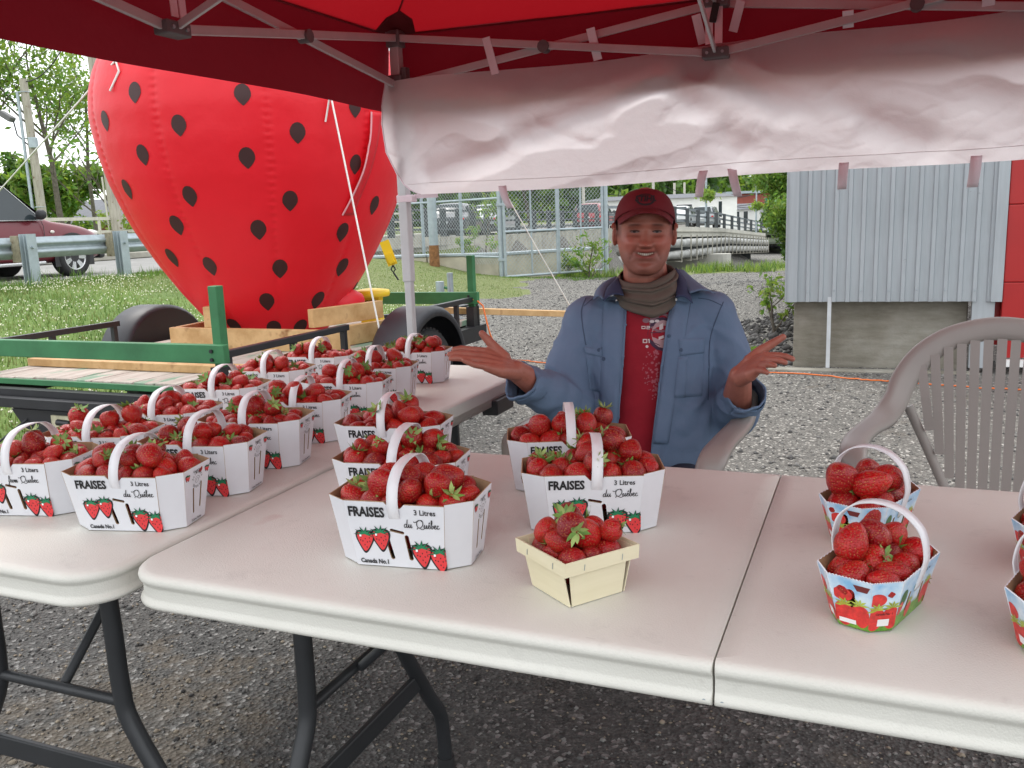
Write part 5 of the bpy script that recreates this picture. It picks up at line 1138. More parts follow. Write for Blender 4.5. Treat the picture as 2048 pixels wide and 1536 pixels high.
# ================================================================ plastic armchairs
M_ch=simple('taupe resin chair',(.31,.285,.265),.42,0,.04,4,.06,60,.002)
def chair(label,loc,rz,flare=1.0):
    """x across, -y is the way the sitter faces"""
    t=thing('plastic_armchair',label,'chair',loc,rz,'plastic armchairs behind the front table')
    half=[((.30,-.19,.0),(1,0,0),.030),((.318,-.225,.30),(1,0,0),.032),((.330,-.262,.50),(.9,-.2,.2),.034),((.335,-.245,.60),(.6,-.5,.6),.034),((.337,-.205,.640),(.2,-.2,1),.034),((.332,-.12,.650),(0,0,1),.033),((.318,-.02,.655),(0,0,1),.033),((.292,.085,.664),(-.25,-.15,.9),.034),((.266,.165,.700),(-.6,-.6,.5),.036),((.248,.205,.750),(-.4,-.9,.2),.037),((.208,.235,.812),(-.2,-1,.1),.036),((.145,.258,.862),(-.1,-1,.1),.034),((.072,.270,.889),(0,-1,.1),.033),((0,.274,.898),(0,-1,.1),.033)]
    half=[((p[0]+(flare-1)*.062*min(1,max(0,(.17-p[1])/.25)),p[1],p[2]),f,w) for p,f,w in half]
    full=half+[((-p[0],p[1],p[2]),(-f[0],f[1],f[2]),w) for p,f,w in half[-2::-1]]
    P=smooth3([p for p,_,_ in full],5); Fn=smooth3([f for _,f,_ in full],5); Wd=[q.x for q in smooth3([(w,0,0) for _,_,w in full],5)]
    vs=[];k=8;prev=None
    for i,p in enumerate(P):
        tn=(P[min(i+1,len(P)-1)]-P[max(i-1,0)]).normalized(); f=Fn[i]-tn*Fn[i].dot(tn); f.normalize(); w_=tn.cross(f).normalized(); ww=Wd[i]
        for a_,b_ in ((-1,-.012),(-1,0),(-.82,.007),(-.4,.010),(.4,.010),(.82,.007),(1,0),(1,-.012)): vs.append(p+w_*a_*ww+f*b_)
    mb=MB(); mb.add(vs,[(i*k+j,i*k+(j+1)%k,(i+1)*k+(j+1)%k,(i+1)*k+j) for i in range(len(P)-1) for j in range(k)],0,None,True); mb.obj('arm_and_back_band',M_ch,t)
    for s in (-1,1):
        mb=MB(); P=smooth3([(s*.20,.21,.43),(s*.225,.26,.25),(s*.25,.31,.0)],5); mb.sweep(P,[(-.03,-.012),(.03,-.012),(.03,.012),(-.03,.012)],(0,1,0)); mb.obj('rear_leg',M_ch,t)
    # lower V of the back and slats
    def arch_z(x): return float(np.interp(abs(x),[0,.07,.14,.19,.235],[.858,.852,.832,.80,.745]))
    def low_z(x): return float(np.interp(abs(x),[0,.13,.225],[.43,.45,.66]))
    for s in (-1,1):
        mb=MB(); mb.sweep([Vector((s*.235,.205,.675)),Vector((s*.19,.215,.575)),Vector((s*.135,.215,.45)),Vector((s*.12,.21,.42))],[(-.013,-.006),(.013,-.006),(.013,.006),(-.013,.006)],(0,1,0)); mb.obj('back_edge_rib',M_ch,t)
    n=13
    for i in range(n):
        x=-.205+.41*i/(n-1); zt=arch_z(x)+.012; zb=max(.43,float(np.interp(abs(x),[0,.12,.235],[.43,.43,.67])))
        xb=x*.86; P=[(x,.262-.9*x*x,zt),((x+xb)/2,.245-.9*x*x,(zt+zb)/2),(xb,.222-.5*x*x,zb)]
        mb=MB(); mb.sweep(smooth3(P,4),[(-.0125,-.003),(-.011,.001),(-.004,.002),(-.003,.005),(.003,.005),(.004,.002),(.011,.001),(.0125,-.003)],(0,1,0),smooth=False); mb.obj('back_slat',M_ch,t)
    mb=MB()
    def sf(u,v): x=(u-.5)*.46; y=-.24+.45*v; return Vector((x,y,.425-.018*math.sin(PI*u)*math.sin(PI*v)+(-.02*(1-v)**6)))
    mb.grid(sf,16,14); o=mb.obj('seat',M_ch,t); s=o.modifiers.new('t','SOLIDIFY'); s.thickness=.02
    return t
chair('taupe plastic armchair the man sits in',(.345,2.42,0),R(-29),.1)
chair('empty taupe plastic armchair with a slatted back at the right edge',(1.285,2.235,-.025),R(-24),1.45)
# ================================================================ three litre baskets
def card(name,c,rough=.55):
    t=NT(name); co=t.coord(); n=t.noise(co,30,4); n9=t.noise(co,9,5,.7); cc=t.ramp(n,[(.3,tuple(x*.96 for x in c)),(.7,c)]); t.color(t.mix(t.ramp(n9,[(.66,0),(.74,.22)]),cc,(.42,.36,.30))); t.set(Roughness=rough); t.bump(t.noise(t.coord((1,1,.3)),160,2),.12,.0006); return t.m
M_wc=card('white coated board',(.70,.71,.745)); M_kraft=simple('brown kraft board',(.34,.22,.12),.85,0,.12,50,.2,120,.001)
M_ink=simple('black ink',(.012,.012,.014),.6,0,.1,9); M_rink=simple('red printing ink',(.72,.045,.05),.5,0,.08,50); M_gink=simple('green printing ink',(.01,.20,.085),.5,0,.08,50); M_dgink=simple('dark green ink',(.006,.045,.03),.5); M_wink=simple('white ink',(.85,.85,.85),.5)
M_hand=simple('white plastic strap',(.72,.72,.745),.35,0,.03,5)
BH=.100
bo_=[(-.067,-.054),(.067,-.054),(.099,-.031),(.099,.031),(.067,.054),(-.067,.054),(-.099,.031),(-.099,-.031)]
to_=[(-.076,-.070),(.076,-.070),(.112,-.045),(.112,.045),(.076,.070),(-.076,.070),(-.112,.045),(-.112,-.045)]
def slot(cx,cy,w,h,ang,n=6):
    out=[]; c,s=math.cos(ang),math.sin(ang); r=w/2; L=h/2-r
    for k,(sg,a0) in enumerate(((1,0),(-1,PI))):
        for i in range(n+1): a=a0+PI*i/n; x,y=r*math.cos(a),sg*L+r*math.sin(a); out.append((cx+x*c-y*s,cy+x*s+y*c))
    return out
class Panel:
    """maps flat print coordinates (metres from the bottom middle) to a leaning wall"""
    def __init__(s,b0,b1,t0,t1,h,z0=.0):
        s.b0,s.b1,s.t0,s.t1=[Vector(p) for p in (b0,b1,t0,t1)]; s.h=h; s.z0=z0; s.wb=(s.b1-s.b0).length; s.wt=(s.t1-s.t0).length
        a=Vector((s.b0.x,s.b0.y,z0));b=Vector((s.b1.x,s.b1.y,z0));c=Vector((s.t0.x,s.t0.y,h)); s.n=(b-a).cross(c-a).normalized()
    def __call__(s,u,v,off=0):
        f=v/s.h; b=(s.b0+s.b1)/2;t=(s.t0+s.t1)/2; x=(s.b1-s.b0).normalized(); p=b.lerp(t,f)+x*u; return Vector((p.x,p.y,s.z0+(s.h-s.z0)*f))+s.n*off
def holed(mb,P,outline,holes,off,mi,flip=False):
    """panel face with real cut-outs"""
    loops=[[Vector((x,y,0)) for x,y in outline]]+[[Vector((x,y,0)) for x,y in h] for h in holes]
    tri=tessellate_polygon(loops); flat=[p for l in loops for p in l]; vs=[P(p.x,p.y,off) for p in flat]
    fs=[]
    for a,b,c in tri:
        A,B,C=flat[a],flat[b],flat[c]; cr_=(B-A).cross(C-A).z
        f=(a,b,c) if cr_>0 else (a,c,b); fs.append(f if not flip else f[::-1])
    mb.add(vs,fs,mi)
def holewall(mb,P,hole,o0,o1,mi):
    n=len(hole); vs=[P(x,y,o0) for x,y in hole]+[P(x,y,o1) for x,y in hole]; mb.add(vs,[(i,(i+1)%n,n+(i+1)%n,n+i) for i in range(n)],mi)
def berry_print(mbs,P,cx,cy,s,rot=0,clip=None):
    """cartoon strawberry: dark outline, red body, leaves, seeds, highlight; mbs = dict of builders"""
    c,sn=math.cos(rot),math.sin(rot)
    def mp(pts,off): return [P(min(clip,cx+(x*c-y*sn)*s) if clip is not None else cx+(x*c-y*sn)*s,cy+(x*sn+y*c)*s,off) for x,y in pts]
    body=[(-.50,.30),(-.42,.46),(-.2,.54),(0,.50),(.2,.56),(.42,.46),(.50,.28),(.46,.05),(.34,-.22),(.2,-.48),(.06,-.66),(-.06,-.68),(-.18,-.52),(-.34,-.22),(-.46,.06)]
    body=[(p.x,p.y) for p in smooth2d(body+[body[0]],3)][:-1]
    n=len(body); 
    for k,sc,off in (('ink',1.22,.0003),('red',1.0,.0006)):
        mbs[k].add([P(cx,cy,off)]+mp([(x*sc,y*sc-.02*(sc-1)) for x,y in body],off),[(0,1+i,1+(i+1)%n) for i in range(n)])
    star=[]
    for i in range(14):
        a=PI*(-.12+1.24*i/13); r=.72 if i%2==0 else .30; star.append((r*math.cos(a)*.85,.40+r*math.sin(a)*.62))
    for k,sc,off in (('dg',1.18,.0009),('green',.9,.0012)):
        pts=[(x*sc,(y-.45)*sc+.45) for x,y in star]; mbs[k].add([P(*(cx+( -.38*sn*-1)*0,cy+.42*s),off)]+mp(pts,off),[(0,1+i,2+i) for i in range(13)])
    for x,y in ((-.25,.2),(.02,.12),(.28,.2),(-.14,-.05),(.14,-.08),(-.02,-.28),(.1,-.42),(-.28,.0),(.3,-.02)):
        d=.035; mbs['ink'].add(mp([(x-d,y),(x,y-d*1.8),(x+d,y),(x,y+d*1.8)],.0012),[(0,1,2,3)])
    mbs['white'].add(mp([(-.34,.24),(-.22,.22),(-.2,.36),(-.32,.38)],.0014),[(0,1,2,3)])
# cursive strokes drawn by hand, x right, y up, x-height 1
CUR={'d':[[(1.05,.75),(.7,1.0),(.25,.7),(.15,.2),(.4,0),(.8,.25),(1.15,.9),(1.5,2.3),(1.2,1.1),(1.0,.25),(1.2,0),(1.6,.3)]],
'u':[[(.0,.3),(.35,1.0),(.2,.3),(.35,0),(.75,.25),(1.1,1.0),(.95,.25),(1.1,0),(1.45,.3)]],
'Q':[[(2.6,1.9),(2.2,2.3),(1.2,2.1),(.7,1.2),(1.0,.3),(1.9,.15),(2.8,.9),(2.9,1.9),(2.3,2.35),(1.2,2.0),(.0,1.55),(-.3,1.85)],[(.6,-.35),(1.1,.1),(1.7,0),(2.6,-.35),(3.3,.0)]],
'e':[[(.0,.3),(.6,.6),(.75,.95),(.45,1.0),(.2,.5),(.35,.05),(.7,.05),(1.1,.35)]],
'b':[[(.0,.3),(.6,1.4),(.75,2.2),(.5,2.3),(.35,1.2),(.3,.2),(.6,0),(.95,.4),(.8,.85),(1.2,.7)]],
'c':[[(.85,.8),(.55,1.0),(.2,.55),(.35,.05),(.7,.05),(1.1,.35)]],
'f':[[(.0,.3),(.8,1.6),(.9,2.3),(.6,2.2),(.3,.6),(-.1,-1.0),(-.3,-.9),(.1,-.2),(.8,.35)]],
'r':[[(.0,.3),(.3,1.05),(.6,.85),(.5,.2),(.65,0),(.95,.3)]],
'o':[[(.0,.3),(.3,.9),(.65,.95),(.75,.5),(.45,.05),(.15,.4),(.4,.95),(1.0,.75)]],
'm':[[(.0,.3),(.3,1.0),(.3,.0),(.6,.9),(.8,.8),(.75,.0),(1.05,.9),(1.3,.8),(1.25,.1),(1.6,.3)]]}
ADV={'d':1.6,'u':1.4,'Q':3.15,'e':1.0,'b':1.15,'c':1.0,'f':.85,'r':.95,'o':.95,'m':1.6,' ':1.0}
def cursive(word,size,w,accent=-1):
    x=0;V=[];F=[]
    for k,ch in enumerate(word):
        for st in CUR.get(ch,[]):
            v,f=ribbon2d(smooth2d([(x+a,b) for a,b in st],5),w/size); o=len(V); V+=v; F+=[tuple(i+o for i in q) for q in f]
        if k==accent:
            v,f=ribbon2d([(x+.5,1.3),(x+.9,1.8)],w/size*1.3); o=len(V); V+=v; F+=[tuple(i+o for i in q) for q in f]
        x+=ADV[ch]
    return [(a*size,b*size*1.3) for a,b in V],F
def put(mb,P,vf,x,y,off=.0009,flat=False):
    v,f=vf; mb.add([P(x+a,y+b,off) for a,b in v],f)
def make_basket(kind):
    """returns meshes of one cardboard basket: carton, lettering, berries, handle"""
    MA={}
    c=MB(); letters=[]; singles=[]; pr={k:MB() for k in ('ink','red','dg','green','white')}; N=8
    panels=[Panel(bo_[i],bo_[(i+1)%N],to_[i],to_[(i+1)%N],BH,.0012) for i in range(N)]
    for i,P in enumerate(panels):
        wb,wt=P.wb/2,P.wt/2; outline=[(-wb,0),(wb,0),(wt,BH),(-wt,BH)]; holes=[]
        if i in (0,4):
            outline=[(-wb,0),(wb,0),(wt,BH-.002),(.016,BH-.002),(.010,BH-.008),(-.006,BH-.008),(-.014,BH+.001),(-wt,BH+.001)]
            holes=[slot(-.013,.0315,.0065,.040,R(10)),slot(.0165,.0315,.0065,.040,R(6)),slot(.001,.0565,.0045,.022,R(78))]
        if i in (2,6): holes=[slot(-.010,.040,.0045,.046,R(3)),slot(.014,.045,.0045,.046,R(-4))]
        proud=.0016 if i in (0,4) else 0
        holed(c,P,outline,holes,proud,0); holed(c,P,outline,holes,-.0016,1,True)
        for h in holes: holewall(c,P,h,proud,-.0016,1)
        m=len(outline); vs=[P(x,y,proud) for x,y in outline]+[P(x,y,-.0016) for x,y in outline]; c.add(vs,[(j,m+j,m+(j+1)%m,(j+1)%m) for j in range(m)],1)
    c.add([(x,y,.0012) for x,y in bo_],[tuple(range(8))],1)
    for i in (0,4):
        P=panels[i]; o=.0019; Pp=lambda u,v,off=0,P=P: P(u,v,off+.0017)
        letter=MB(); put(letter,Pp,text2d('FRAISES',.0205,.0008,.80),-.0705,.0785); letters.append(letter); letter=MB(); letters.append(letter)
        fr=kind=='fr'
        put(letter,Pp,text2d('3 Litres' if fr else '3 Liters',.0115,.00022,.92),.030,.084)
        if fr: put(letter,Pp,cursive('du Québec'.replace('é','e'),.0042,.00120,5),.013,.0640)
        else: put(letter,Pp,cursive('from Quebec',.0041,.00115),.000,.0640)
        letter=MB(); letters.append(letter); put(letter,Pp,text2d('Canada No.1',.0098,.00034,.86),-.061,.0045)
        for (x,y,s,ro,cl) in ((-.050,.040,.0245,R(-4),None),(-.0245,.0435,.0245,R(2),None),(.036,.0215,.0265,R(4),None),(.0625,.0155,.0265,R(4),P.wb/2+.0045)):
            q={k:MB() for k in ('ink','red','dg','green','white')}; berry_print(q,Pp,x,y,s,ro,cl); singles.append(q)
    for i in (2,6):
        P=panels[i]; Pp=lambda u,v,off=0,P=P: P(u,v,off+.0002)
        letter=MB(); letters.append(letter); berry_print(pr,Pp,-.035,.086,.0075); berry_print(pr,Pp,-.029,.085,.0075); berry_print(pr,Pp,.031,.086,.0075); berry_print(pr,Pp,.037,.085,.0075)
        put(letter,Pp,text2d('Canada No.1',.006,.0001,.9,align='CENTER'),0,.0895)
        # ring of letters with a small swirl
        for word,r,a0,da,up in (('ALIMENTS',.014,R(160),R(-20),1),('QUEBEC',.0155,R(212),R(23),-1)):
            for k,ch in enumerate(word):
                a=a0+da*k; v,f=text2d(ch,.0055,.00012,1,align='CENTER'); ro=a-PI/2 if up>0 else a+PI/2; cc,ss=math.cos(ro),math.sin(ro)
                letter.add([Pp(r*math.cos(a)+x*cc-y*ss,.074+r*.85*math.sin(a)+x*ss+y*cc,.0006) for x,y in v],f)
        sp=[(.0095*(1-i/30)*math.cos(i*.42),.0745+.0075*(1-i/30)*math.sin(i*.42)) for i in range(26)]; v,f=ribbon2d(sp,.0008); letter.add([Pp(x,y,.0006) for x,y in v],f)
        put(letter,Pp,text2d('3 Litres Fraises' if kind=='fr' else '3 Liters Strawberries',.0058,.0001,.9,align='CENTER'),0,.003)
    h=MB(); pts=[]; W=.0085
    A=[(-.0595,.064),(-.0715,.085),(-.0725,.105),(-.063,.128),(-.042,.1445),(-.018,.150),(0,.151)]; A=A+[(-y,z) for y,z in A[-2::-1]]; A=smooth2d(A,4)
    vs=[]
    for k,p in enumerate(A):
        tn=(A[min(k+1,len(A)-1)]-A[max(k-1,0)]).normalized(); n_=Vector((-tn.y,tn.x)); x0=.0035
        for s,o in ((-1,0),(1,0),(1,-.0012),(-1,-.0012)): q=p+n_*o; vs.append((x0+s*W,q.x,q.y))
    m=len(A); h.add(vs,[(4*i+j,4*(i+1)+j,4*(i+1)+(j+1)%4,4*i+(j+1)%4) for i in range(m-1) for j in range(4)]+[(0,1,2,3),(4*m-1,4*m-2,4*m-3,4*m-4)],0,None,True)
    def pm(nm,q):
        prm=MB()
        for k,b in enumerate(('ink','red','dg','green','white')): prm.add(q[b].v,q[b].f,k)
        return prm.mesh(nm,[M_ink,M_rink,M_dgink,M_gink,M_wink])
    out=[('carton',c.mesh('carton',[M_wc,M_kraft])),('small_emblems',pm('small_emblems',pr)),('handle',h.mesh('handle',M_hand))]
    return out+[('printed_strawberry',pm('printed_strawberry',q)) for q in singles]+[('lettering',l.mesh('lettering',M_ink)) for l in letters]
BK={'fr':make_basket('fr'),'en':make_basket('en')}
TZ=.7405
baskets=[]; jit=random.Random(44)
def basket(kind,ctop,yaw,label,tilt=0):
    """ctop = front right rim corner as measured on the photograph"""
    th=R(yaw); c=Vector((ctop[0],ctop[1])); o=Matrix.Rotation(th,2)@Vector((.076,-.070)); p=c-o
    t=thing('strawberry_basket',label,'basket',(p.x,p.y,TZ),th,'white three litre strawberry baskets'); t.scale=(jit.uniform(.985,1.015),jit.uniform(.97,1.03),jit.uniform(.98,1.03))
    for k,me in BK[kind]:
        o=link(k,me,t)
        if k=='handle': o.matrix_local=Matrix.Translation((jit.uniform(-.003,.003),0,.04))@Matrix.Rotation(R(jit.uniform(-4,4)),4,'Y')@Matrix.Scale(jit.uniform(.96,1.03),4,(0,0,1))@Matrix.Translation((0,0,-.04))
        if k=='small_emblems': o['kind']='stuff'
    baskets.append(('big',Vector((p.x,p.y,TZ)),th,label)); return t
GT=[('fr',(-.100,1.174),-15,'white strawberry basket nearest the front in the middle column of three, FRAISES lettering fully visible'),
('fr',(861,931),-14,'white strawberry basket in the middle of the column of three on the front table'),
('fr',(838,857),-13,'white strawberry basket at the back of the column of three on the front table'),
('fr',(1288,947),-2,'white strawberry basket right behind the small pale wooden box'),
('en',(1226,878),-1,'white strawberry basket closest to the lap of the man in the blue shirt'),
('fr',(311,953),-9,'first and nearest basket of the right hand row on the left table, FRAISES lettering visible'),
('en',(446,893),-9,'second basket from the front in the right hand row on the left table'),
('en',(555,846),-8,'third basket from the front in the right hand row on the left table'),
('fr',(644,803),-6,'fourth basket from the front in the right hand row on the left table'),
('en',(733,765),-8,'fifth basket from the front in the right hand row on the left table'),
('fr',(791,735),-8,'sixth basket from the front in the right hand row on the left table'),
('en',(862,704),-12,'last basket of the right hand row, beside the hand of the man'),
('en',(90,928),-8,'basket cut by the left edge of the photo, from Quebec lettering visible'),
('fr',(240,873),-6,'second basket from the front in the left hand row on the left table'),
('en',(366,827),-8,'third basket from the front in the left hand row on the left table'),
('fr',(479,778),-8,'fourth basket from the front in the left hand row on the left table'),
('en',(578,743),-8,'fifth basket from the front in the left hand row on the left table'),
('en',(668,713),-10,'last basket of the left hand row on the left table, in front of the trailer')]
for k,ct,yw,lb in GT:
    if ct[0]>5 : q=atz(ct[0],ct[1],TZ+BH); ct=(q.x,q.y)
    basket(k,ct,yw,lb)
# ================================================================ small printed baskets
def sky_board():
    t=NT('sky blue printed board'); co=t.coord(); s=t.new('ShaderNodeSeparateXYZ'); t.link(co,s.inputs[0]); n=t.noise(co,26,4,.6)
    c=t.ramp(n,[(.35,(.22,.47,.72)),(.6,(.62,.76,.86)),(.75,(.85,.88,.9))]); n2=t.noise(co,150,3,.7); g=t.ramp(n2,[(.3,(.05,.20,.02)),(.7,(.22,.42,.05))])
    m=t.math('ADD',s.outputs[2],t.math('MULTIPLY',n,.010)); f=t.ramp(t.math('MULTIPLY',m,10),[(.25,1),(.31,0)]); t.color(t.mix(f,c,g)); t.set(Roughness=.35); return t.m
M_sky=sky_board(); M_berryp=simple('printed strawberry red',(.62,.035,.03),.35,0,.3,120); M_leafp=simple('printed yellow green leaf',(.40,.48,.06),.4,0,.3,90); M_darkp=simple('printed dark green',(.03,.13,.03),.4); M_maroon=simple('printed maroon',(.16,.02,.02),.4)
SH=.068
sb=[(-.047,-.036),(.047,-.036),(.068,-.018),(.068,.018),(.047,.036),(-.047,.036),(-.068,.018),(-.068,-.018)]
so=[(-.058,-.052),(.058,-.052),(.086,-.026),(.086,.026),(.058,.052),(-.058,.052),(-.086,.026),(-.086,-.026)]
def make_small():
    c=MB(); pr={k:MB() for k in ('red','leaf','dark','white','maroon','ink')}; N=8
    for i in range(N):
        P=Panel(sb[i],sb[(i+1)%N],so[i],so[(i+1)%N],SH,.0012); wb,wt=P.wb/2,P.wt/2
        top=[]; k=26
        for j in range(k+1): x=wt-2*wt*j/k; top.append((x,SH+(.0012 if j%2 else 0)))
        outline=[(-wb,0),(wb,0)]+top; holes=[slot(0,.037,.0105,.034,R(2))] if i in (6,2) else ([slot(-.02,.030,.006,.026,0),slot(.02,.030,.006,.026,0)] if i in (0,4) else [])
        holed(c,P,outline,holes,0,0); holed(c,P,outline,holes,-.0016,1,True)
        for h in holes: holewall(c,P,h,0,-.0016,1)
        m=len(outline); vs=[P(x,y,0) for x,y in outline]+[P(x,y,-.0016) for x,y in outline]; c.add(vs,[(j,m+j,m+(j+1)%m,(j+1)%m) for j in range(m)],2)
        def blob(k,cx,cy,rx,ry,off,tip=0,n=20):
            pts=[]; 
            for j in range(n):
                a=2*PI*j/n; y=math.sin(a)*ry; x=math.cos(a)*rx*(1-.35*tip*max(0,-math.sin(a))); pts.append(P(max(-wb-.002,min(wb+.002,cx+x)),max(.001,cy+y),off))
            pr[k].add([P(cx,cy,off)]+pts,[(0,1+j,1+(j+1)%n) for j in range(n)])
        def leafs(cx,cy,s,off,n=6):
            for j in range(n):
                a=PI*(.0+1.0*j/(n-1))+.2; pr['leaf'].add([P(cx,cy,off),P(cx+math.cos(a-.25)*s*.5,cy+math.sin(a-.25)*s*.5,off),P(cx+math.cos(a)*s,cy+math.sin(a)*s*.8,off),P(cx+math.cos(a+.25)*s*.5,cy+math.sin(a+.25)*s*.5,off)],[(0,1,2,3)])
        if i in (6,2,5,1,7,3):
            blob('red',-.010,.018,.013,.017,.0003,1); blob('red',.010,.019,.012,.016,.0004,1); blob('red',-.010,.045,.012,.009,.0003)
            leafs(-.008,.031,.013,.0006); leafs(.010,.034,.012,.0006); 
            if i in (6,2): pr['maroon'].add([P(.004,.062,.0005),P(.024,.062,.0005),P(.020,.054,.0005),P(.008,.054,.0005)],[(3,2,1,0)])
            if i in (6,2): pr['white'].add([P(-.016,.006,.0008),P(.004,.006,.0008),P(.004,.012,.0008),P(-.016,.012,.0008)],[(0,1,2,3)])
        if i in (7,3,5,1):
            pr['white'].add([P(-.006,.008,.0008),P(.008,.008,.0008),P(.008,.018,.0008),P(-.006,.018,.0008)],[(0,1,2,3)])
        if i in (0,4):
            blob('dark',-.04,.040,.010,.012,.0003); blob('red',-.043,.028,.008,.009,.0004,1); blob('red',.034,.022,.011,.015,.0003,1); blob('red',.046,.026,.009,.014,.0004,1); leafs(.038,.037,.012,.0006); blob('red',-.012,.016,.009,.011,.0003,1); leafs(-.012,.027,.010,.0006); blob('dark',-.002,.045,.008,.008,.0003)
        Pq=lambda u,v,off=0,P=P:P(u,v,off)
        if i in (7,3): put(pr['ink'],Pq,text2d('Canada No. 1',.0042,.00005,.9,align='CENTER'),.001,.024,.0008)
        if i in (0,4): put(pr['ink'],Pq,text2d('Canada No. 1',.0060,.00008,.9,align='CENTER'),.02,.058,.0008)
    c.add([(x,y,.0012) for x,y in sb],[tuple(range(8))],1)
    h=MB(); A=[(-.0465,.040),(-.054,.066),(-.0565,.085),(-.050,.112),(-.031,.131),(-.012,.138),(0,.139)]; A=A+[(-y,z) for y,z in A[-2::-1]]; A=smooth2d(A,5); vs=[];W=.0085
    for k,p in enumerate(A):
        tn=(A[min(k+1,len(A)-1)]-A[max(k-1,0)]).normalized(); n_=Vector((-tn.y,tn.x))
        for s,o in ((-1,0),(1,0),(1,-.0022),(-1,-.0022)): q=p+n_*o; vs.append((s*W,q.x,q.y))
    m=len(A); h.add(vs,[(4*i+j,4*(i+1)+j,4*(i+1)+(j+1)%4,4*i+(j+1)%4) for i in range(m-1) for j in range(4)]+[(0,1,2,3),(4*m-1,4*m-2,4*m-3,4*m-4)],0,None,True)
    prm=MB()
    for k,b in enumerate(('red','leaf','dark','white','maroon','ink')): prm.add(pr[b].v,pr[b].f,k)
    return dict(carton=c.mesh('carton',[M_sky,M_kraft,M_wc]),printed_picture=prm.mesh('printed_picture',[M_berryp,M_leafp,M_darkp,M_wink,M_maroon,M_ink]),handle=h.mesh('handle',M_hand))
SM=make_small()
for cx,cy,yw,lb in ((.439,1.018,46,'small sky blue printed basket in front, with a white label box at its corner'),(.530,1.270,44,'small sky blue printed basket behind the front one, near the far table edge'),(.742,1.138,46,'small printed basket at the right edge of the photo, the farther of the two there'),(.614,.925,47,'small printed basket at the right edge of the photo, the nearer of the two there')):
    th=R(yw); t=thing('small_basket',lb,'basket',(cx,cy,TZ),th,'small printed strawberry baskets')
    for k,me in SM.items(): link(k,me,t)
    baskets.append(('small',Vector((cx,cy,TZ)),th,lb))
# ================================================================ pale wooden box
def veneer():
    t=NT('pale yellow wood veneer'); co=t.coord((1,1,12)); n=t.noise(co,7,4,.6); n2=t.noise(t.coord((1,1,1)),5,3); t.color(t.mix(.5,t.ramp(n,[(.3,(.66,.60,.40)),(.7,(.76,.70,.50))]),t.ramp(n2,[(.3,(.70,.63,.42)),(.7,(.78,.73,.55))]))); t.set(Roughness=.6); t.bump(n,.12,.0006); return t.m
M_ven=veneer(); EB=Vector((.078,1.113,TZ)); ER=R(31); WB=thing('wooden_berry_box','small square pale veneer box heaped with strawberries in front of a white basket','box',EB,ER)
hb,ht,EH=.0440,.0555,.064
for k in range(4):
    M=Matrix.Rotation(k*PI/2,4,'Z'); a=hb-.003; th_=.0014; yb=-hb; yt=-ht+.001; g0=.0 if k%2 else .004; g1=.012
    vs=[(-hb+g0,yb,.0006),(hb-g0,yb,.0006),(ht-g1*1.1,yt,EH),(-ht+g1*.4,yt,EH)]; vs=vs+[(x,y+th_,z) for x,y,z in vs]
    mb=MB(); mb.add(vs,[(0,1,2,3),(7,6,5,4),(0,4,5,1),(1,5,6,2),(2,6,7,3),(3,7,4,0)],0,M); mb.obj('side',M_ven,WB)
    o=.0018+.0004*k; vs=[(-ht-.002,-ht-o,EH-.016),(ht+.002,-ht-o,EH-.016),(ht+.003,-ht-o-.001,EH+.003),(-ht-.003,-ht-o-.001,EH+.003)]; vs=vs+[(x,y+.0013,z) for x,y,z in vs]
    mb=MB(); mb.add(vs,[(0,1,2,3),(7,6,5,4),(0,4,5,1),(1,5,6,2),(2,6,7,3),(3,7,4,0)],0,M); mb.obj('rim_band',M_ven,WB)
    mb=MB()
    for x in (-.03,.03): mb.tube([M@Vector((x,-ht-o-.001,EH-.012)),M@Vector((x+.001,-ht-o-.0012,EH-.004))],.0005,4)
    mb.obj('staple',M_galv,WB)
mb=MB(); mb.box((0,0,.0015),(hb*2-.004,hb*2-.004,.0016)); mb.obj('bottom',M_ven,WB)
baskets.append(('wood',EB,ER,'small square pale veneer box'))
# ================================================================ strawberries
def berry_mat(name,c1,c2,c3):
    t=NT(name); co=t.coord(); info=t.new('ShaderNodeObjectInfo')
    vd=t.voro(co,290,'F1','Distance',.5); n=t.noise(co,45,3)
    base=t.ramp(info.outputs['Random'],[(0,c1),(.5,c2),(1,c3)]); base=t.mix(t.math('MULTIPLY',t.ramp(n,[(.45,0),(.75,1)]),.55),base,(.58,.03,.012))
    pit=t.ramp(vd,[(.0,1),(.22,1),(.30,0)]); ring=t.ramp(vd,[(.20,.0),(.32,1),(.5,0)])
    c=t.mix(ring,base,t.mix(.5,base,(.20,.0,.0))); c=t.mix(t.math('MULTIPLY',pit,.6),c,(.55,.20,.05))
    t.color(c); t.set(Roughness=.36); t.b.inputs['Specular IOR Level'].default_value=.35; t.b.inputs['Coat Weight'].default_value=.18; t.b.inputs['Coat Roughness'].default_value=.16
    h=t.ramp(vd,[(0,.7),(.2,.55),(.3,0),(.6,1)]); t.bump(h,.55,.0016); return t.m
M_b=berry_mat('ripe strawberry skin',(.26,.003,.006),(.44,.006,.007),(.17,.002,.006))
M_cal=simple('strawberry leaf green',(.13,.24,.045),.6,0,.35,60); M_cal2=simple('strawberry leaf pale',(.26,.34,.10),.6,0,.35,60)
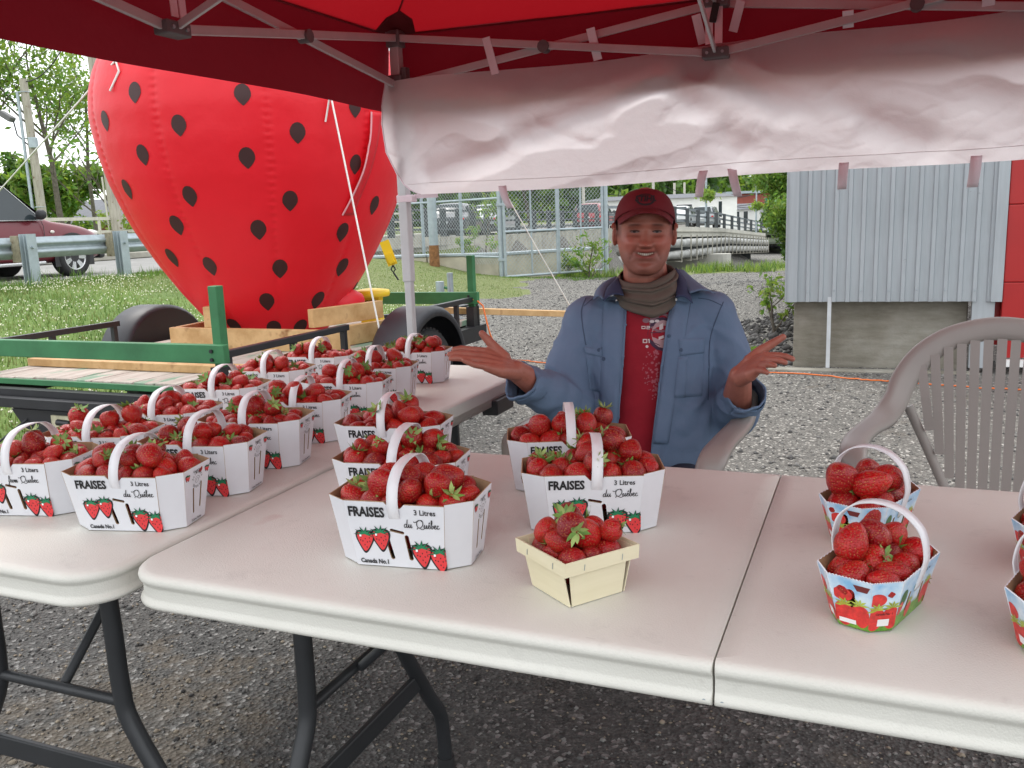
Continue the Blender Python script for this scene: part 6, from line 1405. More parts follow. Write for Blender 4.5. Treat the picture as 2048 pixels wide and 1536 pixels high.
def berry_mesh(seed,n=20,m=14,name='fruit'):
    rs=random.Random(seed); L=rs.uniform(.98,1.25); sh=rs.uniform(.75,1.1); lob=rs.uniform(0,.10); ph=rs.uniform(0,6); sq=rs.uniform(.85,1.0); k=rs.choice([2,3,3])
    mb=MB(); 
    def pt(i,j):
        f=j/m; z=math.cos(PI*f); r=math.sin(PI*f)**(.82)
        r*=1.0-(.34*sh)*max(0,-z)**1.1+ .05*max(0,z); a=2*PI*i/n; r*=1+lob*math.cos(k*a+ph)*math.sin(PI*f)
        zz=z*L-(.10*math.exp(-((f)/.10)**2)); return Vector((math.cos(a)*r,math.sin(a)*r*sq,zz))*.0208
    vs=[pt(0,0)]+[pt(i,j) for j in range(1,m) for i in range(n)]+[pt(0,m)]; t=len(vs)-1
    fs=[(0,1+i,1+(i+1)%n) for i in range(n)]+[(t,1+(m-2)*n+(i+1)%n,1+(m-2)*n+i) for i in range(n)]
    for j in range(m-2):
        for i in range(n): a=1+j*n+i;b=1+j*n+(i+1)%n; fs.append((a,a+n,b+n,b))
    mb.add(vs,fs,0,None,True); return mb,L*.0208
BM=[berry_mesh(s) for s in range(7)]; BME=[b.mesh('fruit',M_b) for b,_ in BM]; BLO=[berry_mesh(s,10,7)[0] for s in range(7)]
def calyx_mesh(seed):
    rs=random.Random(seed); mb=MB(); n=rs.randint(8,11)
    for i in range(n):
        a=2*PI*i/n+rs.uniform(-.2,.2); L=rs.uniform(.012,.019); w=.0036; lift=rs.uniform(-.35,.9); x=Vector((math.cos(a),math.sin(a),0)); y=Vector((-math.sin(a),math.cos(a),0)); vs=[]
        for f,ww in ((0,.5),(.35,1),(.7,.75),(1,.02)): p=x*(.002+L*f)+Vector((0,0,lift*L*f*f+.001)); vs+=[p-y*w*ww,p+y*w*ww+Vector((0,0,.0006))]
        mb.add(vs,[(2*j,2*j+1,2*j+3,2*j+2) for j in range(3)],rs.randint(0,1),None,True)
    mb.tube([(0,0,0),(.002,.001,.006),(.004,.001,.012)],[.0011,.001,.0008],5,1); return mb.mesh('calyx',[M_cal,M_cal2])
CAL=[calyx_mesh(s) for s in range(5)]
def heap(poly,zrim,n,seed,r=.0215,peak=1.0):
    rn=np.random.RandomState(seed); ax=max(abs(p[0]) for p in poly)-.003; ay=max(abs(p[1]) for p in poly)-.003; rad=r*rn.uniform(.76,1.16,n)
    P=np.c_[rn.uniform(-ax,ax,n)*.85,rn.uniform(-ay,ay,n)*.8,zrim+rn.uniform(-.01,.07,n)]; floor=zrim-.010
    for it in range(260):
        P[:,2]-=.0014; P[:,:2]*=1-.0045*peak
        D=P[:,None,:]-P[None]; d=np.linalg.norm(D,axis=2)+1e-9; mn=(rad[:,None]+rad[None])*.93; ov=np.maximum(0,mn-d); np.fill_diagonal(ov,0)
        P+=(D/d[:,:,None]*ov[:,:,None]*.48).sum(1)
        P[:,2]=np.maximum(P[:,2],floor)
        kk=1.06 if ax>.1 else 1.16; ex=ax-rad*kk; ey=ay-rad*(1.26 if ax>.1 else 1.2)
        P[:,0]=np.clip(P[:,0],-ex,ex); P[:,1]=np.clip(P[:,1],-ey,ey)
        s=np.abs(P[:,0])/ (ax*1.55)+np.abs(P[:,1])/(ay*1.62); k=s>.76; P[k,:2]*=(.76/s[k])[:,None]
    return P,rad
specs=[]   # (matrix, mesh index, scale, distance, basket label, calyx?)
for bi,(kind,p,th,lab) in enumerate(baskets):
    rs=random.Random(100+bi)
    if kind=='big': P,rad=heap(to_,BH,26,200+bi,.0192); low=9; lowz=(.026,.055); low_a=(.062,.026)
    elif kind=='small': P,rad=heap(so,SH,13,300+bi,.0215,.8); low=3; lowz=(.024,.034); low_a=(.03,.008)
    else: P,rad=heap([(x*.056,y*.056) for x,y in ((-1,-1),(1,-1),(1,1),(-1,1))],EH,16,77,.0190,2.2); low=5; lowz=(.024,.038); low_a=(.015,.015)
    W=frame(p,th); leafy=rs.uniform(.35,.85) if kind!='small' else .3
    cen=Vector((P[:,0].mean(),P[:,1].mean(),0))
    for q,r in zip(P,rad):
        q=Vector(q); out=Vector((q.x,q.y,0))*4+Vector((rs.gauss(0,1),rs.gauss(0,1),rs.gauss(0,.75)))
        up=rs.random()<leafy*.80
        zdir=(Vector((rs.gauss(0,.7),rs.gauss(0,.7)-.25,rs.uniform(.25,1))) if up else Vector((rs.gauss(0,1),rs.gauss(0,1),-rs.uniform(.1,1.4)))).normalized()
        M=W@(Matrix.Translation(q)@zdir.to_track_quat('Z','Y').to_matrix().to_4x4()@Matrix.Rotation(rs.uniform(0,6.28),4,'Z'))
        cal_=up or rs.random()<.4; pw,ph,zr=(.104,.060,BH) if kind=='big' else ((.078,.042,SH) if kind=='small' else (.046,.046,EH))
        cp=q+zdir*.030
        if cp.z<zr+.014 and (abs(cp.x)>pw-.010 or abs(cp.y)>ph-.008 or abs(cp.x)/(pw*1.5)+abs(cp.y)/(ph*1.5)>.78): cal_=False
        specs.append([M,rs.randrange(7),r/.0208,(M.translation-Vector((0,0,CAM_H))).length,lab,cal_,kind,rs.randrange(5)])
    for k in range(low):
        q=Vector((rs.uniform(-1,1)*low_a[0],rs.uniform(-1,1)*low_a[1],rs.uniform(*lowz))); M=W@Matrix.Translation(q)@Vector((rs.gauss(0,1),rs.gauss(0,1),-1)).to_track_quat('Z','Y').to_matrix().to_4x4()
        specs.append([M,rs.randrange(7),.95,99,lab,False,kind,0])
specs.sort(key=lambda s:s[3]); NI=296
def blabel(M,lab,cal,kind):
    W=BW_[lab]; q=W.inverted()@M.translation; half=.09 if kind=='big' else .06
    side='left end' if q.x<-half*.42 else ('right end' if q.x>half*.42 else 'middle')
    if kind!='big': side='left' if (M.translation.x-W.translation.x)<-.012 else ('right' if (M.translation.x-W.translation.x)>.012 else 'middle')
    zr={'big':BH,'small':SH,'wood':EH}[kind]; lev='topmost' if q.z>zr+.034 else ('front' if q.y<-.01 else ('back' if q.y>.018 else 'central'))
    return f"{lev} strawberry {'with leaves showing' if cal else 'without leaves'}, {side} of the {SHORT[lab]}"
SHORT={}
for k,(kd,p,th,lab) in enumerate(baskets):
    SHORT[lab]=['front basket of the middle column','middle basket of the middle column','back basket of the middle column','basket behind the wooden box','basket nearest the man','first basket, right hand row','second basket, right hand row','third basket, right hand row','fourth basket, right hand row','fifth basket, right hand row','sixth basket, right hand row','last basket, right hand row','basket cut by the left edge','second basket, left hand row','third basket, left hand row','fourth basket, left hand row','fifth basket, left hand row','last basket, left hand row','front small blue basket','rear small blue basket','farther right edge basket','nearer right edge basket','wooden box'][k]
BW_={lab:frame(p,th) for kd,p,th,lab in baskets}
for M,i,s,d,lab,cal,kind,ci in specs[:NI]:
    t=thing('strawberry',blabel(M,lab,cal,kind),'strawberry',M=M@Matrix.Scale(s,4),group='strawberries in the '+SHORT[lab])
    link('fruit',BME[i],t)
    if cal: link('calyx',CAL[ci],t,Matrix.Translation((0,0,BM[i][1]*.86)))
rest=MB(); rc=MB()
for M,i,s,d,lab,cal,kind,ci in specs[NI:]:
    src=BLO[i]; MM=M@Matrix.Scale(s,4); rest.add(src.v,src.f,0,MM,True)
    if cal and d<50:
        me=CAL[ci]; rest.add([v.co for v in me.vertices],[tuple(f.vertices) for f in me.polygons],1,MM@Matrix.Translation((0,0,BM[i][1]*.86)),True)
o=struct(rest.obj('strawberries',[M_b,M_cal]),'stuff'); tag(o,'strawberries filling the farthest baskets and the bottoms of the others','strawberries')
# ================================================================ the man behind the table
def pp(P):
    P=Vector(P); x,y,z=P.x,P.y,P.z-CAM_H; c,s=math.cos(PITCH),math.sin(PITCH); d=y*c-z*s; v=y*s+z*c; X=x/d;Y=-v/d; c,s=math.cos(ROLL),math.sin(ROLL)
    return 1024+F_PX*(X*c-Y*s),768+F_PX*(X*s+Y*c)
HC=at(1289,463,2.505); HC.z=1.185
MAN=thing('person','man in a blue work shirt, red cap and brown neck gaiter spreading his open hands','person',(HC.x,HC.y-.02,.0)); MI=Matrix.Translation((-HC.x,-HC.y+.02,0))
def skin():
    t=NT('tanned skin'); co=t.coord(); n=t.noise(co,28,4,.6); n2=t.noise(co,260,3); at_=t.new('ShaderNodeAttribute'); at_.attribute_name='tone'
    c=t.ramp(n,[(.3,(.34,.115,.078)),(.7,(.42,.155,.11))]); c=t.mix(1,c,at_.outputs['Color'],'MULTIPLY'); t.color(c); t.set(Roughness=.5); t.b.inputs['Subsurface Weight'].default_value=.06; t.b.inputs['Subsurface Radius'].default_value=(.6,.2,.1); t.b.inputs['Subsurface Scale'].default_value=.01; t.bump(n2,.15,.0008); return t.m
M_skin=skin()
# head
zs=[-.121,-.115,-.104,-.092,-.078,-.062,-.045,-.028,-.01,.008,.026,.044,.062,.078,.092,.104,.112,.116]
hw=np.interp(zs,[-.121,-.115,-.10,-.08,-.055,-.03,0,.03,.06,.085,.10,.112,.116],[.018,.036,.052,.063,.0705,.075,.0765,.0765,.073,.060,.045,.02,.005])
hf=np.interp(zs,[-.121,-.115,-.10,-.08,-.055,-.03,0,.025,.05,.075,.095,.112,.116],[.062,.083,.0915,.090,.0905,.090,.0875,.0905,.088,.072,.048,.018,.004])
hb_=np.interp(zs,[-.121,-.10,-.08,-.05,-.02,.02,.05,.08,.10,.116],[.0,.02,.04,.065,.088,.098,.095,.075,.045,.004])
zf=np.concatenate([np.linspace(-.121,.116,70)]); HWf=np.interp(zf,zs,hw); HF=np.interp(zf,zs,hf); HB=np.interp(zf,zs,hb_)
def face_disp(x,z):
    g=lambda cx,cz,sx,sz:math.exp(-((x-cx)/sx)**2-((z-cz)/sz)**2); d=0
    t=(z+.004)/-.033
    if -.25<t<1.35:
        tt=max(0,min(1,t)); d+=(.0065+.0185*tt**1.2)*math.exp(-(x/(.0085+.0060*tt))**2)*(1 if t<=1 else max(0,1-(t-1)*3.0))*(1 if t>0 else 1+t*3)
    d+=.0095*(g(.0140,-.035,.0075,.0075)+g(-.0140,-.035,.0075,.0075)); d+=.0055*g(0,-.0355,.0105,.008)
    for s in (-1,1):
        d-=.0145*g(s*.030,.000,.017,.0110); d+=.0070*g(s*.0305,-.0015,.0120,.0060); d+=.0085*g(s*.030,.020,.024,.0078)
        d-=.0030*g(s*.031,-.0115,.013,.0028); d+=.0040*g(s*.030,-.0165,.013,.0040)
        d+=.0125*g(s*.0425,-.031,.020,.0150)
        for k in range(7):
            q=k/6; d-=.0036*g(s*(.0205+.0205*q),-.037-.036*q,.0040,.0055)
        d-=.0035*g(s*.0365,-.0615,.0045,.0055)
        d+=.0040*g(s*.047,-.075,.014,.014)
    m0=-.0610+.0045*(x/.025)**2
    d+=.0042*math.exp(-((z-m0-.0085)/.0042)**2)*math.exp(-(x/.028)**4); d+=.0052*math.exp(-((z-m0+.0095)/.0045)**2)*math.exp(-(x/.021)**4)
    d-=.0062*math.exp(-((z-m0)/.0042)**2)*math.exp(-(x/.0285)**4)
    d-=.0050*g(0,-.0830,.022,.0055); d+=.0075*g(0,-.100,.018,.011)
    return d
vs=[];fs=[];N=96
for j,z in enumerate(zf):
    w,f,b=HWf[j],HF[j],HB[j]; cy=(b-f)/2; ry=(b+f)/2
    for i in range(N):
        a=2*PI*i/N; c,s=math.cos(a),math.sin(a); p=2.25; x=w*math.copysign(abs(c)**(2/p),c); y=cy+ry*math.copysign(abs(s)**(2/p),s)
        if s<0: y-=face_disp(x,z)*min(1,(-s)*1.7)
        vs.append((x,y,z))
for j in range(len(zf)-1):
    for i in range(N): a=j*N+i;b=j*N+(i+1)%N; fs.append((a,b,b+N,a+N))
fs.append(tuple(range(N))[::-1]); k=(len(zf)-1)*N; fs.append(tuple(range(k,k+N)))
HM=Matrix.Translation(HC)@Matrix.Rotation(R(-6),4,'Z')@Matrix.Rotation(R(2.0),4,'Y')@Matrix.Rotation(R(2),4,'X')
parts=[([tuple(HM@Vector(v)) for v in vs],fs)]
# ears
for s in (-1,1):
    m=MB(); m.sphere((0,0,0),(.0075,.019,.033),14,12); Me=HM@Matrix.Translation((s*.0795,.006,-.012))@Matrix.Rotation(s*R(24),4,'Z')@Matrix.Rotation(R(-10),4,'X'); parts.append(([tuple(Me@Vector(v)) for v in m.v],m.f))
    m=MB(); m.tube([(0,.016*math.cos(a)-.002,.029*math.sin(a)) for a in np.linspace(-1.0,2.6,12)],.0045,8); parts.append(([tuple(Me@Vector((v[0]+s*.006,v[1],v[2]))) for v in m.v],m.f))
nb=Vector((HC.x+.012,2.545,.98))
parts+=chain([HC+Vector((0,.012,-.07)),HC+Vector((.004,.02,-.12)),nb],[(.060,.062,.05),.062,.070],20)
bx=.400; by=2.53
parts.append(loft([(bx,by,.40,.15,.11),(bx,by,.50,.155,.115),(bx,by,.62,.150,.115),(bx,by,.78,.15,.108),(bx,by,.90,.155,.10),(bx,by,.955,.13,.08),(bx,by,.99,.08,.06)],28))
# arms: shoulder, elbow, wrist
SLh=Vector((bx-.180,2.525,.920)); SRh=Vector((bx+.180,2.525,.930))
EL=at(1142,815,2.47); WLr=at(1031,741,2.26); ER_=at(1468,838,2.50); WRr=at(1480,752,2.27)
parts+=chain([SLh,SLh.lerp(EL,.5),EL],[.046,.044,.040],16)+chain([EL,EL.lerp(WLr,.35),WLr.lerp(EL,.12),WLr],[.043,.044,.031,.028],16)
parts+=chain([SRh,SRh.lerp(ER_,.5),ER_],[.046,.044,.040],16)+chain([ER_,ER_.lerp(WRr,.35),WRr.lerp(ER_,.12),WRr],[.043,.044,.032,.029],16)
def hand(wr,joints,palm):
    out=[]
    for pts,rads in joints: out+=chain([at(*p) for p in pts],rads,12)
    for pts,rads in palm: out+=chain([at(*p) for p in pts],rads,14)
    return out
# his right hand, at the left of the photo: palm up, fingers to the left
LHj=[([(975,703,2.262),(940,699,2.247),(922,697,2.243),(908,699,2.240)],[.0105,.0092,.0085,.0072]),
 ([(968,712,2.238),(935,708,2.225),(915,707,2.220),(899,709,2.219)],[.0108,.0096,.0088,.0074]),
 ([(965,722,2.216),(935,718,2.205),(915,716,2.203),(902,717,2.203)],[.0105,.0092,.0084,.0072]),
 ([(972,733,2.198),(950,730,2.190),(938,725,2.188),(928,721,2.188)],[.0098,.0085,.0078,.0068]),
 ([(1008,716,2.262),(990,695,2.268),(974,678,2.270),(964,667,2.270)],[.0185,.0135,.0115,.0092])]
LHp=[([(1031,741,2.26),(1000,722,2.255),(974,706,2.258)],[(.027,.022,.024),.0185,.0125]),([(1031,741,2.26),(1000,728,2.238),(970,715,2.236)],[.024,.018,.0125]),([(1031,743,2.255),(1002,735,2.222),(968,724,2.215)],[.023,.0175,.0122]),([(1031,745,2.25),(1003,742,2.208),(974,735,2.199)],[.022,.0175,.0115]),([(1025,738,2.262),(1006,722,2.262)],[.022,.0175])]
RHj=[([(1532,712,2.225),(1553,711,2.205),(1571,713,2.192),(1585,718,2.185)],[.0108,.0095,.0088,.0072]),
 ([(1528,721,2.212),(1545,720,2.188),(1558,721,2.172),(1570,725,2.165)],[.0108,.0096,.0088,.0074]),
 ([(1522,731,2.200),(1533,729,2.175),(1541,729,2.158),(1549,731,2.150)],[.0104,.0092,.0085,.0072]),
 ([(1514,741,2.193),(1522,741,2.172),(1528,742,2.160),(1534,745,2.153)],[.0096,.0084,.0078,.0068]),
 ([(1500,722,2.262),(1520,702,2.262),(1543,688,2.258),(1566,674,2.252)],[.0185,.0140,.0118,.0088])]
RHp=[([(1480,752,2.27),(1506,728,2.252),(1532,712,2.226)],[(.026,.022,.024),.0190,.0125]),([(1480,752,2.27),(1504,734,2.238),(1527,721,2.212)],[.025,.0185,.0125]),([(1481,754,2.262),(1502,741,2.226),(1521,731,2.200)],[.024,.018,.0122]),([(1482,756,2.255),(1500,749,2.215),(1514,741,2.193)],[.023,.0185,.0115]),([(1482,746,2.27),(1500,724,2.262)],[.023,.0185])]
parts+=hand(WLr,LHj,LHp)+hand(WRr,RHj,RHp)
# legs under the table
for s in (-1,1):
    hip=Vector((bx+s*.09,by-.02,.44)); kn=Vector((bx+s*.13-.10,2.14,.47)); an=Vector((bx+s*.13-.10,2.40,.09)); parts+=chain([hip,kn],[.085,.058],14)+chain([kn,kn.lerp(an,.35),an],[.062,.058,.042],14)+chain([an,an+Vector((-.03,-.14,-.04))],[.042,.036],12)
body=remesh('body',[([tuple(MI@Vector(v)) for v in a],b) for a,b in parts],.0026,M_skin,2)
ca=body.color_attributes.new('tone','FLOAT_COLOR','POINT'); HMI=HM.inverted(); cols=[]
for v in body.vertices:
    q=HMI@(MI.inverted()@v.co); t=[1,1,1]
    if abs(q.z)<.13 and abs(q.x)<.1 and abs(q.y)<.13:
        x,z=q.x,q.z
        if q.y<-.02:
            # eyebrow, stubble, lip, cheek colour; painted shade in eye sockets, mouth, creases, under nose
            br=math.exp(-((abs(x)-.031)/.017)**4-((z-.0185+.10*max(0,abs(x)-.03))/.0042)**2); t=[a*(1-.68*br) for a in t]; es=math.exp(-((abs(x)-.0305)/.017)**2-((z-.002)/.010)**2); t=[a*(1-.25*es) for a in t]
            stb=sst(-.045,-.062,z) if z>-.2 else 0
            if z<-.042: k=.26*sst(.0,1,(-.042-z)/.03); t=[t[0]*(1-k*1.0),t[1]*(1-k*.75),t[2]*(1-k*.6)]
            m0=-.0610+.0045*(x/.025)**2; lip=math.exp(-(x/.027)**4)*max(math.exp(-((z-m0-.0065)/.0030)**2),math.exp(-((z-m0+.0085)/.0036)**2)); t=[t[0]*(1-.05*lip),t[1]*(1-.40*lip),t[2]*(1-.30*lip)]
            ck=math.exp(-((abs(x)-.045)/.02)**2-((z+.035)/.02)**2)+math.exp(-(x/.014)**2-((z+.04)/.014)**2); t=[t[0]*(1+.10*ck),t[1]*(1-.06*ck),t[2]*(1-.04*ck)]
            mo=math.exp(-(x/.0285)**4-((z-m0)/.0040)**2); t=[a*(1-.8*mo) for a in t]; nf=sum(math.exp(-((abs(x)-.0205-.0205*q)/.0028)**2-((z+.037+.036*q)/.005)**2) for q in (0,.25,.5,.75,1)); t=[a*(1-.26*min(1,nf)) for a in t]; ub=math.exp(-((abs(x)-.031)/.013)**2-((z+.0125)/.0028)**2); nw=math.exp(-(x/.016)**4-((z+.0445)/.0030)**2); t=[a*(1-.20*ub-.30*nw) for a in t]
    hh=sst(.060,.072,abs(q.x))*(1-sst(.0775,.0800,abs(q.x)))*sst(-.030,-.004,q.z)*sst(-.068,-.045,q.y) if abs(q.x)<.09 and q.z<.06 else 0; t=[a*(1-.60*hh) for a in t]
    cols+=[t[0],t[1],t[2],1]
ca.data.foreach_set('color',cols); bo=link('body',body,MAN)
tree_body=BVHTree.FromPolygons([v.co.copy() for v in body.vertices],[tuple(p.vertices) for p in body.polygons])
# eyes and teeth
M_eye=simple('eye',(.16,.12,.11),.5,0,.05,3); M_iris=simple('dark brown iris',(.010,.007,.006),.3); M_teeth=simple('teeth',(.42,.36,.29),.3,coat=.3)
def onface(x,z,off=.0):
    o=MI@(HM@Vector((x,-.3,z))); d=(MI@(HM@Vector((x,0,z)))-o).normalized(); h=tree_body.ray_cast(o,d,.6); p=h[0] if h[0] else MI@(HM@Vector((x,-.09,z))); return p-d*off
for s in (-1,1):
    mb=MB(); n=14; c=onface(s*.0305,-.0018,.0009); pts=[]
    for i in range(n):
        a=2*PI*i/n; x=math.cos(a)*.0110; z=math.sin(a)*(.0026 if math.sin(a)>0 else .0018)+.0012*(1-(math.cos(a))**2); pts.append(onface(s*.0305+x,-.0028+z,.0007))
    mb.add([c]+pts,[(0,1+i,1+(i+1)%n) for i in range(n)],0,None,True); e=mb.obj('eye',M_eye,MAN)
    mb=MB(); c=onface(s*.0305-.0004,-.0016,.0014); pts=[onface(s*.0305-.0004+math.cos(a)*.0046,-.0012+math.sin(a)*.0030,.0012) for a in np.linspace(0,2*PI,11)[:-1]]; mb.add([c]+pts,[(0,1+i,1+(i+1)%10) for i in range(10)]); mb.obj('iris',M_iris,e)
    mb=MB(); P=[onface(s*.0305+x,.0012+.0022*(1-(x/.0125)**2)-.001,.0016) for x in np.linspace(-.0125,.0125,9)]; mb.tube(P,.0015,6); mb.obj('eyelid_line',simple('lash line',(.05,.02,.015),.7) if s<0 else bpy.data.materials['lash line'],MAN)
for k in range(-4,4):
    x0=(k+.06)*.0052; x1=(k+.94)*.0052; cv=lambda x:.0045*(x/.025)**2
    hh_=.0058*(1-.45*(abs(k+.5)/4)**2); P=[onface(x0,-.0585-hh_+cv(x0),.0012),onface(x1,-.0585-hh_+cv(x1),.0012),onface(x1,-.0585+cv(x1),.0012),onface(x0,-.0585+cv(x0),.0012)]; mb=MB(); mb.poly(P); mb.obj('tooth',M_teeth,MAN)
# hair: short greying sides
mb=MB()
def hairf(s):
    def f(u,v):
        a=PI*(.02+.56*u) ; z=-.018+.075*v-(.02*(1-u) if v<.5 else 0)*0; j=np.interp(z,zf,HWf); b=np.interp(z,zf,HB); x=s*j*math.cos(a*.9-.12)*1.02; y=np.interp(z,zf,HB)*math.sin(max(0,a*.9-.12))*1.0-.020*(1-u)
        zz=z+(.018 if u<.18 else 0)*(1-v); return MI@(HM@(Vector((x,y,zz))*1.025))
    return f
for s in (-1,1): mb.grid(hairf(s),18,8)
mb.obj('hair',simple('short greying hair',(.09,.075,.065),.9,0,.3,200,.6,400,.002),MAN)
# cap
def capmat():
    t=NT('red cotton twill'); co=t.coord(); n=t.noise(co,12,4); w=t.noise(t.coord((1,1,3)),420,2); t.color(t.ramp(n,[(.3,(.125,.006,.012)),(.7,(.165,.008,.015))])); t.set(Roughness=.85); t.bump(w,.25,.0008); return t.m
M_cap=capmat()
CPM=HM@Matrix.Translation((0,.004,.030))@Matrix.Rotation(R(-3),4,'X')
def capf(u,v):
    a=2*PI*u; ph=v*PI/2; r=math.cos(ph)**.72; z=math.sin(ph)*.084-.004; fr=max(0,-math.sin(a)); x=.0845*r*math.cos(a); y=.101*r*math.sin(a); z+=.030*fr*(1-v)**2.2+.006*fr*math.sin(PI*v)-.012*(1-fr)*(1-v)**3
    seam=.0012*abs(math.sin(3*a))**14; q=Vector((x,y,z)); return MI@(CPM@(q*(1-seam*4)))
mb=MB(); mb.grid(capf,72,22); o=mb.obj('cap',M_cap,MAN); s_=o.modifiers.new('t','SOLIDIFY'); s_.thickness=.002
mb=MB(); mb.sphere(MI@(CPM@Vector((0,0,.080))),.006,10,6); mb.obj('cap_button',M_cap,o)
def brim(u,v):
    a=R(-90)+R(68)*(2*u-1); t=v; rr=.078+.0; x0=.0815*math.cos(a)*1.0; y0=.098*math.sin(a); L=.064*max(0,math.cos(R(68)*(2*u-1)*1.25))**.55
    y=y0-L*t; x=x0*(1-.06*t); z=.027-.013*t-.040*((abs(x)/.08)**2.2)*(.85+.15*t); return MI@(CPM@Vector((x,y,z)))
mb=MB(); mb.grid(brim,34,12); b_=mb.obj('cap_brim',M_cap,o); s_=b_.modifiers.new('t','SOLIDIFY'); s_.thickness=.0032; s_.offset=0
capbvh=BVHTree.FromPolygons([v.co.copy() for v in o.data.vertices],[tuple(p.vertices) for p in o.data.polygons])
def oncap(x,z,off=.0012):
    og=MI@(CPM@Vector((x,-.35,z))); d=(MI@(CPM@Vector((x,0,z)))-og).normalized(); h=capbvh.ray_cast(og,d,.6); return (h[0] if h[0] else og+d*.25)-d*off
M_ink2=simple('dark charcoal thread',(.022,.014,.018),.8); mb=MB(); n=26
lx,lz=-.004,.050
ring=[(lx+.0260*math.cos(2*PI*i/n),lz+.0160*math.sin(2*PI*i/n)) for i in range(n)]; rin=[(lx+.0232*math.cos(2*PI*i/n),lz+.0135*math.sin(2*PI*i/n)) for i in range(n)]
mb.add([oncap(x,z) for x,z in ring+rin],[(i,(i+1)%n,n+(i+1)%n,n+i) for i in range(n)])
low=[(x,z) for x,z in rin if z<lz-.004]; low.sort(); mb.poly([oncap(x,z) for x,z in low]+[oncap(lx+.021,lz-.004),oncap(lx-.021,lz-.004)])
v,f=text2d('STIHL',.0210,.0009,1.05,.18,'CENTER'); mb.add([oncap(lx+x,lz-.004+y,.0022) for x,y in v],f); mb.obj('cap_logo',M_ink2,o)
# neck gaiter
def gait(u,v):
    a=2*PI*u; c,s=math.cos(a),math.sin(a); fr=max(0,-s); bk=max(0,s)
    r=.070+.012*math.sin(PI*min(1,v*1.1))+.006*v; x=nb.x-.008+ (r+.004)*c; y=2.515+(r+.012*fr*v)*s-.012*fr-.006*v
    top=1.052+.030*bk+.026*max(0,c)-.004*max(0,-c)-.010*fr; bot=.965+.050*bk+.018*abs(c)-.012*fr; z=top+(bot-top)*v
    ph=v*30+1.2*c+.9*math.sin(a*2); d=.0062*math.sin(ph)*(0.45+.55*fr)+.003*noise.noise(Vector((c*3,s*3,v*9)))
    return MI@Vector((x+d*c,y+d*s,z-.006*math.sin(ph*.5)))
mb=MB(); mb.grid(gait,80,40); go=mb.obj('neck_gaiter',simple('olive brown jersey',(.115,.092,.075),.9,0,.1,20,.25,300,.0008),MAN); s_=go.modifiers.new('t','SOLIDIFY'); s_.thickness=.003; s_.offset=-1
# t-shirt
M_tee=simple('red cotton jersey',(.30,.008,.022),.9,0,.1,14,.3,60,.004)
tee=remesh('t_shirt',[([tuple(MI@Vector(v)) for v in a],b) for a,b in [loft([(bx,by,.44,.165,.125),(bx,by,.50,.168,.135),(bx,by,.62,.162,.132),(bx,by,.78,.160,.122),(bx,by,.90,.165,.112),(bx,by,.955,.14,.092),(bx,by,.995,.09,.072)],36)]],.006,M_tee,4)
for v in tee.vertices:
    q=v.co; v.co=q+Vector((0,-1,0))*.004*noise.noise(Vector((q.x*14,q.z*22,1)))*(1 if q.y<0 else 0)
link('t_shirt',tee,MAN); teebvh=BVHTree.FromPolygons([v.co.copy() for v in tee.vertices],[tuple(p.vertices) for p in tee.polygons])
def cast(bvh,px,py,off=.001):
    o=MI@Vector((0,0,CAM_H)); d=_ray(px,py).normalized(); h=bvh.ray_cast(o,d,6)
    return (h[0]-d*off) if h[0] else None
def decal(bvh,polys,mat,name,par,off=.0012):
    mb=MB()
    for pl in polys:
        P=[cast(bvh,x,y,off) for x,y in pl]
        if all(p is not None for p in P): mb.poly(P)
    return mb.obj(name,mat,par) if mb.v else None
teeo=[c for c in MAN.children if c.name.startswith('t_shirt')][0]
M_pw=simple('white shirt print',(.62,.55,.56),.8); M_pg=simple('grey mauve shirt print',(.23,.12,.15),.8); M_pd=simple('dark purple shirt print',(.05,.02,.05),.8); M_pk=simple('pale pink shirt print',(.42,.27,.29),.8)
circ=lambda cx,cy,rx,ry,n=16,a0=0,a1=2*PI:[(cx+rx*math.cos(a0+(a1-a0)*i/n),cy+ry*math.sin(a0+(a1-a0)*i/n)) for i in range(n+(0 if a1-a0>6 else 1))]
decal(teebvh,[circ(1322,645,24,20),circ(1292,641,7,5)],M_pg,'print_cloud',teeo,.0008)
decal(teebvh,[circ(1325,668,30,34)],M_pd,'print_ring',teeo,.0011)
decal(teebvh,[circ(1326,668,23,28)],M_pk,'print_disc',teeo,.0014)
decal(teebvh,[[(1319,650),(1326,646),(1328,676),(1317,680)],circ(1294,693,3,3,8),circ(1304,643,5,3,8),circ(1314,642,5,3,8)],M_pw,'print_shape',teeo,.0017)
decal(teebvh,[[(1300,665),(1322,664),(1322,665.4),(1300,666.4)],[(1306,684),(1320,690),(1320,691.5),(1306,685.5)]],M_pd,'print_line',teeo,.0020)
def frame_px(x,y,w,h,t): return [[(x,y),(x+w,y),(x+w,y+t),(x,y+t)],[(x,y+h-t),(x+w,y+h-t),(x+w,y+h),(x,y+h)],[(x,y),(x+t,y),(x+t,y+h),(x,y+h)],[(x+w-t,y),(x+w,y),(x+w,y+h),(x+w-t,y+h)]]
num=frame_px(1283,652,8,6,1.5)+[[(1293,652),(1300,652),(1300,653.5),(1293,653.5)],[(1298.5,652),(1300,652),(1300,655),(1298.5,655)],[(1293,654.5),(1300,654.5),(1300,656),(1293,656)],[(1293,655),(1294.5,655),(1294.5,658.5),(1293,658.5)],[(1293,657.2),(1300,657.2),(1300,658.5),(1293,658.5)]]
num+=frame_px(1285.5,678,9,8,1.9)+[[(1297,678),(1299.3,678),(1299.6,686),(1297.4,686)],[(1295.5,679),(1297.5,678),(1297.5,680),(1296,680.5)]]
decal(teebvh,num,M_pw,'print_digits',teeo,.0018)
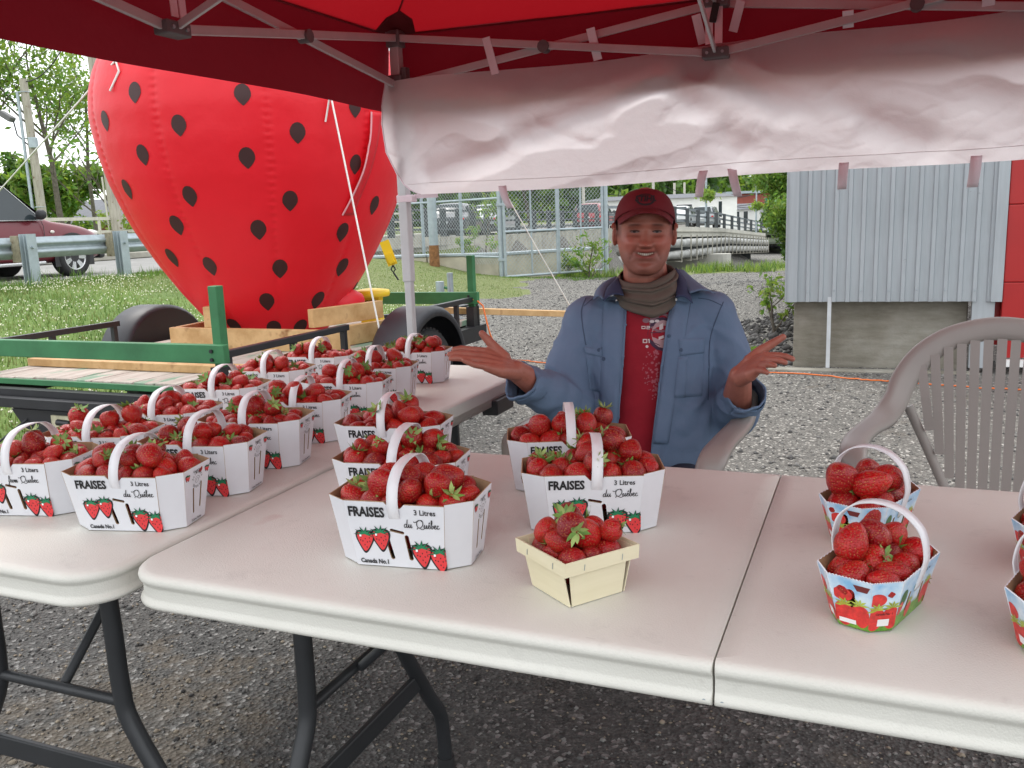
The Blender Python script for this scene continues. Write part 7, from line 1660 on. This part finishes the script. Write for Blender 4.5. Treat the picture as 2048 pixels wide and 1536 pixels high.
rs=random.Random(6); dots=[]
for k in range(80):
    y=rs.uniform(700,800); w=rs.uniform(0,1); x=1318-34*w*(.35+.65*abs(math.sin((y-690)/33))); r=rs.uniform(1.2,3.0)*(1.1-.5*w); dots.append(circ(x,y,r,r,8))
decal(teebvh,dots,M_pg if False else simple('faded pink dots',(.36,.09,.12),.8),'print_dots',teeo,.0013)
# trousers and shoes
tr=[]
for s in (-1,1):
    hip=Vector((bx+s*.09,by-.02,.44)); kn=Vector((bx+s*.13-.10,2.14,.475)); an=Vector((bx+s*.13-.10,2.40,.10)); tr+=chain([hip,kn],[.098,.076],14)+chain([kn,an],[.078,.062],14)
tr.append(loft([(bx,by,.42,.17,.13),(bx,by,.50,.172,.135),(bx,by,.56,.168,.135)],24))
link('trousers',remesh('trousers',[([tuple(MI@Vector(v)) for v in a],b) for a,b in tr],.010,simple('dark denim',(.02,.028,.05),.9,0,.2,20,.3,200,.001),3),MAN)
for s in (-1,1):
    an=Vector((bx+s*.13-.10,2.41,.07)); link('shoe',remesh('shoe',[([tuple(MI@Vector(v)) for v in a],b) for a,b in chain([an+Vector((0,.03,-.015)),an+Vector((-.02,-.10,-.025)),an+Vector((-.03,-.17,-.03))],[(.05,.055,.052),(.048,.05,.042),(.045,.04,.036)],14)],.007,simple('dark brown leather',(.05,.03,.02),.6) if s<0 else bpy.data.materials['dark brown leather'],2),MAN)
# ---------------------------------------------------------------- blue work shirt
def twill():
    t=NT('faded blue work twill'); co=t.coord(); n=t.noise(co,5,5,.6); n2=t.noise(co,16,5,.7); w=t.noise(co,500,2); c=t.ramp(n,[(.3,(.105,.165,.265)),(.7,(.145,.215,.325))]); st=t.ramp(t.noise(co,9,4,.7),[(.66,0),(.74,.35)]); t.color(t.mix(st,c,(.05,.06,.08))); t.set(Roughness=.88); b=t.bump(n2,.35,.008); t.bump(w,.2,.0006,b); return t.m
M_sh=twill()
CUL=at(1043,764,2.30); CUR_=at(1491,787,2.34)
sl=[loft([(bx+.01,by,.46,.205,.15),(bx+.008,by,.55,.200,.155),(bx,by,.66,.190,.152),(bx,by,.78,.188,.142),(bx,by,.88,.190,.130),(bx,by,.935,.175,.110),(bx,by+.002,.972,.135,.092),(bx+.003,by+.008,1.003,.092,.078),(bx+.004,by+.01,1.02,.075,.068)],40)]
E1_=at(1140,808,2.475); E2_=at(1462,828,2.49)
LB=CUL+(CUL-E1_).normalized()*.03; RB=CUR_+(CUR_-E2_).normalized()*.03
sl+=chain([SLh+Vector((.06,0,.012)),SLh+Vector((.005,0,.006)),SLh+Vector((-.012,-.002,-.03)),SLh.lerp(E1_,.5)+Vector((-.022,0,0)),E1_],[.070,.077,.072,.070,.068],18)+chain([E1_,E1_.lerp(CUL,.5),CUL,LB],[.068,.060,.050,.050],18)
sl+=chain([SRh+Vector((-.06,0,.012)),SRh+Vector((-.005,0,.006)),SRh+Vector((.012,-.002,-.03)),SRh.lerp(E2_,.5)+Vector((.022,0,0)),E2_],[.070,.077,.072,.071,.068],18)+chain([E2_,E2_.lerp(CUR_,.5),CUR_,RB],[.068,.062,.053,.053],18)
shirt=remesh('work_shirt',[([tuple(MI@Vector(v)) for v in a],b) for a,b in sl],.0065,M_sh,6)
MII=MI.inverted()
def seg_d(p,a,b): ab=b-a; t=max(0,min(1,(p-a).dot(ab)/ab.length_squared)); return (p-a-ab*t).length,t
bm=bmesh.new(); bm.from_mesh(shirt); bm.normal_update()
for v in bm.verts:
    w=MII@v.co; n=v.normal; d=0
    d+=.007*noise.noise(Vector((w.x*7,w.y*7,w.z*3.5)))+.0035*noise.noise(Vector((w.x*16,w.y*12,w.z*11)))
    d+=.0022*noise.noise(Vector((w.x*34,w.y*20,w.z*16)))+.004*max(0,1-abs(noise.noise(Vector((w.x*9+w.z*5,w.y*6,w.z*8-w.x*4))))*7)
    for e,c,sd in ((E1_,CUL,1),(E2_,CUR_,2)):
        dist,t=seg_d(w,e,c)
        if dist<.1: d+=.0035*math.sin(t*17+w.z*22)*min(1,(.1-dist)*25)*(1-t*.4)
        de=(w-e).length
        if de<.13: d+=.0065*math.sin(de*115+3*noise.noise(w*9))*(1-de/.13)
    # drag folds from the armpits across the chest
    for s in (-1,1):
        ap=Vector((bx+s*.17,by-.08,.84)); dl_,t=seg_d(w,ap,Vector((bx+s*.07,by-.13,.64)))
        d+=.0045*math.sin(dl_*130)*max(0,1-dl_/.09)
    d+=.006*math.cos((w.x-bx)*48+noise.noise(Vector((w.x*4,1,w.z*3)))*2)*sst(.80,.60,w.z)*.6 if False else .005*math.cos((w.x-bx)*44)*(1-sst(.58,.80,w.z))
    v.co+=n*d
Lx=lambda y:np.interp(y,[560,600,700,800,895,1000],[1262,1254,1249,1241,1232,1225]); Rx=lambda y:np.interp(y,[560,600,650,760,890,1000],[1350,1343,1332,1319,1303,1292])
dl=[]
for f in bm.faces:
    c=MII@f.calc_center_median(); px,py=pp(c)
    if c.y<by-.03 and Lx(py)<px<Rx(py) : dl.append(f); continue
    if (c-CUL).length<.11 and (c-CUL).dot((CUL-E1_).normalized())>0: dl.append(f); continue
    if (c-CUR_).length<.11 and (c-CUR_).dot((CUR_-E2_).normalized())>0: dl.append(f); continue
    if c.z>1.008 or c.z<.475: dl.append(f)
bmesh.ops.delete(bm,geom=dl,context='FACES')
for e in bm.edges:
    if len(e.link_faces)==1:
        for v in e.verts:
            w=MII@v.co; px,py=pp(w); l,r=float(Lx(py)),float(Rx(py)); tx=l if abs(px-l)<abs(px-r) else r
            if w.y<by-.03 and abs(px-tx)<14: v.co.x+=(tx-px)/F_PX*w.y
bm.to_mesh(shirt); bm.free()
for p in shirt.polygons: p.use_smooth=True
shbvh=BVHTree.FromPolygons([v.co.copy() for v in shirt.vertices],[tuple(p.vertices) for p in shirt.polygons])
so_=link('work_shirt',shirt,MAN); sm=so_.modifiers.new('t','SOLIDIFY'); sm.thickness=.003; sm.offset=-1
M_shd=simple('dark blue shirt lining',(.035,.05,.11),.9,0,.1,20); M_thr=simple('seam shadow thread',(.06,.095,.16),.9)
def qpatch(name,quad,nu,nv,off,mat,th=.002,par=None):
    (a,b,c,d)=[Vector(q) for q in quad]; pts=[]
    for j in range(nv+1):
        for i in range(nu+1):
            u=i/nu;v=j/nv; q=a.lerp(b,u).lerp(d.lerp(c,u),v); pts.append(cast(shbvh,q.x,q.y,off))
    ok=[p for p in pts if p is not None]
    if not ok: return
    # fill rays that slipped through the opening with the nearest hit
    last=ok[0]
    for i,p in enumerate(pts):
        if p is None or (p-last).length>.12: pts[i]=last
        else: last=p
    mb=MB(); mb.add(pts,[(j*(nu+1)+i,(j+1)*(nu+1)+i,(j+1)*(nu+1)+i+1,j*(nu+1)+i+1) for j in range(nv) for i in range(nu)],0,None,True)
    o=mb.obj(name,mat,par or so_); s=o.modifiers.new('t','SOLIDIFY'); s.thickness=th; s.offset=0; return o
def seam(name,pix,r=.0013,mat=None):
    P=[]; 
    for p in smooth2d(pix,6):
        q=cast(shbvh,p.x,p.y,.0006)
        if q is not None and (not P or (q-P[-1]).length<.08): P.append(q)
    if len(P)>2: mb=MB(); mb.tube(P,r,5); mb.obj(name,mat or M_thr,so_)
qpatch('placket',[(1207,600),(1250,603),(1231,888),(1196,888)],4,30,.0020,M_sh)
qpatch('placket',[(1346,600),(1380,606),(1336,888),(1306,888)],4,30,.0022,M_sh)
qpatch('pocket_flap',[(1168,694),(1203,698),(1205,714),(1170,706)],6,4,.0028,M_sh,.003)
qpatch('pocket_flap',[(1357,678),(1409,676),(1408,706),(1360,712)],8,6,.0032,M_sh,.003)
qpatch('pocket',[(1360,706),(1408,703),(1404,792),(1362,795)],8,10,.0016,M_sh,.0015)
qpatch('pen_pocket',[(1356,714),(1375,714),(1371,795),(1348,795)],3,10,.0032,M_sh,.002)
qpatch('pocket',[(1171,708),(1204,712),(1202,785),(1180,780)],6,10,.0014,M_sh,.0015)
seam('seam_line',[(1208,602),(1204,700),(1200,790),(1194,885)]); seam('seam_line',[(1222,602),(1218,700),(1214,790),(1208,885)],.0009); seam('seam_line',[(1381,606),(1368,680),(1352,780),(1337,885)]); seam('seam_line',[(1366,606),(1353,680),(1338,780),(1324,885)],.0009)
seam('armhole_seam',[(1172,596),(1163,620),(1165,650),(1172,690)],.0016); seam('armhole_seam',[(1447,604),(1432,640),(1420,680),(1418,740),(1416,800)],.0016); seam('yoke_seam',[(1200,592),(1185,598),(1168,612)],.0012); seam('yoke_seam',[(1396,596),(1420,600),(1446,612)],.0012)
seam('cuff_seam',[(1062,738),(1063,765),(1058,795)],.0012)
for px,py,m in ((1233,602,M_wink),(1352,600,M_wink),(1198,700,M_thr),(1362,700,M_thr),(1207,718,M_thr),(1338,672,M_thr)):
    q=cast(shbvh,px,py,.004)
    if q is not None: mb=MB(); mb.sphere(q,(.0055,.002,.0055) if m is M_thr else (.003,.002,.0055),10,6); mb.obj('button',m,so_)
# rolled cuffs: thick folded bands round the sleeve ends
for c,e,r in ((CUL,E1_,.0535),(CUR_,E2_,.0570)):
    ax=(c-e).normalized(); u_=ax.orthogonal().normalized(); w_=ax.cross(u_); mb=MB()
    def cf(u,v,c=c,r=r,ax=ax,u_=u_,w_=w_):
        a=2*PI*u; rr=r+.0025*math.sin(3*a+1)+.0018*noise.noise(Vector((math.cos(a)*2,math.sin(a)*2,v*3)))*3-.003*v; return MI@(c+ax*(-.045+.055*v+.006*math.sin(a*2))+(u_*math.cos(a)+w_*math.sin(a))*rr)
    mb.grid(cf,40,8); o=mb.obj('cuff',M_sh,so_); s=o.modifiers.new('t','SOLIDIFY'); s.thickness=.005
# collar
def collar(neck,outer,name,mat,n=8,lift=.0):
    A=[MI@at(*p) for p in neck];B=[MI@at(*p) for p in outer]; mb=MB()
    def cf(u,v):
        def pl(L,u): Q=smooth3(L,6); k=min(len(Q)-2,int(u*(len(Q)-1))); return Q[k].lerp(Q[k+1],u*(len(Q)-1)-k)
        p=pl(A,u).lerp(pl(B,u),v); return p+Vector((0,0,.010*math.sin(PI*v)))
    mb.grid(cf,12,8); o=mb.obj(name,mat,so_); s=o.modifiers.new('t','SOLIDIFY'); s.thickness=.003
collar([(1354,540,2.555),(1364,556,2.51),(1380,586,2.430)],[(1378,552,2.58),(1404,572,2.52),(1432,586,2.440)],'collar',M_sh)
collar([(1346,548,2.525),(1350,570,2.47),(1352,594,2.415)],[(1356,538,2.545),(1372,562,2.49),(1386,606,2.405)],'collar_lining',M_shd)
collar([(1240,562,2.525),(1242,574,2.47),(1247,592,2.425)],[(1236,561,2.55),(1216,576,2.49),(1207,602,2.425)],'collar_lining',M_shd)
collar([(1238,562,2.56),(1216,574,2.51),(1206,600,2.43)],[(1226,560,2.59),(1196,578,2.54),(1188,600,2.46)],'collar',M_sh)
